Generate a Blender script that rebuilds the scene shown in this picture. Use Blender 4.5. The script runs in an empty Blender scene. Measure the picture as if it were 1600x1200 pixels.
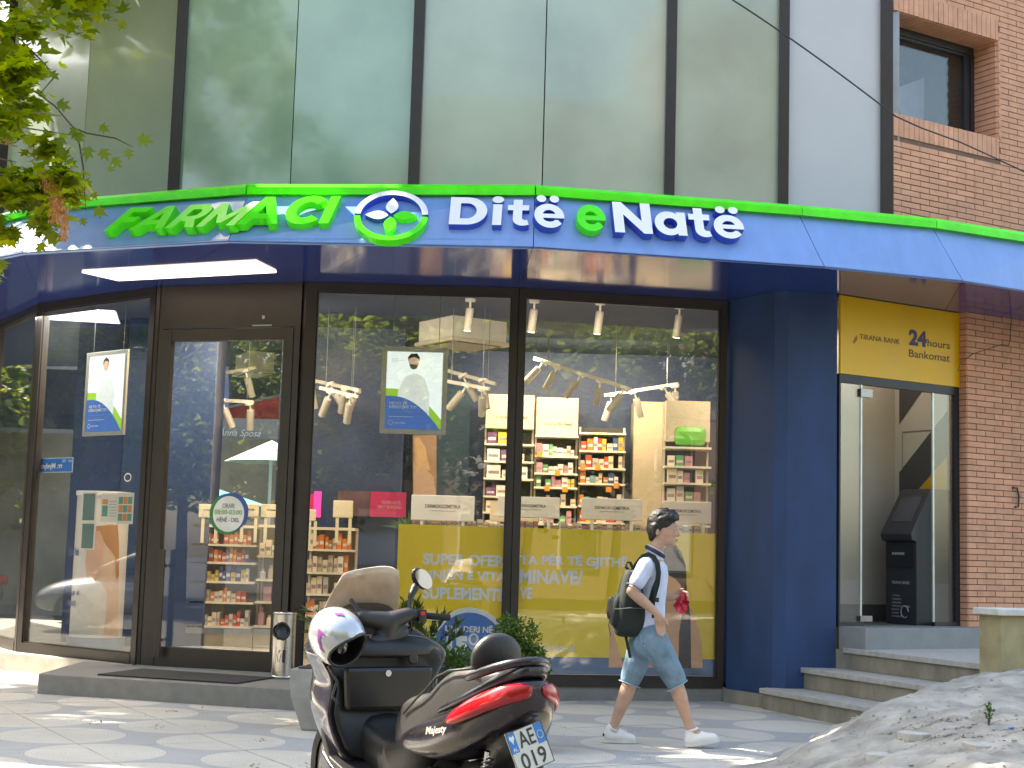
import bpy, bmesh, math, random
import numpy as np
from mathutils import Vector, Matrix
R_=math.radians
S=bpy.context.scene
COL=S.collection
# ------------------------------------------------------------ camera
FPX=2335.0; TH=math.atan(0.1139); PH=math.atan(.0288); CAMH=1.4
fw=Vector((0,math.cos(TH),math.sin(TH))); r0=Vector((1,0,0)); u0=Vector((0,-math.sin(TH),math.cos(TH)))
rt=r0*math.cos(PH)+u0*math.sin(PH); up=u0*math.cos(PH)-r0*math.sin(PH)
CP=Vector((0,0,CAMH))
cd=bpy.data.cameras.new('camera'); cam=bpy.data.objects.new('camera',cd); COL.objects.link(cam)
cd.sensor_width=36; cd.lens=FPX/1600*36; cd.clip_end=500; cd.clip_start=.05
M=Matrix((rt,up,-fw)).transposed().to_4x4(); M.translation=CP; cam.matrix_world=M
S.camera=cam
S.render.resolution_x=1024; S.render.resolution_y=768
# ------------------------------------------------------------ light
SUN_EL=R_(50); SUN_DIR=Vector((-.913,.407,0))*math.cos(SUN_EL)+Vector((0,0,math.sin(SUN_EL)))
w=bpy.data.worlds.new('World'); S.world=w; w.use_nodes=True
nt=w.node_tree; bg=nt.nodes['Background']
sky=nt.nodes.new('ShaderNodeTexSky'); sky.sky_type='NISHITA'; sky.sun_disc=False
sky.sun_elevation=SUN_EL; sky.sun_rotation=math.atan2(SUN_DIR.x,SUN_DIR.y)
sky.air_density=1.3; sky.dust_density=2.5
nt.links.new(sky.outputs[0],bg.inputs[0]); bg.inputs[1].default_value=.15
sl=bpy.data.lights.new('sun','SUN'); sl.energy=5; sl.angle=R_(.55); sl.color=(1,.94,.84)
so=bpy.data.objects.new('sun',sl); COL.objects.link(so)
so.rotation_euler=SUN_DIR.to_track_quat('Z','Y').to_euler(); so.location=SUN_DIR*40
S.view_settings.view_transform='Standard'; S.view_settings.look='None'
S.view_settings.exposure=2.03; S.view_settings.gamma=1
S.view_settings.use_white_balance=True; S.view_settings.white_balance_temperature=7300; S.view_settings.white_balance_tint=10
S.render.engine='CYCLES'; S.cycles.use_denoising=True
S.cycles.max_bounces=10; S.cycles.transparent_max_bounces=16; S.cycles.glossy_bounces=5; S.cycles.diffuse_bounces=4
S.cycles.caustics_reflective=False; S.cycles.caustics_refractive=False; S.cycles.sample_clamp_indirect=6
rnd=random.Random(7)
# ------------------------------------------------------------ picture <-> place helpers
def ray(x,y): return fw+rt*((x-800)/FPX)-up*((y-600)/FPX)
def atz(x,y,z): d=ray(x,y); return CP+d*((z-CAMH)/d.z)
def aty(x,y,Y): d=ray(x,y); return CP+d*(Y/d.y)
# ------------------------------------------------------------ materials
MATS={}
def mat(name,col,rough=.6,metal=0,var=.12,nscale=6,bump=0,bscale=40,spec=.5,emit=None,estr=0,coat=0,rand=0,trans=0,alpha=1,streak=0):
    if name in MATS: return MATS[name]
    m=bpy.data.materials.new(name); m.use_nodes=True; n=m.node_tree.nodes; l=m.node_tree.links
    b=n['Principled BSDF']; b.inputs['Roughness'].default_value=rough; b.inputs['Metallic'].default_value=metal
    b.inputs['Specular IOR Level'].default_value=spec; b.inputs['Coat Weight'].default_value=coat; b.inputs['Coat Roughness'].default_value=.06
    c=(*col,1); b.inputs['Base Color'].default_value=c
    geo=n.new('ShaderNodeNewGeometry')
    if var or rand:
        t=n.new('ShaderNodeTexNoise'); t.inputs['Scale'].default_value=nscale; t.inputs['Detail'].default_value=6
        if streak:
            mp=n.new('ShaderNodeMapping'); mp.inputs['Scale'].default_value=(1,1,streak); l.new(geo.outputs['Position'],mp.inputs[0]); l.new(mp.outputs[0],t.inputs['Vector'])
        else: l.new(geo.outputs['Position'],t.inputs['Vector'])
        mr=n.new('ShaderNodeMapRange'); mr.inputs[1].default_value=.3; mr.inputs[2].default_value=.7; mr.inputs[3].default_value=1-var; mr.inputs[4].default_value=1+var
        l.new(t.outputs['Fac'],mr.inputs[0]); val=mr.outputs[0]
        if rand:
            oi=n.new('ShaderNodeObjectInfo'); m2=n.new('ShaderNodeMapRange'); m2.inputs[3].default_value=1-rand; m2.inputs[4].default_value=1+rand
            l.new(oi.outputs['Random'],m2.inputs[0]); mm=n.new('ShaderNodeMath'); mm.operation='MULTIPLY'; l.new(val,mm.inputs[0]); l.new(m2.outputs[0],mm.inputs[1]); val=mm.outputs[0]
        vm=n.new('ShaderNodeVectorMath'); vm.operation='SCALE'; vm.inputs[0].default_value=col; l.new(val,vm.inputs['Scale'])
        l.new(vm.outputs[0],b.inputs['Base Color'])
        rr=n.new('ShaderNodeMapRange'); rr.inputs[3].default_value=max(0,rough*.8); rr.inputs[4].default_value=min(1,rough*1.25); l.new(t.outputs['Fac'],rr.inputs[0]); l.new(rr.outputs[0],b.inputs['Roughness'])
    if bump:
        t2=n.new('ShaderNodeTexNoise'); t2.inputs['Scale'].default_value=bscale; t2.inputs['Detail'].default_value=5; l.new(geo.outputs['Position'],t2.inputs['Vector'])
        bp=n.new('ShaderNodeBump'); bp.inputs['Strength'].default_value=bump; bp.inputs['Distance'].default_value=.01; l.new(t2.outputs['Fac'],bp.inputs['Height']); l.new(bp.outputs[0],b.inputs['Normal'])
    if emit: b.inputs['Emission Color'].default_value=(*emit,1); b.inputs['Emission Strength'].default_value=estr
    b.inputs['Transmission Weight'].default_value=trans; b.inputs['Alpha'].default_value=alpha
    MATS[name]=m; return m
def glassmat(name,tint=(1,1,1),refl=.06,rough=0.0,ior=1.5,dust_sheen=.03,dcol=(.6,.62,.6)):
    """thin pane: clear transmission + fresnel reflection + a film of dust or painted sheen"""
    m=bpy.data.materials.new(name); m.use_nodes=True; n=m.node_tree.nodes; l=m.node_tree.links
    for x in list(n): n.remove(x)
    out=n.new('ShaderNodeOutputMaterial'); tr=n.new('ShaderNodeBsdfTransparent'); tr.inputs[0].default_value=(*tint,1)
    gl=n.new('ShaderNodeBsdfGlossy'); gl.inputs['Roughness'].default_value=rough
    g0=n.new('ShaderNodeNewGeometry'); dt=n.new('ShaderNodeVectorMath'); dt.operation='DOT_PRODUCT'; l.new(g0.outputs['Normal'],dt.inputs[0]); l.new(g0.outputs['Incoming'],dt.inputs[1])
    ab=n.new('ShaderNodeMath'); ab.operation='ABSOLUTE'; l.new(dt.outputs['Value'],ab.inputs[0]); om=n.new('ShaderNodeMath'); om.operation='SUBTRACT'; om.inputs[0].default_value=1; l.new(ab.outputs[0],om.inputs[1])
    pw=n.new('ShaderNodeMath'); pw.operation='POWER'; pw.inputs[1].default_value=5; l.new(om.outputs[0],pw.inputs[0])
    ad=n.new('ShaderNodeMath'); ad.operation='MULTIPLY_ADD'; ad.use_clamp=True; ad.inputs[1].default_value=.9; ad.inputs[2].default_value=.043+refl; l.new(pw.outputs[0],ad.inputs[0])
    mx=n.new('ShaderNodeMixShader'); l.new(ad.outputs[0],mx.inputs[0]); l.new(tr.outputs[0],mx.inputs[1]); l.new(gl.outputs[0],mx.inputs[2])
    df=n.new('ShaderNodeBsdfDiffuse'); df.inputs[0].default_value=(*dcol,1)
    g=n.new('ShaderNodeNewGeometry'); t=n.new('ShaderNodeTexNoise'); t.inputs['Scale'].default_value=3; t.inputs['Detail'].default_value=8; l.new(g.outputs['Position'],t.inputs['Vector'])
    mr=n.new('ShaderNodeMapRange'); mr.inputs[1].default_value=.35; mr.inputs[2].default_value=.75; mr.inputs[3].default_value=dust_sheen*.5; mr.inputs[4].default_value=dust_sheen*1.6; l.new(t.outputs['Fac'],mr.inputs[0])
    m2=n.new('ShaderNodeMixShader'); l.new(mr.outputs[0],m2.inputs[0]); l.new(mx.outputs[0],m2.inputs[1]); l.new(df.outputs[0],m2.inputs[2]); l.new(m2.outputs[0],out.inputs[0])
    # slight waviness of float glass
    t3=n.new('ShaderNodeTexNoise'); t3.inputs['Scale'].default_value=.9; t3.inputs['Detail'].default_value=1; l.new(g.outputs['Position'],t3.inputs['Vector'])
    bp=n.new('ShaderNodeBump'); bp.inputs['Strength'].default_value=.06; bp.inputs['Distance'].default_value=.004; l.new(t3.outputs['Fac'],bp.inputs['Height']); l.new(bp.outputs[0],gl.inputs['Normal'])
    MATS[name]=m; return m
def leafmat(name,c1,c2,tr=.45):
    m=bpy.data.materials.new(name); m.use_nodes=True; n=m.node_tree.nodes; l=m.node_tree.links
    for x in list(n): n.remove(x)
    out=n.new('ShaderNodeOutputMaterial'); d=n.new('ShaderNodeBsdfPrincipled'); d.inputs['Roughness'].default_value=.42; t=n.new('ShaderNodeBsdfTranslucent')
    g=n.new('ShaderNodeNewGeometry'); cr=n.new('ShaderNodeValToRGB'); cr.color_ramp.elements[0].color=(*c1,1); cr.color_ramp.elements[1].color=(*c2,1)
    l.new(g.outputs['Random Per Island'],cr.inputs[0]); l.new(cr.outputs[0],d.inputs['Base Color'])
    vm=n.new('ShaderNodeVectorMath'); vm.operation='MULTIPLY'; vm.inputs[1].default_value=(2.6,2.2,.6); l.new(cr.outputs[0],vm.inputs[0]); l.new(vm.outputs[0],t.inputs[0])
    mx=n.new('ShaderNodeMixShader'); mx.inputs[0].default_value=tr; l.new(d.outputs[0],mx.inputs[1]); l.new(t.outputs[0],mx.inputs[2]); l.new(mx.outputs[0],out.inputs[0])
    MATS[name]=m; return m
# ------------------------------------------------------------ objects
def tag(o,label=None,cat=None,group=None,kind=None):
    if label: o['label']=label
    if cat: o['category']=cat
    if group: o['group']=group
    if kind: o['kind']=kind
    return o
def wm(o):
    m=Matrix.LocRotScale(o.location,o.rotation_euler,o.scale)
    return (wm(o.parent)@m) if o.parent else m
def thing(name,label,cat,loc=(0,0,0),rotz=0,group=None):
    o=bpy.data.objects.new(name,None); COL.objects.link(o); o.location=loc; o.rotation_euler=(0,0,rotz); o.empty_display_size=.1
    return tag(o,label,cat,group)
def link(name,me,m=None,parent=None,local=False,smooth=False):
    """mesh is in world space unless local: then it is in the parent's space"""
    if smooth: me.polygons.foreach_set('use_smooth',[True]*len(me.polygons))
    if parent is not None and not local:
        me.transform(wm(parent).inverted())
    o=bpy.data.objects.new(name,me); COL.objects.link(o)
    if m is not None:
        me.materials.clear(); me.materials.append(m)
    if parent is not None: o.parent=parent
    return o
def copy_tree(o,loc,rotz=None,label=None,parent=None):
    c=o.copy(); COL.objects.link(c)
    if loc is not None: c.location=loc
    if rotz is not None: c.rotation_euler=(0,0,rotz)
    if label: c['label']=label
    c.parent=parent
    for ch in o.children: copy_tree(ch,None,None,None,c)
    return c
class MB:
    def __init__(s,T=None): s.v=[]; s.f=[]; s.T=T; s.mi=[]; s.cur=0
    def add(s,vs,fs):
        n=len(s.v)
        for p in vs:
            p=Vector(p); s.v.append(tuple(s.T@p if s.T else p))
        for f in fs: s.f.append([i+n for i in f]); s.mi.append(s.cur)
        return s
    def box(s,a0,a1,b0,b1,c0,c1,ch=0):
        if ch<=0:
            return s.add([(a0,b0,c0),(a1,b0,c0),(a1,b1,c0),(a0,b1,c0),(a0,b0,c1),(a1,b0,c1),(a1,b1,c1),(a0,b1,c1)],
             [(0,3,2,1),(4,5,6,7),(0,1,5,4),(1,2,6,5),(2,3,7,6),(3,0,4,7)])
        bm=bmesh.new(); M=Matrix.Translation(((a0+a1)/2,(b0+b1)/2,(c0+c1)/2))@Matrix.Diagonal((a1-a0,b1-b0,c1-c0,1))
        bmesh.ops.create_cube(bm,size=1,matrix=M); bmesh.ops.bevel(bm,geom=bm.edges[:],offset=ch,segments=2,affect='EDGES',profile=.6)
        bm.verts.index_update(); s.add([v.co for v in bm.verts],[[v.index for v in f.verts] for f in bm.faces]); bm.free(); return s
    def prism(s,pts,c0,c1):
        n=len(pts); return s.add([(p[0],p[1],c0) for p in pts]+[(p[0],p[1],c1) for p in pts],[tuple(range(n-1,-1,-1)),tuple(range(n,2*n))]+[(i,(i+1)%n,(i+1)%n+n,i+n) for i in range(n)])
    def poly(s,pts): return s.add(pts,[tuple(range(len(pts)))])
    def tube(s,path,r,seg=8,cap=True):
        path=[Vector(p) for p in path]; n=len(path); rs=r if isinstance(r,(list,tuple)) else [r]*n
        vs=[];fs=[]; pu=None
        for i,p in enumerate(path):
            t=(path[min(i+1,n-1)]-path[max(i-1,0)]).normalized()
            if pu is None: a=Vector((0,0,1)) if abs(t.z)<.9 else Vector((1,0,0)); pu=(a-t*a.dot(t)).normalized()
            else: pu=(pu-t*pu.dot(t)).normalized()
            pv=t.cross(pu)
            for k in range(seg):
                an=2*math.pi*k/seg; vs.append(p+pu*(math.cos(an)*rs[i])+pv*(math.sin(an)*rs[i]))
        for i in range(n-1):
            for k in range(seg): fs.append((i*seg+k,i*seg+(k+1)%seg,(i+1)*seg+(k+1)%seg,(i+1)*seg+k))
        if cap: fs.append(tuple(range(seg-1,-1,-1))); fs.append(tuple((n-1)*seg+k for k in range(seg)))
        return s.add(vs,fs)
    def lathe(s,prof,seg=24,c=(0,0,0)):
        vs=[];fs=[];n=len(prof)
        for (r,z) in prof:
            for k in range(seg): a=2*math.pi*k/seg; vs.append((c[0]+r*math.cos(a),c[1]+r*math.sin(a),c[2]+z))
        for i in range(n-1):
            for k in range(seg): fs.append((i*seg+k,i*seg+(k+1)%seg,(i+1)*seg+(k+1)%seg,(i+1)*seg+k))
        fs.append(tuple(range(seg-1,-1,-1))); fs.append(tuple((n-1)*seg+k for k in range(seg)))
        return s.add(vs,fs)
    def loft(s,secs,cap=True,closed=True):
        n=len(secs[0]); vs=[p for sec in secs for p in sec]; fs=[]
        for i in range(len(secs)-1):
            for k in range(n if closed else n-1): fs.append((i*n+k,i*n+(k+1)%n,(i+1)*n+(k+1)%n,(i+1)*n+k))
        if cap: fs.append(tuple(range(n-1,-1,-1))); fs.append(tuple((len(secs)-1)*n+k for k in range(n)))
        return s.add(vs,fs)
    def mesh(s,name='mesh'):
        me=bpy.data.meshes.new(name); me.from_pydata(s.v,[],s.f); me.validate(); 
        bm=bmesh.new(); bm.from_mesh(me); bmesh.ops.recalc_face_normals(bm,faces=bm.faces[:]) if len(bm.faces)<4000 else None; bm.to_mesh(me); bm.free()
        return me
    def build(s,name,m,parent=None,local=False,smooth=False,bevel=0,subsurf=0,auto=None):
        me=s.mesh(name)
        if subsurf: me=subdiv(me,subsurf)
        o=link(name,me,m,parent,local,smooth)
        if bevel:
            md=o.modifiers.new('b','BEVEL'); md.width=bevel; md.segments=2; md.limit_method='ANGLE'; md.angle_limit=R_(35)
        if auto:
            for p in o.data.polygons: p.use_smooth=True
            o.data.set_sharp_from_angle(angle=R_(auto))
        return o
def evalmods(me,setup):
    o=bpy.data.objects.new('t',me); COL.objects.link(o); setup(o)
    dg=bpy.context.evaluated_depsgraph_get(); r=bpy.data.meshes.new_from_object(o.evaluated_get(dg)); bpy.data.objects.remove(o); return r
def subdiv(me,lv):
    def f(o): md=o.modifiers.new('s','SUBSURF'); md.levels=lv
    return evalmods(me,f)
def remesh(me,vox,sm=4,fac=.5):
    def f(o):
        md=o.modifiers.new('r','REMESH'); md.mode='VOXEL'; md.voxel_size=vox; md.use_smooth_shade=True
        if sm: m2=o.modifiers.new('s','SMOOTH'); m2.iterations=sm; m2.factor=fac
    return evalmods(me,f)
class Blob:
    """union of tapered round bars and ellipsoids, fused to one skin"""
    def __init__(s): s.m=MB()
    def ball(s,c,r,R=None,seg=16):
        r=(r,r,r) if not isinstance(r,(tuple,list)) else r; c=Vector(c); vs=[];fs=[];rings=seg//2
        for i in range(rings+1):
            th=math.pi*i/rings
            for k in range(seg):
                a=2*math.pi*k/seg; p=Vector((r[0]*math.sin(th)*math.cos(a),r[1]*math.sin(th)*math.sin(a),r[2]*math.cos(th)))
                if R: p=R@p
                vs.append(c+p)
        for i in range(rings):
            for k in range(seg): fs.append((i*seg+k,(i+1)*seg+k,(i+1)*seg+(k+1)%seg,i*seg+(k+1)%seg))
        s.m.add(vs,fs); return s
    def bar(s,p,q,r0,r1,seg=14):
        p=Vector(p);q=Vector(q); t=(q-p).normalized(); a=Vector((0,0,1)) if abs(t.z)<.9 else Vector((1,0,0)); u=(a-t*a.dot(t)).normalized(); v=t.cross(u)
        secs=[]
        for (c,r,ts) in ((p,r0,(-90,-60,-30)),(None,None,(0,)),(q,r1,(30,60,90))):
            if c is None:
                for (cc,r_) in ((p,r0),(q,r1)): secs.append([cc+u*(r_*math.cos(2*math.pi*k/seg))+v*(r_*math.sin(2*math.pi*k/seg)) for k in range(seg)])
            else:
                for an in ts:
                    ra=max(1e-4,r*math.cos(R_(an))); secs.append([c+t*(r*math.sin(R_(an)))+u*(ra*math.cos(2*math.pi*k/seg))+v*(ra*math.sin(2*math.pi*k/seg)) for k in range(seg)])
        s.m.loft(secs); return s
    def chain(s,pts,rs,**k):
        for i in range(len(pts)-1): s.bar(pts[i],pts[i+1],rs[i],rs[i+1],**k)
        return s
    def build(s,name,m,parent=None,vox=.012,sm=4,fac=.5):
        bmm=bmesh.new(); me=s.m.mesh(name); me=remesh(me,vox,sm,fac); bmm.free()
        return link(name,me,m,parent,smooth=True)
# planar frame: a along, b up, c out
class Fr:
    def __init__(s,O,X,Y):
        s.O=Vector(O); s.X=Vector(X).normalized(); s.Y=Vector(Y); s.Y=(s.Y-s.X*s.Y.dot(s.X)).normalized(); s.Z=s.X.cross(s.Y)
        m=Matrix((s.X,s.Y,s.Z)).transposed().to_4x4(); m.translation=s.O; s.M=m
    def px(s,x,y,c=0):
        d=ray(x,y); o=s.O+s.Z*c; t=(o-CP).dot(s.Z)/d.dot(s.Z); p=CP+d*t-s.O; return p.dot(s.X),p.dot(s.Y)
    def P(s,a,b,c=0): return s.O+s.X*a+s.Y*b+s.Z*c
def facet(P,Q): return Fr((P[0],P[1],0),(Q[0]-P[0],Q[1]-P[1],0),(0,0,1))
FONT=None
def textmesh(t,bold=.0,ext=.01,shear=0,spacing=1,bevel=0):
    cu=bpy.data.curves.new('t','FONT'); cu.body=t; cu.size=1; cu.offset=bold; cu.extrude=ext; cu.shear=shear; cu.resolution_u=3; cu.space_character=spacing; cu.bevel_depth=bevel
    o=bpy.data.objects.new('t',cu); COL.objects.link(o); dg=bpy.context.evaluated_depsgraph_get(); me=bpy.data.meshes.new_from_object(o.evaluated_get(dg)); bpy.data.objects.remove(o); bpy.data.curves.remove(cu)
    return me
def text(name,t,fr,a0,a1,b0,b1,c,m,parent,depth=.002,bold=.02,shear=0,mirror=False,spacing=1,fit=True,slope=0):
    """lettering fitted to the box a0..a1, b0..b1 of frame fr"""
    me=textmesh(t,bold,.5,shear,spacing)
    n=len(me.vertices); co=np.empty(n*3); me.vertices.foreach_get('co',co); co=co.reshape(-1,3)
    mn=co.min(0); mx=co.max(0); q=(co-mn)/np.maximum(mx-mn,1e-6)
    if mirror: q[:,0]=1-q[:,0]
    a=a0+(a1-a0)*q[:,0]; b=b0+(b1-b0)*q[:,1]+slope*(a-a0); cc=c+depth*q[:,2]
    Mx=np.array(fr.M); out=np.stack([a,b,cc,np.ones(n)],1)@Mx.T
    me.vertices.foreach_set('co',out[:,:3].ravel()); me.update()
    return link(name,me,m,parent)
def disc(pts_fn,n=32): return [pts_fn(2*math.pi*k/n) for k in range(n)]
# ------------------------------------------------------------ material set
BRZ=mat('bronze_frame',(.042,.036,.033),.38,.3,.1,spec=.5)
NAVY=mat('navy_render',(.022,.055,.15),.6,0,.2,3.5,.35,60,streak=.35)
NAVYI=mat('navy_interior',(.014,.038,.12),.5,0,.1,3)
BLUEP=mat('blue_panel',(.175,.325,.68),.36,.0,.07,7,spec=.6,coat=.4,streak=.12)
SOFF=mat('blue_soffit',(.02,.05,.27),.12,0,.10,2,spec=.5,coat=.25)
GREEN=mat('green_trim',(.05,.90,.005),.35,0,.12,spec=.5)
GREENL=mat('green_letter',(.05,.92,.005),.3,0,.04)
WHITEL=mat('white_letter',(.93,.93,.95),.35,0,.02)
BLUEL=mat('blue_letter_side',(.03,.09,.6),.35,0,.02)
WHITE=mat('white_paint',(.78,.78,.76),.45,0,.04)
CREAM=mat('cream_shelf',(.72,.66,.52),.45,0,.05)
GRANITE=mat('granite_plinth',(.22,.21,.195),.55,0,.12,9,.2,220)
DARKG=mat('dark_rubber_mat',(.035,.035,.035),.9,0,.2,60,.4,300)
STEPT=mat('terrazzo_tread',(.44,.425,.39),.7,0,.16,14,.35,160)
STEPR=mat('concrete_riser',(.28,.25,.195),.85,0,.3,5,.5,120,streak=.5)
GREYM=mat('grey_metal_strip',(.3,.33,.36),.35,.7,.1)
LGREY=mat('light_grey_panel',(.56,.555,.575),.4,0,.03,2)
YEL=mat('yellow_sign',(.88,.50,.0),.4,0,.04,2)
CHAR=mat('charcoal_print',(.03,.03,.07),.5,0,0)
MORT=mat('brick_mortar',(.2,.12,.09),.9,0,.15,30,.3,200)
BRICK=mat('brick_clay',(.72,.36,.225),.72,0,.12,7,.35,130,rand=.10)
BLK=mat('black_plastic',(.02,.02,.022),.35,0,.1)
GLASS=glassmat('shop_glass',(.99,.995,1),.045,dust_sheen=.014)
GLASSB=glassmat('bank_glass',(.9,.92,.92),.03,dust_sheen=.02)
CONC=mat('concrete_slope',(.355,.335,.295),.92,0,.36,4.5,.7,55)
ASPH=mat('asphalt_road',(.07,.07,.07),.9,0,.15,5,.4,150)
# ------------------------------------------------------------ ground
g=MB(); g.poly([(-120,-120,-.035),(120,-120,-.035),(120,160,-.035),(-120,160,-.035)]); tag(g.build('ground',ASPH),kind='structure')
def pavemat():
    m=bpy.data.materials.new('patterned_paving'); m.use_nodes=True; n=m.node_tree.nodes; l=m.node_tree.links; b=n['Principled BSDF']
    g=n.new('ShaderNodeNewGeometry'); mp=n.new('ShaderNodeMapping'); mp.vector_type='TEXTURE'; mp.inputs['Rotation'].default_value=(0,0,R_(-60)); mp.inputs['Location'].default_value=(-3.0,12.7,0); mp.inputs['Scale'].default_value=(PS,PS,PS)
    l.new(g.outputs['Position'],mp.inputs[0]); sx=n.new('ShaderNodeSeparateXYZ'); l.new(mp.outputs[0],sx.inputs[0])
    def ma(op,a,b_=None,c=None):
        q=n.new('ShaderNodeMath'); q.operation=op
        for i,v in enumerate((a,b_,c)):
            if v is None: continue
            if isinstance(v,(int,float)): q.inputs[i].default_value=v
            else: l.new(v,q.inputs[i])
        return q.outputs[0]
    def cell(off_u,off_v):
        v=ma('ADD',sx.outputs[1],off_v); k=ma('ROUND',v); vv=ma('SUBTRACT',v,k)
        u=ma('ADD',ma('ADD',sx.outputs[0],off_u),ma('MULTIPLY',k,.31)); uu=ma('SUBTRACT',u,ma('ROUND',u))
        return ma('SQRT',ma('ADD',ma('MULTIPLY',uu,uu),ma('MULTIPLY',vv,vv)))
    r=cell(0,0); r2=ma('MULTIPLY',cell(.5,.5),1.22)
    rm=r
    mask=n.new('ShaderNodeMapRange'); mask.inputs[1].default_value=.462; mask.inputs[2].default_value=.472; l.new(rm,mask.inputs[0])
    ring=ma('SINE',ma('MULTIPLY',r,115)); rp=ma('POWER',ma('ABSOLUTE',ring),8)
    no=n.new('ShaderNodeTexNoise'); no.inputs['Scale'].default_value=11; no.inputs['Detail'].default_value=7; l.new(g.outputs['Position'],no.inputs['Vector'])
    no2=n.new('ShaderNodeTexNoise'); no2.inputs['Scale'].default_value=1.1; no2.inputs['Detail'].default_value=4; l.new(g.outputs['Position'],no2.inputs['Vector'])
    vo=n.new('ShaderNodeTexVoronoi'); vo.inputs['Scale'].default_value=30; l.new(g.outputs['Position'],vo.inputs['Vector'])
    sp=n.new('ShaderNodeMapRange'); sp.inputs[1].default_value=.08; sp.inputs[2].default_value=.16; sp.inputs[3].default_value=.62; sp.inputs[4].default_value=1; l.new(vo.outputs[0],sp.inputs[0])
    thr=n.new('ShaderNodeMath'); thr.operation='GREATER_THAN'; thr.inputs[1].default_value=.52; l.new(no.outputs[0],thr.inputs[0])
    spm=ma('MAXIMUM',sp.outputs[0],thr.outputs[0])
    mx=n.new('ShaderNodeMix'); mx.data_type='RGBA'; mx.inputs[6].default_value=(.57,.53,.46,1); mx.inputs[7].default_value=(.40,.392,.38,1); l.new(mask.outputs[0],mx.inputs[0])
    s1=ma('ADD',ma('MULTIPLY',no.outputs[0],.35),.82); s2=ma('ADD',ma('MULTIPLY',no2.outputs[0],.5),.75)
    s3=ma('SUBTRACT',1,ma('MULTIPLY',ma('MULTIPLY',rp,ma('GREATER_THAN',no.outputs[0],.5)),.16))
    vm=n.new('ShaderNodeVectorMath'); vm.operation='SCALE'; l.new(mx.outputs[2],vm.inputs[0]); l.new(ma('MULTIPLY',ma('MULTIPLY',ma('MULTIPLY',s1,s2),s3),spm),vm.inputs['Scale']); l.new(vm.outputs[0],b.inputs['Base Color'])
    b.inputs['Roughness'].default_value=.8
    bp=n.new('ShaderNodeBump'); bp.inputs['Strength'].default_value=.5; bp.inputs['Distance'].default_value=.006; l.new(ma('ADD',ma('MULTIPLY',rp,-.6),no.outputs[0]),bp.inputs['Height']); l.new(bp.outputs[0],b.inputs['Normal'])
    return m
PS=.98
PAVE=pavemat()
pv=MB(); pv.poly([(-14,6.5,-.02),(9,6.5,-.02),(9,24,-.02),(-14,24,-.02)])
JOINT=mat('joint_sand',(.16,.15,.12),.95,0,.2,20); pav=tag(pv.build('pavement',JOINT),kind='structure')
sm=MB(); h=PS/2-.006; sm.box(-h,h,-h,h,-.05,0,.004); sme=sm.mesh('paving_slab'); sme.materials.append(PAVE)
du=Vector((math.cos(R_(-60)),math.sin(R_(-60)),0)); dv=Vector((-du.y,du.x,0)); O0=Vector((-3.0,12.7,0))
for i in range(-9,10):
    for j in range(-9,10):
        c=O0+du*(PS*(i+.5))+dv*(PS*(j+.5))
        if not(-7.2<c.x<5.2 and 7.6<c.y<17.5): continue
        if c.x>2.6 and c.y>15: continue
        if c.y>15.3+max(0,-(c.x+2))*.7: continue
        o=bpy.data.objects.new('paving_slab',sme); COL.objects.link(o); o.parent=pav; o.location=(c.x,c.y,rnd.uniform(-.002,.002)); o.rotation_euler=(rnd.uniform(-.0015,.0015),rnd.uniform(-.0015,.0015),R_(-60))
# rubble slope in the right foreground
from mathutils import noise
def slope_h(x,y):
    if y>10.3: xb=1.42+(y-10.3)*(1.72/3.1)
    else: xb=1.42+max(0,(y-8))*0+(10.3-y)*-.06
    s=(x-xb)*.86
    s+=.10*noise.noise((x*1.3,y*1.3,0))
    if s<=-.1: return -.03
    k=.60 if y>11 else .60-.30*min(1,(11-y)/2.2)
    hh=k*max(0,s-.33)+.10*max(0,min(1,(s+.1)/.43))**1.5-.03
    top=.60-.22*max(0,min(1,(11.6-y)/3))
    if hh>top*.8: hh=top*.8+(1-math.exp(-(hh-top*.8)/.25))*.16
    n1=noise.fractal((x*2.6,y*2.6,3),1,2,5)*.04+abs(noise.noise((x*6,y*6,9)))*.03+abs(noise.noise((x*17,y*17,2)))*.012
    return hh+n1*min(1,max(0,s)*2)
nx,ny=230,300; X0,X1,Y0,Y1=1.2,6.6,6.2,14.2
vs=[];fs=[]
for j in range(ny):
    for i in range(nx):
        x=X0+(X1-X0)*i/(nx-1); y=Y0+(Y1-Y0)*j/(ny-1); vs.append((x,y,slope_h(x,y)))
for j in range(ny-1):
    for i in range(nx-1): a=j*nx+i; fs.append((a,a+1,a+nx+1,a+nx))
me=bpy.data.meshes.new('slope'); me.from_pydata(vs,[],fs); tag(link('slope',me,CONC,smooth=True),kind='structure')
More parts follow.
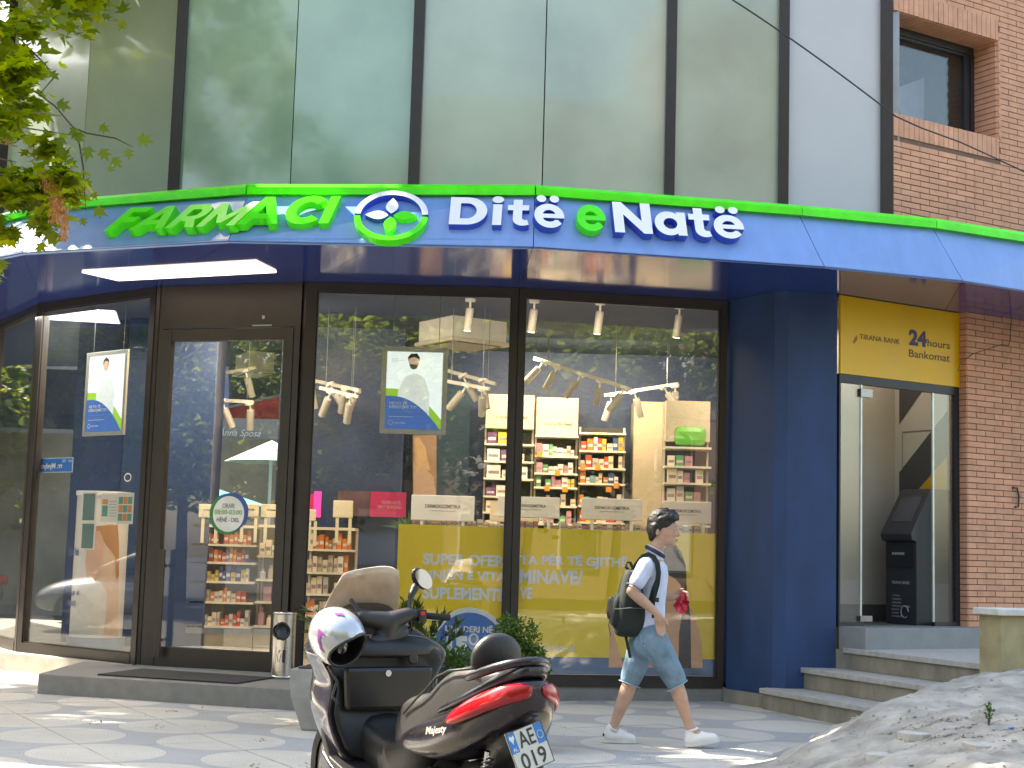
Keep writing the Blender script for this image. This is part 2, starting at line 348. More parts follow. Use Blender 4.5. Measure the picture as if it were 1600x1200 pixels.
# ------------------------------------------------------------ pharmacy building
V=[(-8.4,21.5),(-6.35,18.3),(-5.31,16.64),(-3.685,15.32),(-2.066,14.80),(.04,14.79),(2.18,15.2)]
FB,F0,F1,F2,F3,F4=[facet(V[i],V[i+1]) for i in range(6)]
LEN=[(Vector(V[i+1])-Vector(V[i])).length for i in range(6)]
shop=thing('pharmacy_building','corner pharmacy with bronze framed shop windows, navy column and green glass storeys above','shop building',(-1,15,0))
ZB=[.19,.19,.19,.18,.13,.13]; ZT=4.05
def window(fr,L,zb,pad0=.05,pad1=.05,fw_=.07,name='shop_window',bot=.10):
    f=MB(fr.M)
    f.box(0,pad0+fw_*.5,zb,ZT,-.05,.05); f.box(L-pad1-fw_*.5,L,zb,ZT,-.05,.05)
    f.box(pad0+fw_*.5,L-pad1-fw_*.5,zb,zb+bot,-.05,.055); f.box(pad0+fw_*.5,L-pad1-fw_*.5,ZT-.09,ZT,-.05,.05)
    # bead round the glass
    a0,a1,b0,b1=pad0+fw_*.5,L-pad1-fw_*.5,zb+bot,ZT-.09
    for q in ((a0,a0+.014,b0,b1),(a1-.014,a1,b0,b1),(a0+.014,a1-.014,b0,b0+.014),(a0+.014,a1-.014,b1-.014,b1)): f.box(q[0],q[1],q[2],q[3],.012,.032)
    o=f.build(name,BRZ,shop)
    p=MB(fr.M); p.box(a0-.01,a1+.01,b0-.01,b1+.01,-.006,.006); p.build('pane',GLASS,o)
    return o
window(FB,LEN[0],ZB[0]); window(F0,LEN[1],ZB[1]); window(F1,LEN[2],ZB[2]); window(F3,LEN[4],ZB[4],.06,.03); window(F4,LEN[5],ZB[5],.03,.03)
# corner posts
for i,(x,y) in enumerate(V[1:6]):
    p=MB(); p.lathe([(.055,.12),(.055,ZT)],10,(x,y+.02,0)); p.build('corner_post',BRZ,shop)
# entrance in facet F2
da0,db1=F2.px(259,519); da1,_=F2.px(463,512); L2=LEN[3]; db1=F2.px(360,515)[1]; zb=.18
tp=MB(F2.M); tp.box(.05,L2-.05,db1+.012,ZT,-.03,.045); tp.box(.05,da0-.004,zb,db1+.01,-.05,.05); tp.box(da1+.004,L2-.05,zb,db1+.01,-.05,.05); tp.build('transom_panel',BRZ,shop)
door=MB(F2.M); fwd=.105
door.box(da0,da0+fwd,zb+.012,db1,-.02,.06); door.box(da1-fwd,da1,zb+.012,db1,-.02,.06); door.box(da0+fwd,da1-fwd,zb+.012,zb+.2,-.02,.055); door.box(da0+fwd,da1-fwd,db1-.12,db1,-.02,.055)
door=door.build('door',BRZ,shop,bevel=.004)
p=MB(F2.M); p.box(da0+fwd-.01,da1-fwd+.01,zb+.19,db1-.11,.012,.022); p.build('pane',GLASS,door)
hd=MB(F2.M); hx=F2.px(252,900,.1)[0]; hb0=F2.px(245,1025)[1]; hb1=F2.px(250,858)[1]
hd.box(hx-.02,hx+.05,hb0,hb1,.12,.14,.004); hd.box(hx,hx+.03,hb0+.15,hb0+.18,.05,.12); hd.box(hx,hx+.03,hb1-.18,hb1-.15,.05,.12); hd.build('handle',BRZ,door)
cl=MB(F2.M); ca,cb=F2.px(415,508); cl.box(ca-.12,ca+.1,db1+.02,db1+.035,.045,.06); cl.box(ca-.015,ca+.015,cb-.005+.06,cb+.03+.06,.045,.055); cl.build('door_closer_arm',GREYM,door)
th=MB(F2.M); th.box(da0-.1,da1+.1,zb-.002,zb+.01,-.2,.10); th.build('threshold',GREYM,shop)
# plinth under the glass
pl=MB()
def off(P,Q,d): u=(Vector(Q)-Vector(P)).normalized(); return Vector((u.y,-u.x))*d
pp=[Vector(v) for v in V]
inn=[v+Vector((.0,.5)) for v in pp]
outp=[pp[0]+off(V[0],V[1],.12),pp[1]+off(V[0],V[2],.1),pp[2]+off(V[1],V[3],.25),pp[3]+off(V[2],V[4],.10)]
pl.prism([(p.x,p.y) for p in outp]+[(p.x,p.y) for p in reversed(inn[:4])],-.02,.185)
pl.build('plinth',mat('plinth_concrete',(.38,.355,.31),.8,0,.15,6,.3,90),shop)
pl=MB(); o3=[pp[4]+Vector((-.05,-.03)),pp[5]+Vector((0,-.035)),pp[6]+Vector((.06,-.03))]
pl.prism([(p.x,p.y) for p in o3]+[(p.x,p.y) for p in reversed(inn[4:])],-.02,.13); pl.build('plinth',GRANITE,shop)
# interior floor/ceiling
fl=MB(); fl.prism([(v[0],v[1]+.25) for v in V]+[(4.4,21),(-9,24)],.02,.175); fl.build('interior_floor',mat('floor_tile_cream',(.46,.42,.34),.25,0,.06,2,spec=.5),shop)
ce=MB(); ce.prism([(v[0],v[1]+.1) for v in V]+[(4.4,21),(-9,24)],4.16,4.26); ce.build('interior_ceiling',mat('ceiling_navy',(.05,.08,.13),.8,0,.05,2),shop)
def wallseg(x0,y0,x1,y1,z0=.17,z1=4.16,t=.12,m=NAVYI,name='interior_wall'):
    fr=facet((x0,y0),(x1,y1)); b=MB(fr.M); L=(Vector((x1,y1))-Vector((x0,y0))).length; b.box(0,L,z0,z1,-t,0); return b.build(name,m,shop)
wallseg(-3.1,20.3,4.3,20.3); wallseg(2.30,15.4,4.3,20.3)
wallseg(-3.95,17.0,-3.38,17.0,t=.5,name='interior_column')
wallseg(-5.45,18.6,-4.78,18.4,t=.4,name='interior_column')
wallseg(-4.72,18.2,-4.35,18.2,t=.4,name='interior_column',m=mat('blue_column',(.02,.06,.15),.4,0,.05))
wallseg(-2.9,18.6,-1.35,18.5,t=.2,name='interior_wall')
wallseg(-1.3,20.1,-.55,20.1,z0=.17,z1=3.6,t=.05,m=mat('teal_wall',(.02,.06,.10),.6))
wallseg(1.62,19.6,2.35,19.6,z1=3.45,t=.5,m=mat('beige_pillar',(.5,.42,.28),.6,0,.06,1.5),name='interior_pillar')
wallseg(-9,24,-4.9,24.0,z0=3.2,z1=4.16,name='interior_bulkhead'); wallseg(-4.9,24,-3.0,20.4,z0=3.55,z1=4.16,name='interior_bulkhead')
# navy column at the right end
c0=Vector(V[6]); K1=(2.60,14.52); K2=(3.20,14.62)
nc=MB(); nc.prism([(2.22,15.16),(2.575,14.56),(2.70,14.53),(3.20,14.615),(3.35,15.4),(2.5,15.9)],.10,ZT+.02); nc.build('navy_column',NAVY,shop)
nb=MB(); nb.prism([(2.19,15.12),(2.545,14.52),(2.60,14.47),(2.7,14.6),(2.5,15.6)],-.02,.13); nb.build('plinth',STEPR,shop)
# upper glass storeys
UX=[(-7.5,19.3),(-6.1,17.35),(-4.75,15.95),(-3.52,15.0),(-2.28,14.66),(-1.03,14.47),(.24,14.42),(1.50,14.50),(2.66,14.68),(3.76,14.93)]
def shifted(fr,px,y=250): return fr.px(px,y)
ug=[mat('green_glass_panel',(.31,.46,.36),.15,0,.30,.7,spec=.8,coat=.8),mat('grey_glass_panel',(.40,.485,.395),.15,0,.24,.7,spec=.8,coat=.8),mat('pale_glass_panel',(.42,.51,.43),.16,0,.16,.8,spec=.8,coat=.8)]  # broad tone noise stands in for soft leafy reflections
upl=[1,2,1,0,0,0,1,1,2]
upl=[2,2,2,0,0,1,1,1,3]
for i in range(len(UX)-1):
    fr=facet(UX[i],UX[i+1]); L=(Vector(UX[i+1])-Vector(UX[i])).length
    for (z0,z1) in ((4.3,7.55),(7.56,10.2)):
        b=MB(fr.M); b.box(.006,L-.006,z0,z1-.01,-.05,0); b.build('wall_panel',LGREY if i==8 else ug[upl[i]],shop)
for i,wd in ((3,.11),(5,.11),(7,.10),(8,.10),(9,.12),(1,.1)):
    x,y=UX[i]; p=MB(Matrix.Translation((x,y,0))@Matrix.Rotation(0,4,'Z')); p.box(-wd/2,wd/2,-.06,.08,4.3,10.2); p.build('mullion',BRZ,shop,bevel=.004)
p=MB(Matrix.Translation((3.86,14.93,0))); p.box(-.03,.035,-.02,.5,4.3,10.2); p.build('edge_strip',GREYM,shop)
core=MB(); core.prism([(x,y+.12) for x,y in UX]+[(3.9,21),(-10,24.5)],4.27,10.25); core.build('upper_core',mat('core_render',(.3,.3,.3),.9),shop)
rp=MB(); rp.prism([(x,y-.12) for x,y in UX]+[(3.95,21.3),(-10.2,24.8)],10.26,10.45); rp.build('roof_slab',WHITE,shop)
# entrance step
st=thing('entrance_step','long low granite step with dark doormat before the glass door','step',(-3,14,0))
A=atz(60,1052.5,.18); B=atz(470,1078,.18); A1=atz(139,1052,.19)
s=MB(); s.prism([(A.x,A.y),(B.x,B.y),(B.x+.13,B.y+.5),(-1.95,14.80),(-3.62,15.28),(-4.35,15.85)],-.02,.178); s.build('step_block',GRANITE,st,bevel=.006)
dm=tag(MB().prism([(p.x,p.y) for p in (atz(152,1055,.18),atz(370,1069,.18),atz(425,1060,.18),atz(222,1046,.18))],.181,.192).build('doormat',DARKG),'dark grey rubber doormat lying on the granite entrance step','doormat')
# ------------------------------------------------------------ canopy
can=thing('canopy','curved blue fascia canopy with green top trim projecting over the shop front','canopy',(0,13,4))
CB=[(-9.6,20.2),(-7.7,17.4),(-6.3,15.2),(-4.59,13.70),(-2.52,12.88),(.15,12.77),(2.785,13.27),(4.18,13.75),(5.6,14.55),(8.2,16.0)]
CT=[(-9.3,20.4),(-7.38,17.7),(-6.02,15.55),(-4.42,14.12),(-2.44,13.28),(.155,13.0),(2.60,13.48),(3.93,13.84),(5.3,14.5),(7.9,16.0)]
ZF0,ZF1,ZG=4.06,4.57,4.66
FAS=[]
for i in range(len(CB)-1):
    P=Vector((*CB[i],ZF0)); Q=Vector((*CB[i+1],ZF0)); T0=Vector((*CT[i],ZF1)); T1=Vector((*CT[i+1],ZF1))
    n=(Q-P).cross(T0-P).normalized(); 
    u=(Q-P).normalized(); g_=.004
    Pq,Qq,T1q,T0q=P+u*g_,Q-u*g_,T1-u*g_,T0+u*g_
    b=MB(); th_=n*(-.03); b.add([Pq,Qq,T1q,T0q,Pq+th_,Qq+th_,T1q+th_,T0q+th_],[(0,1,2,3),(7,6,5,4),(0,4,5,1),(1,5,6,2),(2,6,7,3),(3,7,4,0)])
    fo=b.build('fascia_panel',BLUEP,can)
    b=MB(); e=n*.006; w0=.075; b.add([Pq+e+(T0q-Pq)*.0,Qq+e,Qq+e+(T1q-Qq)*w0*1.6,Pq+e+(T0q-Pq)*w0*1.6,Pq+e*.2,Qq+e*.2,Qq+e*.2+(T1q-Qq)*w0*1.6,Pq+e*.2+(T0q-Pq)*w0*1.6],[(0,1,2,3),(0,4,5,1),(1,5,6,2),(2,6,7,3),(3,7,4,0)])
    b.build('bottom_lip',BLUEP,fo)
    # green trim with chamfered top
    on=Vector((n.x,n.y,0)).normalized()
    secs=[]
    for T in (T0,T1):
        o=T; secs.append([o+on*.055+Vector((0,0,-.006)),o+on*.055+Vector((0,0,.058)),o+on*.012+Vector((0,0,.096)),o-on*.10+Vector((0,0,.10)),o-on*.10+Vector((0,0,-.006))])
    b=MB(); b.loft(secs); b.build('green_trim',GREEN,can)
    b=MB(); q=.055
    b.loft([[P-on*.005,P-on*.005+Vector((0,0,.02)),P-on*.2+Vector((0,0,.02)),P-on*.2],[Q-on*.005,Q-on*.005+Vector((0,0,.02)),Q-on*.2+Vector((0,0,.02)),Q-on*.2]]) if False else None
    FAS.append(Fr(P,Q-P,T0-P) if False else Fr(P,Q-P,((T0+T1)/2-(P+Q)/2)))
# soffit panels between the fascia bottom and the glass line
inner=[(-8.4,21.5),(-8.4,21.5),(-6.35,18.3),(-5.31,16.64),(-3.685,15.32),(-2.066,14.80),(.04,14.79),(2.18,15.2),(3.3,15.5),(5.0,15.85),(8.4,18.0)]
pairs=[(0,0),(1,0),(2,1),(3,2),(4,3),(5,4)]
VI=V
quads=[((CB[1]),CB[2],VI[1],VI[0]),(CB[2],CB[3],VI[2],VI[1]),(CB[3],CB[4],VI[3],VI[2]),(CB[4],(-1.2,12.826),(-2.066,14.80),VI[3]),((-1.2,12.826),CB[5],VI[5],VI[4]),(CB[5],CB[6],(2.30,15.25),VI[5]),(CB[6],CB[7],(4.55,15.7),(2.30,15.25)),(CB[7],(5.17,14.30),(5.15,15.75),(4.55,15.7)),((5.17,14.30),(6.9,15.25),(6.3,16.6),(5.15,15.75)),(CB[0],CB[1],VI[0],(-10.2,24.3))]
for q in quads:
    c=sum((Vector(p) for p in q),Vector((0,0)))/4; b=MB(); b.prism([tuple(Vector(p)+(c-Vector(p)).normalized()*.004) for p in q],4.052,4.075); b.build('soffit_panel',SOFF,can)
tpz=MB(); tpz.prism([(x+.0,y+.06) for x,y in CT]+[(8.2,17.5),(3.8,15.6),(.04,15.0),(-2.1,15.0),(-3.7,15.5),(-5.3,16.9),(-8.4,21.7)],4.56,4.60); tpz.build('canopy_top',mat('canopy_sheet',(.3,.32,.34),.5,.5),can)
lp=MB(); ls=[atz(128,424,4.05),atz(400,408,4.05),atz(432,424,4.05),atz(185,437,4.05)]
lamp=tag(MB().prism([(p.x,p.y) for p in ls],4.036,4.050).build('panel_light',mat('lit_panel',(.9,.85,.75),.4,0,0,emit=(1,.86,.72),estr=.72)),'long lit rectangular light panel flush in the blue soffit above the door','ceiling light')
# ------------------------------------------------------------ shop sign letters
FP1,FP2,FP3,FP4=FAS[3],FAS[4],FAS[5],FAS[6]
sg=thing('pharmacy_sign','raised green and white lettering reading FARMACI Ditë e Natë along the blue fascia','sign',(0,12.9,4.1))
# bold geometric letters drawn as outlines (cap height 1)
def A_(cx,cy,rx,ry,a0,a1,n=18): return [(cx+rx*math.cos(R_(a0+(a1-a0)*k/n)),cy+ry*math.sin(R_(a0+(a1-a0)*k/n))) for k in range(n+1)]
def glyphs():
    G={}
    G['I']=([[(0,0),(.25,0),(.25,1),(0,1)]],.25)
    G['F']=([[(0,0),(.25,0),(.25,.36),(.64,.36),(.64,.57),(.25,.57),(.25,.78),(.69,.78),(.69,1),(0,1)]],.69)
    G['A']=([[(0,0),(.25,0),(.345,.2),(.715,.2),(.81,0),(1.06,0),(.655,1),(.405,1)],[(.42,.385),(.53,.70),(.64,.385)]],1.06)
    G['R']=([[(0,0),(.25,0),(.25,.29),(.40,.29),(.59,0),(.87,0),(.63,.34)]+A_(.47,.65,.36,.35,-40,90,14)+[(0,1)],[(.25,.49)]+A_(.45,.64,.13,.15,-90,90,8)+[(.25,.79)]],.87)
    G['M']=([[(0,0),(.24,0),(.24,.56),(.50,.14),(.62,.14),(.88,.56),(.88,0),(1.12,0),(1.12,1),(.90,1),(.56,.44),(.22,1),(0,1)]],1.12)
    G['C']=([A_(.53,.5,.53,.52,42,318,30)+A_(.53,.5,.27,.29,315,45,24)],.92)
    G['D']=([[(0,0)]+A_(.45,.5,.50,.5,-90,90,20)+[(0,1)],[(.27,.22)]+A_(.43,.5,.25,.28,-90,90,14)+[(.27,.78)]],.95)
    G['N']=([[(0,0),(.25,0),(.25,.60),(.73,0),(.95,0),(.95,1),(.70,1),(.70,.40),(.22,1),(0,1)]],.95)
    G['i']=([[(.035,0),(.265,0),(.265,.76),(.035,.76)],A_(.15,.93,.15,.125,0,345,20)],.30)
    G['t']=([[(.14,.24)]+A_(.39,.22,.25,.23,180,285,8)+[(.55,.03),(.50,.20),(.43,.195),(.37,.24),(.37,.55),(.54,.55),(.54,.74),(.37,.74),(.37,.94),(.14,.94),(.14,.74),(0,.74),(0,.55),(.14,.55)]],.55)
    cx,cy,R,r=.39,.38,.39,.17
    e=[[(cx+R,cy-.07)]+A_(cx,cy,R,R,4,322,34)+[(cx+.22,cy-.13)]+A_(cx,cy,.20,.19,318,222,10)+[(cx-.165,cy-.07)],[(cx-.165,cy+.065)]+[(cx+.165,cy+.065)]+A_(cx,cy+.05,.16,.14,20,160,8)]
    G['e']=(e,.78)
    G['ë']=(e+[A_(cx-.17,.935,.125,.115,0,345,18),A_(cx+.17,.935,.125,.115,0,345,18)],.78)
    h=.19
    G['a']=([[(.80,0),(.80,.76),(.57,.76),(.57,.685)]+A_(.36,.38,.36,.39,58,302,26)+[(.57,.075),(.57,0)],A_(.40,.38,.175,.18,0,345,22)],.80)
    return G
GLY=glyphs()
def glyphmesh(ch,shear=0):
    cu=bpy.data.curves.new('g','CURVE'); cu.dimensions='2D'; cu.fill_mode='BOTH'; cu.extrude=.5
    for c in GLY[ch][0]:
        sp=cu.splines.new('POLY'); sp.points.add(len(c)-1); sp.use_cyclic_u=True
        for p,(x,y) in zip(sp.points,c): p.co=(x+shear*y,y,0,1)
    o=bpy.data.objects.new('g',cu); COL.objects.link(o); dg=bpy.context.evaluated_depsgraph_get(); me=bpy.data.meshes.new_from_object(o.evaluated_get(dg)); bpy.data.objects.remove(o); bpy.data.curves.remove(cu); return me
def sign(word,fr,x0,x1,ybase0,ybase1,H,face,side,ext,shear,parent,gap=.07):
    """letters of cap height H metres standing between two picture columns"""
    a0,b0=fr.px(x0,ybase0,ext); a1,b1=fr.px(x1,ybase1,ext)
    tot=sum(GLY[c][1] for c in word)+gap*(len(word)-1)+shear; s_=(a1-a0)/tot; x=0
    for ch in word:
        m2=glyphmesh(ch,shear); n=len(m2.vertices); q=np.empty(n*3); m2.vertices.foreach_get('co',q); q=q.reshape(-1,3)
        aa=a0+(q[:,0]+x)*s_; bb=b0+(b1-b0)*((aa-a0)/(a1-a0))+q[:,1]*H; cc=(q[:,2]+.5)*ext+.006
        out=np.stack([aa,bb,cc,np.ones(n)],1)@np.array(fr.M).T
        m2.vertices.foreach_set('co',out[:,:3].ravel()); m2.update(); x+=GLY[ch][1]+gap
        o=link('letter',m2,face,parent); o.data.materials.append(side)
        for p in o.data.polygons:
            if abs(p.normal.dot(fr.Z))<.7: p.material_index=1
EX=.085
sign('FARM',FP1,163,384,361,352,.335,GREENL,GREENL,EX,.34,sg,.05)
sign('ACI',FP2,369,526,351,349,.335,GREENL,GREENL,EX,.22,sg,.07)
sign('Dit',FP2,701,826,351,353,.335,WHITEL,BLUEL,EX,0,sg,.11)
sign('ë',FP3,836,883,355,357,.335,WHITEL,BLUEL,EX,0,sg)
sign('e',FP3,903,948,360,362,.37,GREENL,GREENL,EX,0,sg)
sign('Natë',FP3,961,1165,363,374,.335,WHITEL,BLUEL,EX,0,sg,.08)
# round emblem
em=thing('round_emblem','round emblem of four petals in a white and green ring between the sign words','sign emblem',tuple(FP2.P(*FP2.px(611,336))))
ea,eb=FP2.px(611,336,EX); ew=(FP2.px(669,336,EX)[0]-FP2.px(553,336,EX)[0])/2; eh=ew*.93
def arc(a0,a1,ro,ri,m,side,name):
    n=28; pts=[]
    for k in range(n+1):
        t=a0+(a1-a0)*k/n; pts.append((ea+ew*ro*math.cos(t),eb+eh*ro*math.sin(t)))
    for k in range(n,-1,-1):
        t=a0+(a1-a0)*k/n; pts.append((ea+ew*ri*math.cos(t),eb+eh*ri*math.sin(t)))
    mb=MB(FP2.M); secs=[]; N=len(pts); half=n+1
    for k in range(half):
        o=pts[k]; i_=pts[N-1-k]; secs.append([(o[0],o[1],.006),(o[0],o[1],EX),(i_[0],i_[1],EX),(i_[0],i_[1],.006)])
    mb.loft(secs); o=mb.build(name,m,em); o.data.materials.append(side); zn=FP2.Z
    for p in o.data.polygons:
        if abs(p.normal.dot(zn))<.7: p.material_index=1
arc(R_(3),R_(177),1,.83,WHITEL,BLUEL,'ring_half'); arc(R_(183),R_(357),1,.83,GREENL,GREENL,'ring_half')
for an,m,sd in ((90,WHITEL,BLUEL),(180,WHITEL,BLUEL),(0,GREENL,GREENL),(270,GREENL,GREENL)):
    pts=[]; n=10; l_=.70; wd=.17
    for sgn in (1,-1):
        for k in range(n):
            t=k/n if sgn>0 else 1-k/n; r=.07+(l_-.07)*t; ww=sgn*wd*math.sin(math.pi*t**.85)
            c_,s_=math.cos(R_(an)),math.sin(R_(an)); pts.append((ea+ew*(r*c_-ww*s_),eb+eh*(r*s_+ww*c_)))
    mb=MB(FP2.M); mb.prism(pts,.006,EX); o=mb.build('petal',m,em); o.data.materials.append(sd)
    for p in o.data.polygons:
        if abs(p.normal.dot(FP2.Z))<.7: p.material_index=1
# ------------------------------------------------------------ brick building with the bank kiosk
BA=(3.214,14.632); BB=(4.67,15.522); BK=facet(BA,BB)
bb=thing('brick_building','red brick building with a recessed upper window beside the pharmacy','brick building',(5,16,0))
CW=.12 # brick face proud of the bank front
u148=BK.px(1498,700)[0]; uL=BK.px(1397,250,CW)[0]; uR=4.4
wa0=BK.px(1393,60,CW)[0]-.3; wa1=BK.px(1561,200,CW)[0]; wb0=BK.px(1480,185,CW)[1]-.02; wb1=BK.px(1480,55,CW)[1]
wa1=BK.px(1560,120,CW)[0]; wb0=BK.px(1561,216,CW)[1]; wb1=BK.px(1561,64,CW)[1]
sold=.24
mt=MB(BK.M); T0=CW-.012
mt.box(u148,uR,.6,wb0-.02,-.3,T0); mt.box(uL,u148-.001,4.1,wb0-.02,-.3,T0); mt.box(wa1+.01,uR,wb0-.019,10.2,-.3,T0); mt.box(uL,wa1+.009,wb1+.01,10.2,-.3,T0)
mt.build('wall',MORT,bb)
PIT=.0615; LP=.272; bl=MB(); bl.box(0,LP-.010,0,PIT-.009,-.03,0,0); 
cand=[]
def addb(a0,a1,b0,b1): cand.append((a0,a1,b0,b1))
row=0; z=.80
while z<10.1:
    offx=(row%2)*LP/2+(rnd.random()-.5)*.004
    a=u148-LP*8+offx
    while a<uR:
        a0,a1=a,a+LP-.010; b0,b1=z,z+PIT-.009
        lo=u148+.001 if z<4.1 else uL
        a0=max(a0,lo); a1=min(a1,uR)
        if a1-a0>.03:
            # window zone with soldier courses
            if b1>wb0-sold and b0<wb1+sold and a0<wa1:
                in_sold=(b0<wb0 and b1>wb0-sold) or (b1>wb1 and b0<wb1+sold)
                if a1>wa1+.03 and not (b0>=wb1+sold-.01): 
                    addb(max(a0,wa1+.006),a1,b0,b1)
                elif b0>=wb1+sold-.02: addb(a0,a1,b0,b1)
            else: addb(a0,a1,b0,b1)
        a+=LP
    z+=PIT; row+=1
a=uL
while a<wa1:
    a1=min(a+.066,wa1); 
    addb(a,a1,wb0-sold,wb0-.004); addb(a,a1,wb1+.004,wb1+sold); a+=.073
def visible(c):
    p=BK.P((c[0]+c[1])/2,(c[2]+c[3])/2,CW)-CP; x=800+FPX*p.dot(rt)/p.dot(fw); y=600-FPX*p.dot(up)/p.dot(fw); return x<1610 and y>-20 and x>1380 and not(332<y<470 and x<1600 and y<300+ (x-1388)*.1+30)
vis=[c for c in cand if visible(c)]; hid=[c for c in cand if not visible(c)]
vis.sort(key=lambda c:(BK.P((c[0]+c[1])/2,(c[2]+c[3])/2,CW)-CP).length)
MC={}
for c in vis[:296]:
    L=round(c[1]-c[0],3); Hh=round(c[3]-c[2],3)
    if (L,Hh) not in MC:
        q=MB(); q.box(0,L,0,Hh,-.028,.0,.0025); mm_=q.mesh('brick'); mm_.materials.append(BRICK); MC[(L,Hh)]=mm_
    o=bpy.data.objects.new('brick',MC[(L,Hh)]); COL.objects.link(o); o.parent=bb
    o.matrix_basis=wm(bb).inverted()@BK.M@Matrix.Translation((c[0],c[2],CW+rnd.uniform(-.0015,.002)))
rest=MB(BK.M)
for c in vis[296:]+hid:
    d=rnd.uniform(-.0015,.002); rest.box(c[0],c[1],c[2],c[3],CW-.028,CW+d)
tag(rest.build('brickwork',BRICK,bb),kind='stuff')
# reveal side at the bank opening (cut bricks) and window reveals
rv=MB(BK.M); z=.80; k=0
while z<4.05: rv.box(u148-.012,u148-.001,z,z+PIT-.009,-.1,CW-.004); z+=PIT
rv.build('reveal_bricks',BRICK,bb)
DW=-.22
rv=MB(BK.M); z=wb0
while z<wb1: rv.box(wa1-.012,wa1+.002,z,z+PIT-.009,DW,CW-.03); z+=PIT
a=uL
while a<wa1-.03: rv.box(a,a+.066,wb0-.012,wb0+.002,DW,CW-.03); rv.box(a,a+.066,wb1-.002,wb1+.012,DW,CW-.03); a+=.073
rv.build('window_reveal',BRICK,bb)
# rounded bull-nose along the opening
bn=MB(BK.M)
a=uL
while a<wa1-.03:
    for (bc,sg_) in ((wb0,1),(wb1,-1)):
        secs=[]
        for aa in (a,a+.066): secs.append([(aa,bc-sg_*.035+sg_*.035*math.sin(t),CW-.035+.036*math.cos(t)) for t in (0,.4,.8,1.2,1.57)]+[(aa,bc-sg_*.035,CW-.035)])
        bn.loft(secs)
    a+=.073
z=wb0
while z<wb1-.02:
    secs=[]
    for zz in (z,z+PIT-.009): secs.append([(wa1+.035-.035*math.sin(t),zz,CW-.035+.036*math.cos(t)) for t in (0,.4,.8,1.2,1.57)]+[(wa1+.035,zz,CW-.035)])
    bn.loft(secs); z+=PIT
bn.build('bullnose_bricks',BRICK,bb,smooth=False)
wf=MB(BK.M); a0=uL-.1
wf.box(a0,wa1-.02,wb1-.085,wb1-.002,DW-.05,DW+.02); wf.box(a0,wa1-.02,wb0+.002,wb0+.05,DW-.05,DW+.02); wf.box(wa1-.07,wa1-.013,wb0+.05,wb1-.085,DW-.05,DW+.02)
wf.box(a0,wa1-.16,wb1-.115,wb1-.087,DW-.04,DW+.005); wf.box(a0,wa1-.16,wb0+.051,wb0+.085,DW-.04,DW+.005); wf.box(wa1-.155,wa1-.075,wb0+.051,wb1-.087,DW-.04,DW+.005)
wi=wf.build('window',mat('dark_window_frame',(.035,.037,.045),.4,.2),bb)
p=MB(BK.M); p.box(a0,wa1-.14,wb0+.06,wb1-.1,DW-.03,DW-.02); p.build('pane',GLASSB,wi)
p=MB(BK.M); p.box(a0,wa1-.02,wb0,wb1,DW-.9,DW-.85); p.build('room_wall',mat('dim_room',(.16,.15,.13),.8,0,.4,2.5),wi)
p=MB(BK.M); p.add([(wa1-1.0,wb0+.5,DW-.2),(wa1-.45,wb0+.75,DW-.3),(wa1-.40,wb0+.1,DW-.35),(wa1-.8,wb0+.05,DW-.25)],[(0,1,2,3)]); p.build('blind',mat('lilac_blind',(.25,.24,.32),.7),wi)
cw=MB(BK.M); cw.box(uL+.1,uR,5.7,5.8,-3,-.3); cw.build('floor_slab',MORT,bb)
bx=MB(BK.M); bx.box(3.2,uR,0,10.2,-6,-5.8); bx.box(uR-.2,uR,0,10.2,-5.8,-.31); bx.build('rear_wall',MORT,bb)
rfb=MB(BK.M); rfb.box(uL+.2,uR+.1,10.21,10.4,-6.1,.2); rfb.build('roof',MORT,bb)
# hanging thin cable on the brick, bracket
cb=MB(); pts=[BK.P(*BK.px(x,y,CW+.01),CW+.012) for x,y in ((1581,478),(1580,500),(1578,530),(1576,540),(1565,538),(1545,545),(1520,553),(1500,568),(1497,580))]; cb.tube(pts,.004,5); cb.build('wall_cable',BLK,bb)
cb=MB(); pts=[BK.P(*BK.px(x,y,CW+.01),CW+.02) for x,y in ((1582,762),(1588,762),(1591,775),(1590,792),(1585,792))]; cb.tube(pts,.010,6); cb.build('wall_hook',BLK,bb)
# bank kiosk
ua=0.0; ub=u148-.014
sb0=BK.px(1400,594)[1]; sb1=BK.px(1400,475)[1]
bs=thing('bank_sign','yellow bank sign with dark lettering above the glass cash machine lobby','sign',tuple(BK.P(.8,3.6,.0)))
b=MB(BK.M); b.box(ua+.005,ub,sb0,4.045,.0,.03); b.build('sign_board',YEL,bs)
def bt(name,t,x0,y0,x1,y1,m,bold=.01,slope=0):
    a0,b0=BK.px(x0,y0,.03); a1,b1=BK.px(x1,y1,.03); text(name,t,BK,a0,a1,b0,b1,.031,m,bs,.001,bold)
BROWN=mat('brown_print',(.10,.05,.02),.5,0,0); VIO=mat('violet_print',(.06,.04,.14),.5,0,0)
def bt2(t,xl,xr,ytl,ybl,m,bold):
    a0,b1=BK.px(xl,ytl,.03); _,b0=BK.px(xl,ybl,.03); a1=BK.px(xr,(ytl+ybl)/2,.03)[0]; text('lettering',t,BK,a0,a1,b0,b1,.031,m,bs,.001,bold)
bt2('TIRANA BANK',1343,1406,521.5,529.5,BROWN,.008); bt2('24',1420,1448,514,539,VIO,.05); bt2('hours',1449,1484,529.5,541,BROWN,.012); bt2('Bankomat',1420,1484,545.5,557.5,BROWN,.012)
lg=MB(BK.M); la,lb=BK.px(1331,530,.03); 
for k in range(3): lg.box(0,0,0,0,0,0) if False else lg.add([(la+.01+k*.02,lb-.03+k*.016,.032),(la+.03+k*.02,lb-.045+k*.016,.032),(la+.055+k*.012,lb-.00+k*.016,.032),(la+.035+k*.012,lb+.015+k*.016,.032)],[(0,1,2,3)])
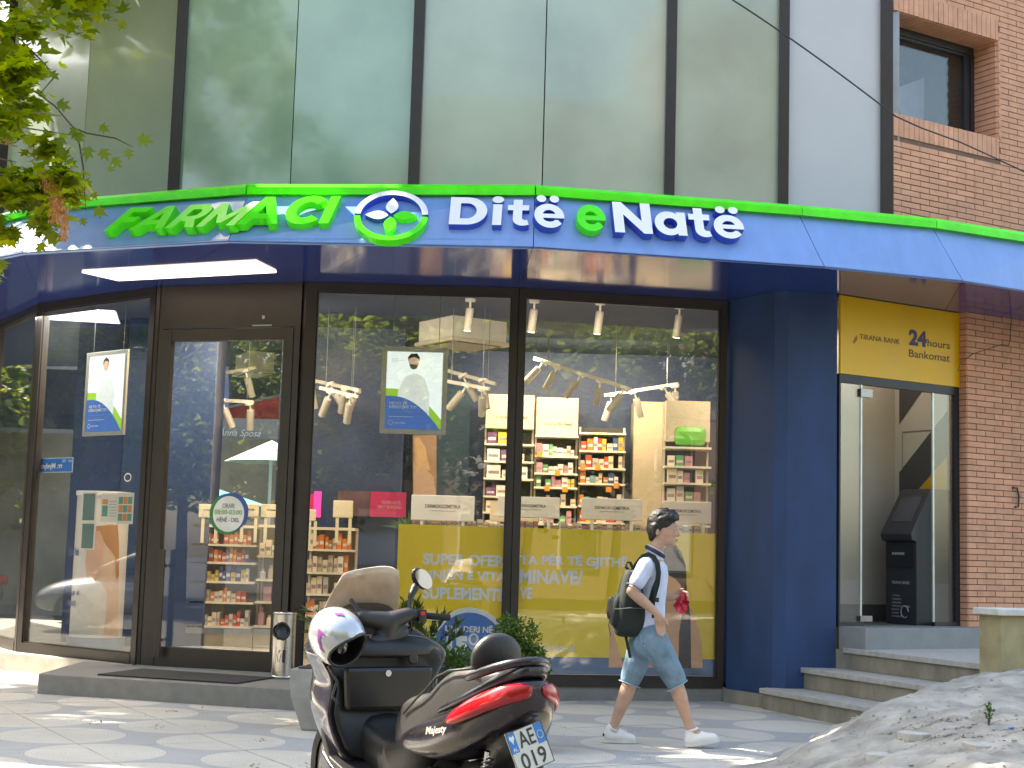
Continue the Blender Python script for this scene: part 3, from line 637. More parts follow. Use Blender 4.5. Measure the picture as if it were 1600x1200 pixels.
lg.build('logo_mark',BROWN if False else mat('logo_bronze',(.45,.25,.08),.5),bs)
kf=MB(BK.M); kf.box(ua,ub,sb0-.085,sb0-.002,-.05,.02); kf.box(ua,ua+.02,.80,sb0-.085,-.03,.02); kf.box(ub-.06,ub,.80,sb0-.085,-.03,.02)
fa=BK.px(1345,800)[0]; fb=BK.px(1458,800)[0]
kf.box(ua+.02,fa+.03,.80,.84,-.03,.02); kf.box(fb,ub-.06,.80,.84,-.03,.02); kf=kf.build('kiosk_frame',mat('anthracite_frame',(.03,.032,.04),.4,.3),bb)
for (x0,x1) in ((ua+.02,fa),(fb,ub-.06)):
    p=MB(BK.M); p.box(x0,x1,.84,sb0-.085,-.012,0); p.build('pane',GLASSB,kf)
    e=MB(BK.M); xx=x1 if x0<.5 else x0; e.box(xx-.008,xx+.014,.84,sb0-.086,-.014,.004); e.build('glass_edge',mat('polished_edge',(.55,.6,.58),.2,.3),kf)
for z0_,z1_ in ((.845,.9),(sb0-.21,sb0-.13)): hg=MB(BK.M); hg.box(fa-.03,fa+.13,z0_,z1_,-.02,.03); hg.build('door_clamp',mat('steel_clamp',(.25,.25,.27),.25,.9),kf)
# lobby shell
WLB=mat('lobby_wall',(.47,.45,.40),.6,0,.04,1.5); LD=.88
lw=MB(BK.M)
lw.box(-.15,-.012,.80,4.0,-LD,-.06); lw.build('lobby_wall',WLB,bb)
lw=MB(BK.M); lw.box(-.01,ub+.3,.80,4.0,-LD-.1,-LD); lw.build('lobby_wall',WLB,bb)
lw=MB(BK.M); lw.box(ub+.001,ub+.2,.8,4.0,-LD,-.11); lw.build('lobby_wall',WLB,bb)
lw=MB(BK.M); lw.box(-.01,ub,4.0,4.04,-LD,-.05); lw.build('lobby_ceiling',WLB,bb)
lw=MB(BK.M); lw.box(-.005,ub,.70,.80,-LD,-.05); lw.build('lobby_floor',mat('lobby_floor_tile',(.16,.16,.15),.3,0,.08),bb)
lw=MB(BK.M); lw.box(.004,ub,.80,.98,-LD,-LD+.012); lw.build('lobby_skirting',mat('grey_skirting',(.09,.09,.09),.5),bb)
# graphic stripes on the side lobby wall
GST=mat('dark_stripe_print',(.06,.062,.066),.6,0,.03); YST=mat('yellow_stripe_print',(.62,.36,.01),.6,0,.03)
SW=Fr(BK.P(ub-.0,0,-LD),BK.Z,(0,0,1))
def onside(pts,c=.004): return [(*SW.px(x,y,c),c) for x,y in pts]
s=MB(SW.M); s.poly(onside([(1405,609),(1440,612),(1405,663)])); s.poly(onside([(1405,738),(1480,642),(1480,712),(1430,770),(1405,800)])); s.build('wall_graphic',GST,bb)
s=MB(SW.M); s.poly(onside([(1438,762),(1480,714),(1480,775),(1438,775)],.005)); s.build('wall_graphic',YST,bb)
s=MB(SW.M); pts=onside([(1410,675),(1455,672)],.006); s.tube([pts[0],pts[1]],.004,4); pts=onside([(1410,675),(1410,735)],.006); s.tube([pts[0],pts[1]],.004,4); s.build('hatch_outline',mat('grey_line',(.2,.2,.2),.6),bb)
lw=MB(BK.M); j=BK.px(1357,800,-LD)[0]; lw.box(.0045,.0065,.8,4,-LD+.001,-LD+.006); lw.build('panel_joint',BLK,bb)
# cash machine: stands against the right wall, its front turned to the left
atm=thing('cash_machine','dark grey cash machine with sloping screen standing in the bank lobby','cash machine',tuple(BK.P(1.3,.8,-.3)))
AT=mat('atm_graphite',(.035,.037,.043),.4,0,.05)
afr=Fr(BK.P(1.20,0,-.54),BK.Z,(0,0,1)); W=.43
zt=2.20; zl=1.74
b=MB(afr.M); prof=[(.80,0),(zl-.10,0),(zl-.08,.06),(zl-.02,.08),(zt-.04,-.20),(zt,-.24),(zt,-.49),(.80,-.49)]
b.loft([[(0,z,c) for z,c in prof],[(W,z,c) for z,c in prof]]); b.build('cabinet',AT,atm,bevel=.01)
def sl_(t,o): z=zl-.02+(zt-.04-zl+.02)*t; c=.08-.28*t; return z+o*.52,c+o*.85
z1_,c1_=sl_(.30,.004); z2_,c2_=sl_(.90,.004); sc=MB(afr.M); sc.add([(.07,z1_,c1_),(.36,z1_,c1_),(.36,z2_,c2_),(.07,z2_,c2_)],[(0,1,2,3)]); sc.build('screen',mat('dead_screen',(.07,.075,.085),.12),atm)
sc=MB(afr.M); sc.box(.02,W-.02,zl-.36,zl-.12,.002,.015); sc.build('card_panel',BLK,atm)
LT=mat('light_print',(.45,.45,.45),.5,0,0)
q=MB(afr.M); [q.box(.11+.035*k,.138+.035*k,zl-.23,zl-.205,.016,.019) for k in range(5)]; q.build('keys',LT,atm)
text('lettering','TIRANA BANK',afr,.09,.34,zl-.53,zl-.50,.002,LT,atm,.002,.01)
for k,t in enumerate(('• TERHEQJE','• TRANSFERTA','• DEPOZITIME','• KONTROLLI I LLOGARISE','  BILANCI','• PAGESAT','  E FATURAVE')): text('lettering',t,afr,.09,.09+.022*len(t)*.5,zl-.66-.035*k,zl-.642-.035*k,.002,LT,atm,.002,.0)
q=MB(afr.M); q.tube([(.27+.05*math.cos(t),.93+.06*math.sin(t),.004) for t in [R_(300-k*12) for k in range(26)]],.006,5); q.build('round_arrow',LT,atm)
# ------------------------------------------------------------ stairs
stairs=thing('stone_stairs','worn terrazzo stairs climbing to the bank lobby beside the navy column','stairs',(3.4,14,0))
E_=Vector((.374,-.927,0)); Nn=Vector((.927,.374,0))
def stair(S0,z0,z1,L,back,name):
    P=Vector((*S0,0)); u=E_; n=Nn; O=[P,P+u*L,P+u*L+n*back,P+n*back]
    b=MB(); b.prism([(p.x,p.y) for p in O],z0,z1-.05); b.build('riser',STEPR,stairs,bevel=.004)
    O2=[P-n*.03-u*.02,P+u*L-n*.03,P+u*L+n*back,P+n*back-u*.02]
    b=MB(); b.prism([(p.x,p.y) for p in O2],z1-.049,z1); b.build('tread',STEPT,stairs,bevel=.006)
S1=atz(1192,1075,.2); S2=atz(1256,1043,.4); S3=atz(1322,1012,.6)
stair((S1.x,S1.y),-.02,.2,3.0,1.0,'s'); stair((S2.x,S2.y),.201,.4,3.1,1.0,'s'); stair((S3.x,S3.y),.401,.6,3.4,3.2,'s')
# patch behind the first treads so they meet the column
b=MB(); b.prism([(S1.x+.03,S1.y-.02),(S1.x+.9,S1.y+.35),(3.6,15.3),(2.6,15.3)],.02,.197); b.build('riser',STEPR,stairs)
b=MB(); b.prism([(S2.x+.02,S2.y-.03),(S2.x+.9,S2.y+.3),(3.9,15.3),(3.0,15.3)],.1,.397); b.build('riser',STEPR,stairs)
TL=BK.P(.06,.6,.42); 
b=MB(BK.M); b.box(-.0,u148+.05,.585,.80,.021,.38); b.build('threshold_block',mat('grey_granite_sill',(.26,.265,.265),.5,0,.1,6,.2,120),stairs,bevel=.006)
b=MB(BK.M); b.box(u148+.06,4.2,.585,.75,CW+.001,.40); b.build('riser',STEPR,stairs); b=MB(BK.M); b.box(u148+.06,4.2,.751,.798,CW+.001,.43); b.build('tread',STEPT,stairs)
b=MB(BK.M); b.box(.3,4.2,.0,.54,-.1,.9); b.build('landing',STEPR,stairs)
b=MB(); b.prism([(3.12,14.66),(3.30,14.56),(3.45,14.66),(3.6,15.3),(3.2,15.3)],.0,.582); b.build('side_block',STEPR,stairs)
b=MB(); b.prism([(3.19,14.67),(3.21,14.66),(3.30,14.70),(3.5,15.3),(3.2,15.3)],.583,.79); b.build('side_block',STEPR,stairs)
# low yellow wall with white capping
lw=thing('low_wall','short ochre wall end with chipped white capping beside the stairs','low wall',(4.2,12,.5))
FRW=facet((4.02,12.25),(4.50,12.40)); OC=mat('ochre_render',(.40,.34,.19),.85,0,.18,5,.4,60)
b=MB(FRW.M); b.box(0,.234,.35,1.02,-.30,0); b.build('wall_end',OC,lw,bevel=.008)
b=MB(FRW.M); b.box(.235,2.5,.2,1.02,-.24,-.004); b.build('wall',mat('cream_render',(.55,.5,.42),.85,0,.15,4,.3),lw,bevel=.008)
b=MB(FRW.M); b.box(-.06,2.5,1.02,1.075,-.3,.05); b.build('capping',mat('white_capping',(.68,.66,.62),.7,0,.12,12,.4,60),lw,bevel=.008)
# ------------------------------------------------------------ prints on and behind the glass
PY=mat('banner_yellow',(.98,.64,.0),.5,0,.03,2); PB=mat('banner_blue',(.05,.17,.50),.5,0,.03); PG=mat('print_grey',(.80,.79,.72),.5,0,0); PBL=mat('print_blue_grey',(.10,.17,.30),.5,0,0)
PW=mat('print_white',(.78,.78,.76),.5,0,0); SKIN_P=mat('print_skin',(.82,.40,.17),.5,0,.1,3); HAIR_P=mat('print_hair',(.03,.01,.006),.5,0,.25,4); BLOND_P=mat('print_blond',(.58,.38,.2),.5,0,.2,8,streak=.15)
PGR=mat('print_green',(.25,.55,.05),.5,0,0); PINK=mat('print_pink',(.55,.01,.11),.5,0,.03)
ban=thing('window_banner','wide yellow offer banner with a blue disc pasted inside the two right shop windows','banner',(0,14.85,.3))
CBN=-.03
def rect(fr,x0,x1,yt,yb,c,m,name,par,t=.004):
    a0,b1=fr.px(x0,yt,c); a1,b0=fr.px(x1,yb,c); b=MB(fr.M); b.box(a0,a1,b0,b1,c-t,c); return b.build(name,m,par),(a0,a1,b0,b1)
aL,bT=F3.px(623,820,CBN); _,bB=F3.px(640,1047,CBN); _,bS=F3.px(640,1064,CBN)
L4=LEN[4]; L5=LEN[5]
bB=.41; bS=.245; bT=F3.px(700,821,CBN)[1]
b=MB(F3.M); b.box(aL,L4-.075,bB,bT,CBN-.004,CBN); b.build('sheet',PY,ban); b=MB(F3.M); b.box(aL,L4-.075,bS,bB,CBN-.004,CBN); b.build('sheet',PBL,ban)
aR=F4.px(1118,900,CBN)[0]
b=MB(F4.M); b.box(.075,aR,bB,bT,CBN-.004,CBN); b.build('sheet',PY,ban); b=MB(F4.M); b.box(.075,aR,bS,bB,CBN-.004,CBN); b.build('sheet',PBL,ban)
def bl_(fr,t,xl,xr,yt,yb,m=PG,bold=.045,par=ban,c=CBN+.002,slope=0,mirror=False,name='lettering'):
    a0,b1=fr.px(xl,yt,c); b0=fr.px(xl,yb,c)[1]; a1=fr.px(xr,(yt+yb)/2,c)[0]; return text(name,t,fr,a0,a1,b0,b1,c,m,par,.001,bold,mirror=mirror)
bl_(F3,'SUPER OFER',661,789,864,882); bl_(F4,'TA PËR TË GJITHË',812,981,864,886)
bl_(F3,'LINJËN E VITA',661,792,887,909); bl_(F4,'MINAVE/',812,911,889,912)
bl_(F3,'SUPLEMENTE',661,790,916,936); bl_(F4,'VE',812,832,917,936)
def ell(fr,x,y,rx,ry,c,m,name,par,n=40,t=.002,rot=0):
    a,b=fr.px(x,y,c); aw=abs(fr.px(x+rx,y,c)[0]-a); bh=abs(fr.px(x,y-ry,c)[1]-b); q=MB(fr.M); q.prism([(a+aw*math.cos(2*math.pi*k/n),b+bh*math.sin(2*math.pi*k/n)) for k in range(n)],c-t,c); return q.build(name,m,par)
ell(F3,733,1018,63,69,CBN+.003,PG,'disc_rim',ban); ell(F3,733,1020,57,63,CBN+.005,PB,'disc',ban)
bl_(F3,'ULJE DERI NË',696,770,975,990,PW,.03,c=CBN+.007); bl_(F3,'15',698,731,993,1023,PW,.07,c=CBN+.007); 
b=MB(F3.M); a,bb_=F3.px(740,999,CBN); b.tube([(a+.04*math.cos(R_(t)),bb_+.05*math.sin(R_(t)),CBN+.008) for t in range(0,361,30)],.012,5); b.build('degree_ring',PW,ban)
bl_(F3,'30%',755,790,993,1023,PW,.07,c=CBN+.007)
bl_(F4,'ditenate.al',838,898,1006,1017,PG,.0,c=CBN+.002)
def silh(fr,pts,c,m,name,par): q=MB(fr.M); q.prism([fr.px(x,y,c) for x,y in pts],c-.001,c); return q.build(name,m,par)
silh(F4,[(1000,1043),(1008,990),(1030,950),(1036,900),(1034,860),(1045,850),(1062,862),(1070,890),(1066,930),(1085,960),(1096,1000),(1098,1044)],CBN+.0030,SKIN_P,'figure',ban)
silh(F4,[(1034,872),(1037,858),(1046,849),(1056,851),(1064,862),(1072,884),(1073,920),(1079,965),(1080,1044),(1060,1044),(1061,990),(1067,950),(1064,915),(1056,905),(1044,898),(1038,890)],CBN+.0045,HAIR_P,'figure_hair',ban)
silh(F4,[(951,1043),(953,965),(958,985),(968,1020),(975,1043)],CBN+.0030,SKIN_P,'figure',ban)
# hanging illuminated posters
def poster(fr,c,x0,x1,y0,y1,label,man=True,fr_w=.05):
    a0,b1=fr.px(x0,y0,c); a1,b0=fr.px(x1,y1,c)
    t=thing('hanging_poster',label,'poster',tuple(fr.P((a0+a1)/2,b0,c)))
    FRM=mat('poster_frame',(.48,.46,.40),.4,.3,.04)
    q=MB(fr.M); w_=fr_w; q.box(a0,a1,b0,b0+w_,c-.02,c+.01); q.box(a0,a1,b1-w_,b1,c-.02,c+.01); q.box(a0,a0+w_,b0+w_,b1-w_,c-.02,c+.01); q.box(a1-w_,a1,b0+w_,b1-w_,c-.02,c+.01); q.build('frame',FRM,t,bevel=.004)
    i0,i1,j0,j1=a0+w_,a1-w_,b0+w_,b1-w_; W=i1-i0; H=j1-j0
    q=MB(fr.M); q.box(i0,i1,j0,j1,c-.015,c-.004); q.build('print',mat('lit_print_white',(.66,.74,.74),.4,0,.05,2,emit=(.62,.74,.76),estr=.28),t)
    def cur(rad_,m,cc,nm):
        pts=[(i0,j0)]; n=24
        cx=i0+W*.1; 
        for k in range(n+1):
            x=i0+W*k/n; y=j0+H*(rad_-(rad_-(.13 if rad_>.45 else -.02))*max(0,(k/n-.1)/.9)**2.1)
            pts.append((x,max(j0,y)))
        pts.append((i1,j0)); q=MB(fr.M); q.prism(pts,cc-.001,cc); q.build(nm,m,t)
    cur(.52,mat('lit_print_green',(.30,.6,.05),.4,0,0,emit=(.3,.6,.05),estr=.15),c-.002,'print_band'); cur(.425,mat('lit_print_blue',(.04,.13,.40),.4,0,.03,emit=(.05,.15,.5),estr=.15),c-.0005,'print_field')
    text('lettering','NE PO TË\nKËRKOJMË TY!',fr,i0+W*.07,i0+W*.55,j0+H*.255,j0+H*.36,c+.001,PW,t,.001,.03)
    for k in range(3): 
        q=MB(fr.M); q.box(i0+W*.07,i0+W*(.75-.12*k),j0+H*(.215-.03*k),j0+H*(.222-.03*k),c+.0,c+.0015); q.build('small_print',PW if k==2 else mat('print_faint',(.2,.3,.55),.5),t)
    q=MB(fr.M); q.tube([(i0+W*.1+.022*math.cos(R_(z)),j0+H*.08+.022*math.sin(R_(z)),c+.001) for z in range(0,361,30)],.004,4); q.build('logo_ring',PW,t)
    text('lettering','Ditë e Natë',fr,i0+W*.16,i0+W*.36,j0+H*.068,j0+H*.092,c+.001,PW,t,.001,.02)
    for k in range(3): q=MB(fr.M); q.box(i0+W*.08,i0+W*(.2+.1*(k==1)),j0+H*(.905-.02*k),j0+H*(.909-.02*k),c,c+.001); q.build('small_print',mat('print_mid',(.35,.42,.42),.5),t)
    # printed head, collar
    hx=i0+W*.48; hy=j0+H*.87
    if man:
        q=MB(fr.M); q.prism([(hx+.050*math.cos(2*math.pi*k/20),hy+.075*math.sin(2*math.pi*k/20)) for k in range(20)],c-.001,c); q.build('print_face',mat('print_face',(.55,.38,.28),.5,0,.15,30,emit=(.5,.36,.27),estr=.2),t)
        q=MB(fr.M); q.prism([(hx-.055,hy),(hx-.06,hy+.05),(hx-.03,hy+.085),(hx+.03,hy+.088),(hx+.058,hy+.05),(hx+.055,hy),(hx+.045,hy+.035),(hx,hy+.05),(hx-.045,hy+.035)],c,c+.001); q.build('print_hair',HAIR_P,t)
        q=MB(fr.M); q.prism([(hx-.045,hy-.02),(hx+.045,hy-.03),(hx+.03,hy-.065),(hx,hy-.078),(hx-.03,hy-.065)],c,c+.001); q.build('print_beard',mat('print_beard',(.25,.17,.12),.5),t)
    else:
        q=MB(fr.M); q.prism([(hx+.045*math.cos(2*math.pi*k/20),hy+.07*math.sin(2*math.pi*k/20)) for k in range(20)],c-.001,c); q.build('print_face',mat('print_face',(.55,.38,.28),.5,0,.15,30,emit=(.5,.36,.27),estr=.2),t)
        q=MB(fr.M); q.prism([(hx-.05,hy-.02),(hx-.055,hy+.05),(hx,hy+.085),(hx+.05,hy+.05),(hx+.048,hy-.01),(hx+.035,hy+.04),(hx-.03,hy+.045)],c,c+.001); q.build('print_hair',HAIR_P,t)
    q=MB(fr.M); q.prism([(hx-.16,hy-.55),(hx-.15,hy-.3),(hx-.09,hy-.15),(hx+.01,hy-.11),(hx+.11,hy-.15),(hx+.17,hy-.32),(hx+.17,hy-.55)],c-.002,c-.0012) ; q.build('print_coat',mat('print_coat',(.62,.68,.68),.5,0,.1,10,emit=(.6,.7,.7),estr=.2),t)
    q=MB(fr.M); 
    for aa in (i0+W*.1,i1-W*.08): q.tube([(aa,b1,c-.005),(aa,4.0,c-.005)],.004,4)
    q.build('hanging_wire',GREYM,t)
    return t
poster(F3,-.16,598,696,541,680,'larger hanging poster of a bearded man, in the window right of the door')
poster(F1,-.16,137,193,552,679,'smaller hanging poster of a dark haired worker, in the window left of the door',False,.04)
# opening hours sticker
stk=thing('hours_sticker','round white opening hours sticker reading 08:00-03:00 on the door glass','sticker',tuple(F2.P(*F2.px(357,800),.03)))
CS=.03
ell(F2,355,803,28,32,CS,mat('sticker_green',(.03,.22,.07),.5,0,.1),'backing',stk,t=.002); ell(F2,361,800,27,30,CS+.001,mat('sticker_blue',(.03,.09,.35),.5),'backing',stk,t=.002); ell(F2,357,803,24.5,28,CS+.004,mat('sticker_white',(.75,.75,.72),.5),'face',stk)
SG=mat('sticker_ink',(.10,.12,.12),.5); SGR=mat('sticker_green_ink',(.2,.42,.05),.5)
bl_(F2,'ORARI',348,366,786.5,793.5,SG,.0,stk,CS+.005); bl_(F2,'08:00-03:00',335.5,378,796,803.5,SGR,.02,stk,CS+.005); bl_(F2,'HËNË - DIEL',339,374,807,815,SG,.01,stk,CS+.005)
# reflection of a street sign, built as a mirrored plate behind the glass
sp=thing('plate_reflection','mirror image of a blue street name plate, added behind the left window','reflected sign',tuple(F1.P(.2,2,.0)))
c_=-.08; o,_r=rect(F1,58,113,716,738,c_,mat('plate_rim',(.5,.6,.7),.4),'rim',sp); 
o,_r=rect(F1,59.5,111.5,717.5,736.5,c_+.004,mat('plate_blue',(.01,.16,.55),.4),'plate',sp)
bl_(F1,'rr. Myslym',63,97,724,735,PW,.03,sp,c_+.006,mirror=True); bl_(F1,'10  70',98,112,718.5,722.5,PW,.0,sp,c_+.006,mirror=True)
# round door stickers
for (x,y,lab) in ((201,746,'tiny round registered-mark style ring sticker on the left window'),):
    q=MB(F1.M); a,b_=F1.px(x,y,.0); q.tube([(a+.055*math.cos(R_(k*30)),b_+.04*math.sin(R_(k*30)),.012) for k in range(13)],.005,4); o=q.build('ring_sticker',PW); tag(o,'tiny oval ring sticker on the glass left of the door','sticker')
# ------------------------------------------------------------ curved display counter with print
dc=thing('display_counter','curved white counter printed with a mother and baby picture, behind the left window','counter',(-5,16.8,.2))
cY=16.75
pL=aty(106,1000,cY); pR=aty(188,1000,cY+.1); ccx=(pL.x+pR.x)/2; rad=(pR.x-pL.x)/2*1.04
ztop=1.4+ (852-772)/FPX*(cY-.2); zb_=.19
def cyl(mb,r,z0,z1,a0,a1,n=24,cx=ccx,cy=cY+.1):
    vs=[];fs=[]
    for k in range(n+1):
        t=a0+(a1-a0)*k/n; x=cx+r*math.sin(t); y=cy-r*.9*math.cos(t); vs+= [(x,y,z0),(x,y,z1)]
    for k in range(n): fs.append((2*k,2*k+2,2*k+3,2*k+1))
    mb.add(vs,fs)
mb=MB(); mb.prism([(ccx+rad*math.cos(2*math.pi*k/32),cY+.1+rad*.9*math.sin(2*math.pi*k/32)) for k in range(32)],zb_+.17,ztop-.05); mb.build('body',mat('counter_white',(.66,.62,.56),.4,0,.04),dc,auto=40)
mb=MB(); mb.prism([(ccx+(rad+.03)*math.cos(2*math.pi*k/32),cY+.1+(rad*.9+.03)*math.sin(2*math.pi*k/32)) for k in range(32)],zb_,zb_+.17); mb.build('plinth',mat('counter_blue',(.10,.17,.28),.5),dc,auto=40)
mb=MB(); mb.prism([(ccx+(rad+.015)*math.cos(2*math.pi*k/32),cY+.1+(rad*.9+.015)*math.sin(2*math.pi*k/32)) for k in range(32)],ztop-.049,ztop); mb.build('top',WHITE,dc,auto=40)
def onc(px,py,e): 
    d=ray(px,py); a=d.x*d.x/(rad+e)**2+d.y*d.y/((rad+e)*.9)**2; ox=-ccx; oy=-(cY+.1); b_=2*(ox*d.x/(rad+e)**2+oy*d.y/((rad+e)*.9)**2); c=ox*ox/(rad+e)**2+oy*oy/((rad+e)*.9)**2-1
    D=b_*b_-4*a*c
    t=(-b_-math.sqrt(max(D,0)))/(2*a); return CP+d*t
def cprint(pts,e,m,name):
    # fan over a fine triangulation so the print follows the curve
    bm=bmesh.new(); vs=[bm.verts.new((x,y,0)) for x,y in pts]; f=bm.faces.new(vs); bmesh.ops.triangulate(bm,faces=[f]); bmesh.ops.subdivide_edges(bm,edges=bm.edges[:],cuts=3,use_grid_fill=True)
    for v in bm.verts: v.co=onc(v.co.x,v.co.y,e)
    me=bpy.data.meshes.new(name); bm.to_mesh(me); bm.free(); return link(name,me,m,dc)
cprint([(150,1000),(146,940),(150,880),(158,850),(165,820),(176,818),(185,830),(186,900),(184,1003),(170,1003)],.004,mat('print_skin_soft',(.62,.44,.32),.5,0,.08,5),'print_mother')
cprint([(150,830),(150,822),(184,820),(186,850),(186,900),(182,905),(180,870),(178,845),(168,832)],.006,mat('print_hair_soft',(.45,.22,.09),.5,0,.2,7,streak=.2),'print_mother_hair')
cprint([(136,905),(133,880),(136,850),(144,832),(156,829),(162,845),(160,872),(152,905),(143,912)],.008,mat('print_baby',(.60,.36,.26),.5,0,.06,6),'print_baby')
cprint([(130,1000),(134,930),(143,908),(155,905),(167,925),(166,960),(160,1001)],.007,mat('print_cloth',(.64,.60,.54),.5,0,.08,9),'print_cloth')
for t,x0,x1,y0,y1 in (('Ditë e Natë',108,123,855,868),('NE JEMI KUJDESTARËT',104,124,922,932),('E SHËNDETIT',104,118,937,946)):
    a=[onc(x0,y0,.01),onc(x1,y0,.01),onc(x0,y1,.01)]; f=Fr(a[2],a[1]-a[0],(0,0,1)); text('lettering',t,f,0,(a[1]-a[0]).length,0,(a[0]-a[2]).length,0,mat('soft_blue_ink',(.10,.16,.3),.5),dc,.001,.01)
# notices taped inside the window
def notice(x0,x1,y0,y1,label,cells):
    c=-.03; t=thing('paper_notice',label,'notice',tuple(F1.P(*F1.px(x0,y1,c),c)))
    o,(a0,a1,b0,b1)=rect(F1,x0,x1,y0,y1,c,mat('notice_paper',(.66,.63,.55),.6,0,.03),'sheet',t,.002)
    for (u0,u1,v0,v1,m) in cells: q=MB(F1.M); q.box(a0+(a1-a0)*u0,a0+(a1-a0)*u1,b0+(b1-b0)*v0,b0+(b1-b0)*v1,c+.0005,c+.002); q.build('printed_field',m,t)
NT=mat('notice_teal',(.09,.17,.16),.6,0,.1,20); NO=mat('notice_orange',(.6,.22,.07),.6); NG=mat('notice_green',(.08,.28,.2),.6); NL=mat('notice_line',(.35,.38,.36),.6)
lines=[(.18,.82,.12+.1*k,.15+.1*k,NL) for k in range(8)]
notice(129,149,769,815,'tall dark teal notice at the left of the taped papers in the left window',[(.1,.9,.04,.95,NT)]); notice(127,147,816,859,'grey green notice hanging below the others in the left window',[(.1,.9,.04,.95,NT)])
notice(159,182,771,816,'middle white notice with an orange square in the left window',[(.08,.42,.62,.8,NO),(.08,.42,.2,.58,NG)]+[(.5,.95,.2+.1*k,.23+.1*k,NL) for k in range(6)]); notice(184,207,770,819,'rightmost taped notice with a grid of green and orange squares in the left window',[(.1+.28*i,.35+.28*i,.1+.27*j,.33+.27*j,(NG,NO,NG,NO)[(i+2*j+(j==1))%4]) for i in range(3) for j in range(3)])
# ------------------------------------------------------------ track lights
def spot_proto(name,label,group,lit):
    t=thing(name,label,'spotlight',(0,0,0),group=group)
    q=MB(); q.lathe([(.055,-.03),(.06,0)],14); q.build('mount',WHITE,t,local=True,auto=40)
    q=MB(); q.lathe([(.012,-.10),(.012,-.03)],8); q.build('stem',WHITE,t,local=True)
    T=Matrix.Translation((0,0,-.10))@Matrix.Rotation(R_(12),4,'X')@Matrix.Rotation(R_(6),4,'Y')
    q=MB(T); q.lathe([(.036,-.25),(.043,-.25),(.045,-.02),(.040,0.0)],18); q.build('lamp_housing',mat('spot_white',(.40,.38,.35),.4,0,.03),t,local=True,auto=40)
    q=MB(T); q.lathe([(.034,-.253),(.034,-.249)],16); q.build('lens',mat('lit_lens' if lit else 'dark_lens',(.9,.8,.6) if lit else (.5,.48,.45),.3,0,0,emit=(1,.86,.62) if lit else None,estr=9 if lit else 0),t,local=True)
    return t
sp0=spot_proto('ceiling_spotlight','lit white cylinder spotlight on the ceiling just inside the window','spotlights on the pharmacy ceiling by the windows',True)
P_=[(735,467),(835,469),(938,472),(1062,478)]
LB=['first lit cylinder spotlight from the left, above the hanging poster','second lit cylinder spotlight, right of the window mullion','third lit cylinder spotlight from the left, over the shelves','rightmost lit cylinder spotlight, near the navy column']
for k,(x,y) in enumerate(P_):
    p=atz(x,y,4.16); o=sp0 if k==0 else copy_tree(sp0,None); o.location=(p.x,p.y,4.16); o['label']=LB[k]
    for z in o.children: pass
sp1=spot_proto('track_spotlight','white cylinder spotlight tilted on a hanging lighting rail','spotlights on the hanging rails',False)
def rail(p,q,spots,label,gi,used=[0]):
    t=thing('lighting_rail',label,'lighting rail',tuple((p+q)/2))
    d=(q-p); L=d.length; f=Fr(p,d,(0,0,1)); b=MB(f.M); b.box(0,L,-.02,.02,-.018,.018); b.build('rail',mat('rail_white',(.5,.48,.43),.4),t)
    for s_ in (.15,.85): w_=MB(); w_.tube([p+d*s_,p+d*s_+Vector((0,0,4.16-(p+d*s_).z))],.004,4); w_.build('hanging_rod',GREYM,t)
    for s_,ty,tz in spots:
        o=sp1 if used[0]==0 else copy_tree(sp1,None); used[0]+=1
        c=p+d*s_; o.location=(c.x,c.y,c.z-.0); o.rotation_euler=(ty,tz,rnd.uniform(-1,1)); o['label']=['leftmost','second','third','fourth','rightmost'][min(4,spots.index((s_,ty,tz))) if (s_,ty,tz)!=spots[-1] else 4]+' cylinder spotlight on '+gi
rail(aty(478,592,17.9),aty(562,610,17.2),[(.1,.1,.0),(.45,.3,-.5),(.75,.2,.5),(.95,-.2,.3)],'upper lighting rail left of the poster','the upper rail left of the poster')
rail(aty(500,606,17.0),aty(560,620,16.8),[(.3,.2,.5),(.8,.3,.2)],'lower lighting rail left of the poster','the lower rail left of the poster')
rail(aty(695,578,17.5),aty(775,600,17.0),[(.35,.3,-.4),(.75,-.3,-.3)],'upper lighting rail right of the poster','the upper rail right of the poster')
rail(aty(695,595,16.8),aty(765,608,16.5),[(.5,.2,.5),(.85,.3,.3)],'lower lighting rail right of the poster','the lower rail right of the poster')
rail(aty(835,560,18.5),aty(985,608,17.6),[(.1,.4,.4),(.25,-.3,.4),(.5,.2,.4),(.7,.3,.3),(.95,-.2,.5)],'longest lighting rail hanging over the middle of the shop','the longest rail over the shop middle')
rail(aty(945,618,19),aty(1060,600,18.4),[(.1,.1,.1),(.4,.2,-.3),(.8,.3,-.5),(.95,.2,-.4)],'lighting rail hanging before the right shelves','the rail before the right shelves')
rail(aty(318,588,18.5),aty(400,575,18.2),[(.35,.1,.1),(.8,.2,-.2)],'lighting rail seen through the glass door','the rail seen through the door')
rail(aty(335,625,17.6),aty(395,628,17.4),[(.2,.2,-.3),(.9,.2,-.4)],'lower lighting rail seen through the glass door','the lower rail seen through the door')
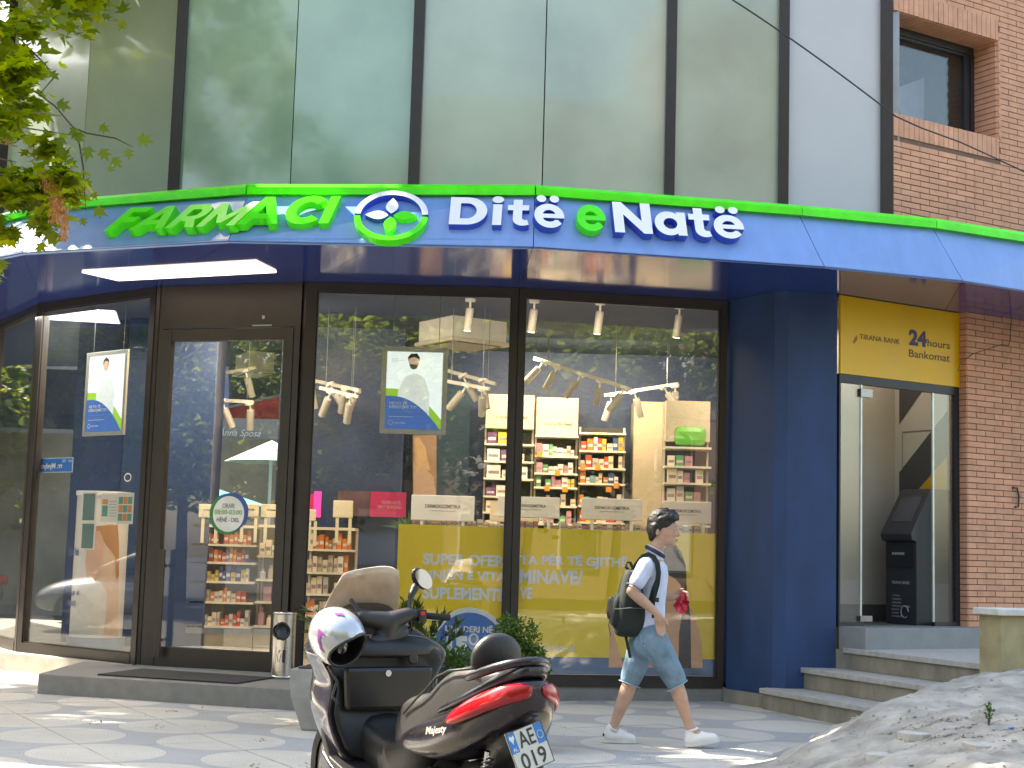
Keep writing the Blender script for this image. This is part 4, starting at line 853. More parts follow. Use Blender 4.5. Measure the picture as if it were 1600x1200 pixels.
# air conditioning cassettes
def cassette(x,y,label,rz):
    p=atz(x,y,3.86); t=thing('ceiling_air_unit',label,'air conditioner',(p.x,p.y,3.86),rz)
    q=MB(); q.box(-.42,.42,-.42,.42,0,.05,.015); q.build('panel',mat('ac_white',(.62,.58,.5),.45,0,.03),t,local=True)
    q=MB(); [q.box(-.3,.3,s*.36-.025,s*.36+.025,-.004,.001) for s in (-1,1)]; [q.box(s*.36-.025,s*.36+.025,-.3,.3,-.004,.001) for s in (-1,1)]; q.build('vent_slot',mat('vent_dark',(.12,.11,.1),.7),t,local=True)
    q=MB(); q.box(-.38,.38,-.38,.38,.051,.3); q.build('housing',WHITE,t,local=True); return t
cassette(722,542,'square white ceiling air unit right above the hanging poster',R_(35)); cassette(418,588,'square white ceiling air unit seen through the glass door',R_(25))
# ------------------------------------------------------------ shelves and stock
PALS={'white':(.62,.58,.50),'cream':(.62,.52,.36),'red':(.48,.07,.03),'orange':(.55,.17,.03),'yellow':(.62,.42,.04),'blue':(.03,.08,.25),'green':(.09,.28,.12),'pink':(.5,.24,.26),'purple':(.14,.05,.16),'teal':(.12,.3,.3)}
PK={}
def packmesh(kind,col):
    if (kind,col) in PK: return PK[(kind,col)]
    q=MB()
    if kind=='box': q.box(-.5,.5,-.5,.5,0,1); 
    else: q.lathe([(.36,0),(.42,.05),(.42,.68),(.2,.78),(.2,.8)],8); q.lathe([(.24,.8),(.24,1)],8)
    me=q.mesh('pack'); base=mat('pack_'+col,PALS[col],.45,0,.10,14,rand=.25,emit=PALS[col],estr=.0); lab=mat('pack_label_'+('light' if col in('red','orange','blue','green','purple') else 'dark'),(.6,.55,.45) if col in('red','orange','blue','green','purple') else (.25,.2,.22),.5,0,.3,50)
    me.materials.append(base); me.materials.append(lab)
    if kind=='box':
        n=len(me.vertices); bm=bmesh.new(); bm.from_mesh(me); z0=.3;z1=.55
        v=[bm.verts.new(c) for c in ((-.4,-.503,z0),(.4,-.503,z0),(.4,-.503,z1),(-.4,-.503,z1))]; f=bm.faces.new(v); f.material_index=1; bm.to_mesh(me); bm.free()
    PK[(kind,col)]=me; return me
NPACK=[0]
RW=['lowest','second lowest','third lowest','fourth lowest','fifth lowest','topmost']
def stock(fr,a0,a1,z,c,cols,hmin,hmax,wmin,wmax,kind='box',label='',group='',fill=.92,name='medicine_box',cat='product box',row=''):
    a=a0
    while a<a1-wmin:
        wd=rnd.uniform(wmin,wmax); h=rnd.uniform(hmin,hmax)*rnd.choice((.72,.9,1,1,1.06))
        if a+wd>a1: break
        if rnd.random()<fill and NPACK[0]<420:
            col=rnd.choice(cols); o=bpy.data.objects.new(name,packmesh(kind,col)); COL.objects.link(o); d=rnd.uniform(.06,.1)
            o.matrix_basis=fr.M@Matrix.Translation((a+wd/2,z+.001,c-d/2-rnd.uniform(0,.02)))@Matrix.Rotation(R_(rnd.gauss(0,5)),4,'Y')@Matrix.Rotation(R_(-90),4,'X')@Matrix.Diagonal((wd*.9,d,h,1)); NPACK[0]+=1
            tag(o,label.replace('{c}',col).replace('{r}',row),cat,group)
        a+=wd
def shelf_unit(fr,W,levels,label,header=None,ztop=None,back=True,depth=.35,posts=True,hh=.45,backm=None,light=True,z0=.18):
    t=thing('shelf_unit',label,'shelf unit',tuple(fr.P(W/2,z0,0)))
    ztop=ztop or levels[-1]+.4
    if back: q=MB(fr.M); q.box(0,W,z0,ztop,-depth-.02,-depth); q.build('back_panel',backm or mat('shelf_back',(.035,.03,.035),.6,0,.1),t)
    for a in (0,W-.025):
        q=MB(fr.M); q.box(a,a+.025,z0,ztop,-depth+.02,-depth+.06); q.build('upright',CREAM,t)
    for z in levels: q=MB(fr.M); q.box(.0,W,z-.025,z,-depth+.001,0); q.build('shelf',CREAM,t)
    if header:
        q=MB(fr.M); q.box(.01,W-.01,ztop-hh,ztop,-depth+.07,-.10); q.build('header_panel',mat('header_cream',(.50,.44,.33),.5,0,.05,2),t)
        if header!=' ': text('lettering',header,fr,W*.22,W*.86,ztop-hh+.12,ztop-hh+.17,-.099,mat('header_ink',(.1,.07,.05),.5),t,.001,.02)
    return t
# back wall bays: pixel columns 757-835, 835-902, 902-978
YB=19.5
def X_(px,Y=YB): return aty(px,700,Y).x
def Zp(px,py,Y=YB): return aty(px,py,Y).z
XS=[X_(757),X_(836),X_(905),X_(978)]
rowsA=[718,745,773]; 
fA=Fr((XS[0],YB,0),(1,.02,0),(0,0,1)); fB2=Fr((XS[1],YB+.0,0),(1,-.0,0),(0,0,1)); fC=Fr((XS[2],YB,0),(1,-.03,0),(0,0,1))
def lv(fr,ys,px): return sorted(Zp(px,y) for y in ys)
LA=lv(fA,[693,720,747,775,800,828],790); LB_=lv(fB2,[712,739,761,790,818],870); LC=lv(fC,[704,731,755,790,816],940)
shelf_unit(fA,XS[1]-XS[0]-.01,LA,'leftmost lit wall shelf bay with cream header, behind the mullion','KUJDESI PËR FËMIJË',Zp(790,615)); shelf_unit(fB2,XS[2]-XS[1]-.01,LB_+[Zp(870,680)],'middle lit wall shelf bay with cream header full of small boxes','KUJDESI PËR FËMIJË',Zp(870,620),hh=.5); shelf_unit(fC,XS[3]-XS[2],LC+[Zp(940,676)],'right lit wall shelf bay without header, beside the beige pillar',None,Zp(940,665))
G1='packages on the lit wall shelves'
for k,z in enumerate(LA): stock(fA,.03,XS[1]-XS[0]-.04,z,-.03,(['white','cream','purple','white'] if k<5 else ['yellow','yellow','purple']),.13,.18,.12,.2,row=RW[k],label='{c} package on the {r} shelf of the leftmost wall bay',group=G1)
for k,z in enumerate(LB_): stock(fB2,.02,XS[2]-XS[1]-.03,z,-.02,['white','cream','pink','pink','white','green','white','yellow'],.09,.17,.045,.09,row=RW[k],label='small {c} package on the {r} shelf of the crowded middle wall bay',group=G1)
for k,z in enumerate(LC): stock(fC,.02,XS[3]-XS[2]-.03,z,-.02,['white','cream','orange','blue','white','red','teal','yellow','cream'],.09,.19,.045,.09,row=RW[k],label='small {c} package on the {r} shelf of the wall bay by the pillar',group=G1)
ORG=mat('price_orange',(.7,.25,.02),.5)
pt=None
for k,(x,y) in enumerate(((843,710),(871,739),(911,731),(934,731),(855,763),(883,765),(963,759),(951,765))):
    p=aty(x,y,YB-.02); q=MB(); q.box(p.x-.034,p.x+.034,p.y-.006,p.y,p.z-.034,p.z+.034); o=q.build('price_card',ORG); tag(o,'orange price card clipped on a wall shelf edge','price card','orange price cards on the wall shelves')
# right hand bay behind the last window
YR=18.2
XR0=aty(1040,700,YR).x; XR1=aty(1112,700,YR).x; fR=Fr((XR0,YR,0),(1,0,0),(0,0,1))
LR=[aty(1070,y,YR).z for y in (820,783,754,728,698)]
shelf_unit(fR,XR1-XR0,LR,'narrow right shelf bay with a bright cream header by the navy column','cu',aty(1070,625,YR).z,hh=.5,backm=mat('shelf_back_g',(.05,.045,.035),.6))
for k,z in enumerate(LR[:-1]): stock(fR,.03,XR1-XR0-.03,z,-.03,['white','cream','white','pink','green'],.12,.2,.06,.12,row=RW[k],label='{c} package on the {r} shelf of the narrow bay by the navy column',group='packages in the right shelf bay')
q=MB(fR.M); q.box(.12,.5,LR[-1]+.02,LR[-1]+.26,-.2,-.03,.07); tag(q.build('green_basket',mat('lime_plastic',(.1,.45,.03),.4)),'bright green plastic basket on the top shelf of the right bay','basket')
# glass gondolas near the door
YG=17.0
def gon(x0,x1,ys,label,Y=YG,z0px=990,top=820,cream_base=True):
    X0=aty(x0,900,Y).x; X1=aty(x1,900,Y).x; fr=Fr((X0,Y,0),(1,0,0),(0,0,1)); L=[aty((x0+x1)/2,y,Y).z for y in ys]; zt=aty((x0+x1)/2,top,Y).z
    t=shelf_unit(fr,X1-X0,L,label,None,zt,depth=.4,backm=mat('gondola_back',(.30,.26,.19),.6,0,.1,5))
    q=MB(fr.M); q.box(0,X1-X0,.18,L[-1]-.09 if L[-1]<L[0] else L[0]-.09,-.39,-.02); q.build('base_panel',mat('gondola_base',(.50,.41,.26),.4,0,.1,3),t)
    q=MB(fr.M); q.box(-.02,X1-X0+.02,min(L)-.09,min(L)-.03,-.40,.03); q.build('base_edge',mat('gondola_edge',(.12,.15,.2),.3),t)
    q=MB(fr.M); q.box(0,X1-X0,zt-.03,zt,-.4,0); q.build('top_shelf',CREAM,t)
    return fr,X1-X0,L
fr,W,L=gon(298,398,(850,878,908,940,978),'gondola shelf with orange and blue boxes seen through the glass door')
cs=[['red','orange','orange'],['red','orange','blue','blue'],['white','blue','yellow','yellow'],['red','orange','cream','white'],['red','cream','white','cream']]
for k,z in enumerate(L):
    stock(fr,.02,W-.03,z,-.02,cs[k],.10,.17,.035,.06,row=RW[k],label='small {c} package on the {r} shelf of the gondola behind the glass door',group='packages on the gondola behind the door')
fr,W,L=gon(400,446,(868,905,940,978),'narrow gondola bay of hanging pink and clear packs beside the first gondola')
for k,z in enumerate(L): stock(fr,.02,W-.02,z,-.02,['pink','cream','white','pink'] if k>1 else ['cream','white'],.12,.22,.06,.1,kind='bottle' if k%2 else 'box',row=RW[k],label='{c} pack or jar in the {r} row of the narrow gondola bay',group='packs in the narrow gondola bay')
fr,W,L=gon(476,552,(858,894,928,962),'gondola shelf with tan boxes seen right of the door behind the windscreen',top=824)
for k,z in enumerate(L): stock(fr,.02,W-.02,z,-.02,['cream','orange','white','cream'] if k else ['orange','cream'],.14,.2,.04,.07,row=RW[k],label='{c} package on the {r} shelf of the gondola right of the door',group='packages on the gondola right of the door')
# small white header boards standing on shelves
def board(x0,x1,y0,y1,Y,txt,label,m,posts=True,pz=None,tb=.04,sub=True):
    c=aty((x0+x1)/2,y1,Y); t=thing('shelf_header_board',label,'shelf sign',(c.x,Y,c.z-.2),group='header boards standing on the shelves')
    X0,X1=aty(x0,y0,Y).x,aty(x1,y0,Y).x; Z0=aty((x0+x1)/2,y1,Y).z; Z1=aty((x0+x1)/2,y0,Y).z
    f=Fr((X0,Y,0),(1,0,0),(0,0,1)); q=MB(f.M); q.box(0,X1-X0,Z0,Z1,-.02,0,.009); q.build('board',m,t)
    if txt:
        W_=X1-X0;H_=Z1-Z0
        text('lettering',txt,f,W_*.22,W_*.78,Z0+H_*.5,Z0+H_*.64,.001,mat('board_ink',(.10,.11,.14),.5),t,.001,.02)
        if sub: q=MB(f.M); q.box(W_*.3,W_*.7,Z0+H_*.38,Z0+H_*.41,.0005,.002); q.build('small_print',mat('board_ink_faint',(.4,.42,.45),.5),t)
    for s_ in (.15,.80):
        q=MB(f.M); q.box((X1-X0)*s_,(X1-X0)*s_+.035,Z0-.28,Z0,-.016,-.006); q.build('post',m,t)
HB=mat('acrylic_board',(.78,.81,.81),.35,0,.04,2,coat=.5); HBC=mat('cream_board',(.72,.64,.45),.45,0,.04,2)
for x0,x1,y0,y1,lab in ((643,742,774,814,'leftmost DERMOKOZMETIKA board, left of the window mullion'),(778,875,776,809,'second DERMOKOZMETIKA board, just right of the window mullion'),(909,1004,779,813,'third DERMOKOZMETIKA board, left of the walking person'),(1037,1112,784,818,'rightmost DERMOKOZMETIKA board behind the walking person')): board(x0,x1,y0,y1,16.4,'DERMOKOZMETIKA',lab,HB)
board(766,842,784,816,17.2,'',"plain cream board behind the second DERMOKOZMETIKA board",HBC)
for x0,x1,y0,y1,lab in ((311,343,788,809,'left cream header board above the gondola, half behind the round sticker'),(372,405,787,808,'middle cream header board above the gondola'),(408,447,788,809,'right cream header board above the gondola')): board(x0,x1,y0,y1,16.8,'VITAMINA',lab,HBC,sub=False)
board(521,552,782,809,16.8,'',"cream header board above the tan boxes right of the door",HBC); board(480,494,796,814,16.8,'',"small pale header board at the left edge of the window right of the door",HBC)
# low dermocosmetic counters behind the banner
lc=thing('low_counter','low white shelf run hidden behind the yellow banner','counter',(.5,16.6,.18)); q=MB(); q.box(-1.1,2.2,16.4,16.9,.18,1.68); q.build('body',CREAM,lc,bevel=.01)
fr=Fr((-1.05,16.42,0),(1,0,0),(0,0,1)); stock(fr,0,3.2,1.68,-.03,['white','cream','white','pink'],.05,.1,.04,.07,label='small {c} pack on the low shelf just above the yellow banner',group='packages above the banner',name='cosmetic_pack')
# pink promotional panels and blonde poster
pk=thing('pink_promo_panel','long pink promotional panel with pale lettering on the navy inner wall','banner',(-1.6,18.3,1.9)); f=Fr((0,18.3,0),(1,0,0),(0,0,1))
x0=aty(527,800,18.3).x; x1=aty(634,800,18.3).x; xm=aty(578,800,18.3).x; z1=aty(580,768,18.3).z; z0=aty(580,807,18.3).z
q=MB(f.M); q.box(xm,x1,z0,z1,0,.02); q.build('panel',PINK,pk); q=MB(f.M); q.box(x0,xm-.002,z0,z1,0,.02); q.build('panel',mat('promo_photo',(.12,.06,.08),.5,0,.5,4),pk)
text('lettering','LËKURA SHËNDET\nUDHËZIM MË TË MIRË',f,xm+.09,x1-.06,z0+.1,z1-.1,.021,mat('pale_pink_ink',(.6,.3,.38),.5),pk,.001,.01,mirror=True)
pk2=thing('pink_light_box','small glowing pink panel beside the door frame inside the shop','banner',(-2.3,17.5,1.9)); f=Fr((0,17.2,0),(1,0,0),(0,0,1)); x0=aty(490,800,17.2).x; x1=aty(501,800,17.2).x; z1=aty(495,768,17.2).z; z0=aty(495,808,17.2).z
q=MB(f.M); q.box(x0,x1,z0,z1,0,.02); q.build('panel',mat('pink_glow',(.8,.02,.16),.5,0,0,emit=(1,.03,.2),estr=.6),pk2); q=MB(f.M); q.box(x0-.14,x0-.002,z0,z1-.03,0,.015); q.build('panel',PINK,pk2)
bp_=thing('blonde_model_poster','tall poster of a blonde woman seen from behind at the back of the shop','poster',(-1,20,1.5)); f=Fr((0,20.0,0),(1,0,0),(0,0,1))
def q20(pts,c,m,name): q=MB(f.M); q.prism([f.px(x,y,c) for x,y in pts],c-.002,c); q.build(name,m,bp_)
q20([(645,680),(682,680),(682,830),(645,830)],.0,mat('poster_beige',(.35,.22,.13),.5,0,.05),'sheet'); q20([(646,830),(646,720),(655,730),(668,735),(677,745),(681,770),(681,830)],.004,mat('poster_skin',(.55,.38,.26),.5,0,.05,3),'print_back')
q20([(647,684),(655,683),(665,700),(668,718),(672,735),(660,732),(652,740),(648,730)],.006,BLOND_P,'print_hair')
# potted palm fronds inside
pf=thing('indoor_palm','thin green palm fronds standing inside near the blonde poster','plant',(-1.2,17.3,1.0))
q=MB()
for k in range(14):
    a=R_(20+k*10.5); L_=rnd.uniform(.3,.5); base=Vector((-1.12,17.2,1.55)); tip=base+Vector((math.cos(a)*L_,rnd.uniform(-.1,.1),math.sin(a)*L_*.9)); mid=(base+tip)/2+Vector((0,0,.06)); w_=Vector((-.012*math.sin(a),0,.012*math.cos(a)))
    q.add([base,mid+w_,tip,mid-w_],[(0,1,2,3)])
q.build('frond',mat('palm_green',(.05,.14,.03),.5),pf); q=MB(); q.lathe([(.1,.18),(.13,1.3),(.09,1.3)],14,(-1.12,17.2,0)); q.build('pot',WHITE,pf,auto=40)
# added fill lamps: stand in for the spotlights, brighten the boards and lobby
def area(x,y,z,sx,sy,e,col=(1,.84,.62),rot=(0,0,0)):
    l=bpy.data.lights.new('fill_light','AREA'); l.shape='RECTANGLE'; l.size=sx; l.size_y=sy; l.energy=e; l.color=col; o=bpy.data.objects.new('fill_light',l); COL.objects.link(o); o.location=(x,y,z); o.rotation_euler=rot
area(.7,18.5,3.9,2.4,.3,34,rot=(R_(35),0,0)); area(2.6,17.3,3.9,.6,.3,9,rot=(R_(35),0,0)); area(-2.9,16.0,3.9,1.2,.3,26,rot=(R_(30),0,0)); area(-5,16.3,3.9,1,1,12,col=(.9,.95,1)); area(.6,15.5,3.9,2.4,.25,11,rot=(R_(28),0,0)); area(-1.2,15.5,3.9,1.4,.25,7,rot=(R_(28),0,0))
lo=BK.P(.85,3.9,-.5); area(lo.x,lo.y,3.9,.5,.3,2,col=(1,.95,.85))  # lobby fill lamp is added, no fixture there
# ------------------------------------------------------------ litter bin
STEEL=mat('brushed_steel',(.62,.60,.56),.22,1,.06,3,streak=12)
BIN=atz(445,1061,.18); BINC=Vector((BIN.x-.04,BIN.y+.10,.18))
bn_=thing('litter_bin','polished steel cylindrical litter bin with black mouth standing by the door','litter bin',tuple(BINC))
r=.108
vs=[];fs=[]; n=36; zs=[.0,.04,.045,.35,.50,.62]
# shell with a mouth cut out of the camera side
def inmouth(t,z): 
    a=math.degrees(t)%360; return 232<=a<=300 and .36<z<.52
rows=[0,.03,.05,.2,.34]+[.36+.16*k/6 for k in range(7)]+[.55,.60]
for z in rows:
    for k in range(n): t=2*math.pi*k/n; vs.append((BINC.x+r*math.cos(t),BINC.y+r*math.sin(t),.18+z))
for i in range(len(rows)-1):
    for k in range(n):
        t=2*math.pi*(k+.5)/n; z=(rows[i]+rows[i+1])/2
        cz=(z-.44)/.075; ca=((math.degrees(t)%360)-262)/36
        if cz*cz+ca*ca*(.7 if ca<0 else 1)<1: continue
        fs.append((i*n+k,i*n+(k+1)%n,(i+1)*n+(k+1)%n,(i+1)*n+k))
q=MB(); q.add(vs,fs); q.build('shell',STEEL,bn_,smooth=True)
q=MB(); q.lathe([(r+.006,0),(r+.006,.02),(r+.001,.028)],36,tuple(BINC)); q.lathe([(r+.004,.595),(r+.006,.61),(r-.01,.618),(.0005,.62)],36,tuple(BINC)); q.build('rim',STEEL,bn_,smooth=True)
q=MB(); q.lathe([(r-.006,.01),(r-.006,.59)],24,tuple(BINC)); q.build('liner',BLK,bn_,smooth=True)
q=MB(); 
cxm=BINC.x-.03; 
for k in range(12):
    pass
pts=[]
for k in range(24):
    t=2*math.pi*k/24; aa=R_(262)+R_(40)*math.cos(t); zz=.44+.08*math.sin(t)*(1 if math.cos(t)>0 else .8); pts.append((BINC.x+(r+.012)*math.cos(aa),BINC.y+(r+.012)*math.sin(aa),.18+zz))
q.tube(pts+[pts[0]],.010,6); q.build('mouth_rim',BLK,bn_,smooth=True)
PR=mat('bin_print',(.03,.03,.03),.5,0,0)
def onb(dx,z): a=R_(274)+dx/r; return (BINC.x+(r+.002)*math.cos(a),BINC.y+(r+.002)*math.sin(a),.18+z)
q=MB()
def strip(u0,v0,u1,v1,w=.006):
    dx,dy=u1-u0,v1-v0; L=math.hypot(dx,dy); nx_,ny_=-dy/L*w/2,dx/L*w/2; q.add([onb(u0+nx_,v0+ny_),onb(u1+nx_,v1+ny_),onb(u1-nx_,v1-ny_),onb(u0-nx_,v0-ny_)],[(0,1,2,3)])
strip(.015,.15,.015,.27,.026); strip(.002,.16,.002,.235,.007); strip(.03,.255,-.03,.262,.008); strip(-.03,.262,-.035,.235,.008); strip(-.055,.23,-.04,.16,.004); strip(-.04,.16,-.025,.16,.004); strip(-.025,.16,-.012,.23,.004); strip(.012,.285,.020,.285,.018)
for a_,b_,c_,d_ in ((-.065,.135,.045,.135),(-.065,.30,.045,.30),(-.065,.135,-.065,.30),(.045,.135,.045,.30)): strip(a_,b_,c_,d_,.002)
q.build('pictogram',PR,bn_)
# ------------------------------------------------------------ planters and shrubs
PLC=mat('planter_concrete',(.33,.32,.29),.85,0,.15,7,.5,90)
def planter(c,wt,wb,h,rz,label):
    t=thing('planter',label,'planter',c,rz); q=MB()
    def sq(w,z,d=None): w/=2; return [(-w,-w*.62,z),(w,-w*.62,z),(w,w*.62,z),(-w,w*.62,z)]
    q.loft([sq(wb,0),sq(wt*.97,h*.55),sq(wt,h*.97),sq(wt,h)]); q.build('tub',PLC,t,local=True,bevel=.025)
    q=MB(); q.box(-wt*.44,wt*.44,-wt*.26,wt*.26,h+.001,h+.012); q.build('soil',mat('soil',(.06,.04,.025),.95,0,.3,30),t,local=True); return t
LF1=leafmat('box_leaf',(.025,.07,.008),(.075,.16,.02),.3); LF2=leafmat('oleander_leaf',(.03,.06,.015),(.07,.11,.03),.3)
def shrub(name,label,base,cloud,nleaf,ll,lw_,m,stems,parent=None,seed=1,upf=.8,cat='shrub'):
    rr=random.Random(seed); t=thing(name,label,cat,base); q=MB(); vs=[];fs=[]
    st_=MB(); ends=[]
    for k in range(stems):
        e=Vector(cloud(rr)); p0=Vector(base)+Vector((rr.uniform(-.1,.1),rr.uniform(-.06,.06),0))*(1 if stems>4 else .1); m_=(p0+e)/2+Vector((rr.uniform(-.05,.05),rr.uniform(-.05,.05),.05))*(1 if stems>4 else .2); st_.tube([p0,m_,e],[.006,.004,.002],5); ends.append((p0,m_,e))
    st_.build('stem',mat('twig',(.10,.07,.04),.8),t)
    for i in range(nleaf):
        if upf<0:
            a,b,c=rr.choice(ends); s=rr.random(); p=(b.lerp(c,s*2-1) if s>.5 else a.lerp(b,s*2)) if s>.3 else b.lerp(c,rr.random()); dr=(c-b).normalized()
            d=(dr*.9+Vector((rr.uniform(-1,1),rr.uniform(-1,1),rr.uniform(-.3,.7)))*.8).normalized()
        else:
            p=Vector(cloud(rr)); d=Vector((rr.uniform(-1,1),rr.uniform(-1,1),rr.uniform(-.2,1)*upf)).normalized()
        s=d.cross(Vector((rr.uniform(-1,1),rr.uniform(-1,1),rr.uniform(-1,1)))).normalized(); L=ll*rr.uniform(.6,1.2); W=lw_*rr.uniform(.7,1.2); k=len(vs)
        vs+=[p,p+d*L*.45+s*W/2,p+d*L,p+d*L*.45-s*W/2]; fs.append((k,k+1,k+2,k+3))
    q.add(vs,fs); me=bpy.data.meshes.new('f'); me.from_pydata(q.v,[],q.f); link('foliage',me,m,t); return t
pa=Vector((-1.12,12.0,0)); planter(tuple(pa),1.02,.82,.47,R_(-6),'grey concrete planter tub behind the scooter windscreen, left of the pair')
pb=Vector((-.01,10.95,0)); planter(tuple(pb),.72,.56,.42,R_(4),'grey concrete planter tub behind the scooter tail, right of the pair')
def cl_ell(c,r): 
    def f(rr):
        while True:
            v=Vector((rr.uniform(-1,1),rr.uniform(-1,1),rr.uniform(-1,1)))
            if .35<v.length<1: break
        n_=1+.22*noise.noise((v.x*2.3+c[0],v.y*2.3,v.z*2.3+c[2])); return (c[0]+v.x*r[0]*n_,c[1]+v.y*r[1]*n_,c[2]+v.z*r[2]*n_)
    return f
def cl_mul(parts):
    fs_=[cl_ell(c,r) for c,r in parts]; 
    return lambda rr: rr.choice(fs_)(rr)
c1=aty(812,1020,10.95); shrub('box_shrub','dense bright green box shrub in the right planter behind the scooter backrest',(c1.x-.03,10.95,.42),cl_mul([((c1.x,10.95,.62),(.17,.15,.2)),((c1.x+.03,10.95,.78),(.13,.12,.17)),((c1.x-.1,10.95,.80),(.09,.1,.16)),((c1.x+.12,10.95,.6),(.1,.12,.15))]),3200,.034,.018,LF1,16,seed=3)
c2=aty(690,1050,11.9); shrub('box_shrub','low loose green shrub in the left planter between scooter handlebar and seat',(c2.x-.02,11.95,.47),cl_mul([((c2.x-.02,11.95,.52),(.22,.16,.13)),((c2.x-.10,11.95,.62),(.13,.12,.14)),((c2.x+.14,11.95,.58),(.14,.14,.09)),((c2.x-.12,11.9,.36),(.1,.1,.1))]),2600,.036,.018,LF1,14,seed=4)
c3=aty(665,985,12.0); shrub('oleander_shrub','thin narrow leaved shrub rising behind the scooter mirror and grip',(c3.x,12.05,.47),cl_mul([((c3.x+.02,12.05,.80),(.28,.15,.2)),((c3.x+.08,12.05,.95),(.25,.15,.16)),((c3.x-.16,12.05,.92),(.12,.12,.12)),((c3.x-.9,12.05,.82),(.12,.1,.12))]),1100,.085,.017,LF2,22,seed=5,upf=-1)
# ------------------------------------------------------------ person
SK=mat('skin',(.50,.30,.215),.5,0,.13,14,spec=.4); HAIR=mat('hair_black',(.010,.008,.008),.42,0,.3,40,.6,120); SHIRT=mat('polo_pale_blue',(.54,.60,.76),.8,0,.06,8,.7,14); DEN=mat('denim_blue',(.16,.245,.325),.85,0,.34,7,.9,22); NVY=mat('navy_trim',(.012,.018,.045),.7); SHOE=mat('sneaker_white',(.74,.73,.71),.5,0,.04); SOLE=mat('sneaker_sole',(.66,.64,.60),.6); BPK=mat('backpack_black_green',(.010,.017,.016),.75,0,.2,14,.4,180)
PY0=11.5
def P(x,y,d=0): return aty(x,y,PY0+d)
per=thing('person','young person with short black hair in pale blue polo and denim shorts walking right','person',tuple(Vector((1.15,PY0,0))))
def rotf(d,upv=(0,0,1)):
    x=Vector(d).normalized(); z=(Vector(upv)-x*Vector(upv).dot(x)).normalized(); y=z.cross(x); return Matrix((x,y,z)).transposed()
hd_=P(1036,822); HR=.108
B=Blob()
B.ball(P(1035,820),(.098,.073,.112)) ; B.ball(P(1043,829),(.078,.062,.085)); B.ball(P(1046,843),(.046,.045,.040)); B.bar(P(1040,845),P(1051,847),.040,.026)
B.ball(P(1045,825,-.028),(.055,.035,.06)); B.ball(P(1045,825,.028),(.055,.035,.06))
B.bar(P(1058,825),P(1060.5,836),.009,.013); B.ball(P(1059.5,837),(.011,.014,.010)); B.bar(P(1056,821.5,-.035),P(1057,821.5,.035),.012,.012)
B.bar(P(1057,844,-.014),P(1057,844,.014),.009,.009); B.ball(P(1052,851),(.020,.022,.014))
B.bar(P(1030,838),P(1024,866),.056,.058); B.ball(P(1027,831,-.072),(.018,.010,.030)); B.ball(P(1027,831,.072),(.018,.010,.030))
# neck, trunk, arms and legs in one skin
B.bar(P(1024,862),P(1018,880),.062,.085); B.bar(P(1017,885),P(1012,940),.11,.11); B.bar(P(1012,940),P(1012,985),.11,.115)
B.bar(P(1014,888,-.13),P(1014,888,.13),.06,.06); B.bar(P(1012,1000,-.07),P(1012,1000,.07),.10,.10)
# near (right) arm, hanging forward; hand relaxed on the thigh
sh=P(1010,886,-.17); el=P(987,924,-.24); wr=P(1028,960,-.24)
B.chain([sh,el],[.052,.040]); B.chain([el,el.lerp(wr,.35),wr],[.042,.043,.026])
def hand(w,d,side,curl,scale=1.0,thumb=1):
    """w wrist, d pointing direction, side = towards the thumb"""
    d=Vector(d).normalized(); s=(Vector(side)-d*Vector(side).dot(d)).normalized(); n_=d.cross(s)
    B2=[]
    pc=w+d*.05*scale
    B.bar(w,w+d*.035*scale,.026*scale,.024*scale); 
    for k in range(4): 
        o=s*(.028-.0185*k)*scale; B.bar(w+d*.02*scale+o*.7,w+d*.078*scale+o,.0155*scale,.0125*scale)
        Lf=(.040,.046,.043,.034)[k]*scale; p0=w+d*.085*scale+o; a1=curl[0]; 
        d1=(d*math.cos(a1)+n_*math.sin(a1)); d2=(d*math.cos(a1+curl[1])+n_*math.sin(a1+curl[1])); p1=p0+d1*Lf; p2=p1+d2*Lf*.75
        B.bar(p0,p1,.0098*scale,.0088*scale,seg=10); B.bar(p1,p2,.0088*scale,.0072*scale,seg=10)
    t0=w+d*.025*scale+s*.024*scale; t1=t0+(d*.6+s*.55+n_*.25).normalized()*.042*scale; t2=t1+(d*.85+s*.15+n_*.4).normalized()*.032*scale; B.bar(t0,t1,.0135*scale,.011*scale); B.bar(t1,t2,.011*scale,.009*scale)
hand(wr,P(1034,992,-.22)-wr,Vector((1,-.1,.15)),(.15,.35))
# far (left) arm bent forward, gripping the red bag
sh2=P(1018,886,.17); el2=P(1012,935,.22); wr2=P(1052,933,.16)
B.chain([sh2,el2],[.050,.038]); B.chain([el2,el2.lerp(wr2,.35),wr2],[.040,.040,.026]); hand(wr2,Vector((1,.05,.22)),Vector((0,-.25,1)),(.9,1.1))
# legs: near leg forward, far leg back
hn=P(1018,1000,-.09); kn=P(1055,1066,-.10); an=P(1079,1140,-.10)
hf=P(1008,1000,.09); kf_=P(986,1063,.08); af=P(957,1140,.07)
B.chain([hn,kn],[.092,.060]); B.chain([kn,kn.lerp(an,.30),kn.lerp(an,.85),an],[.058,.058,.036,.036])
B.chain([hf,kf_],[.090,.060]); B.chain([kf_,kf_.lerp(af,.30),kf_.lerp(af,.85),af],[.058,.058,.036,.036])
B.bar(an,an+Vector((.09,0,-.05)),.036,.03); B.bar(af,af+Vector((.09,0,-.05)),.036,.03)
body=B.build('body',SK,per,vox=.0062,sm=3)
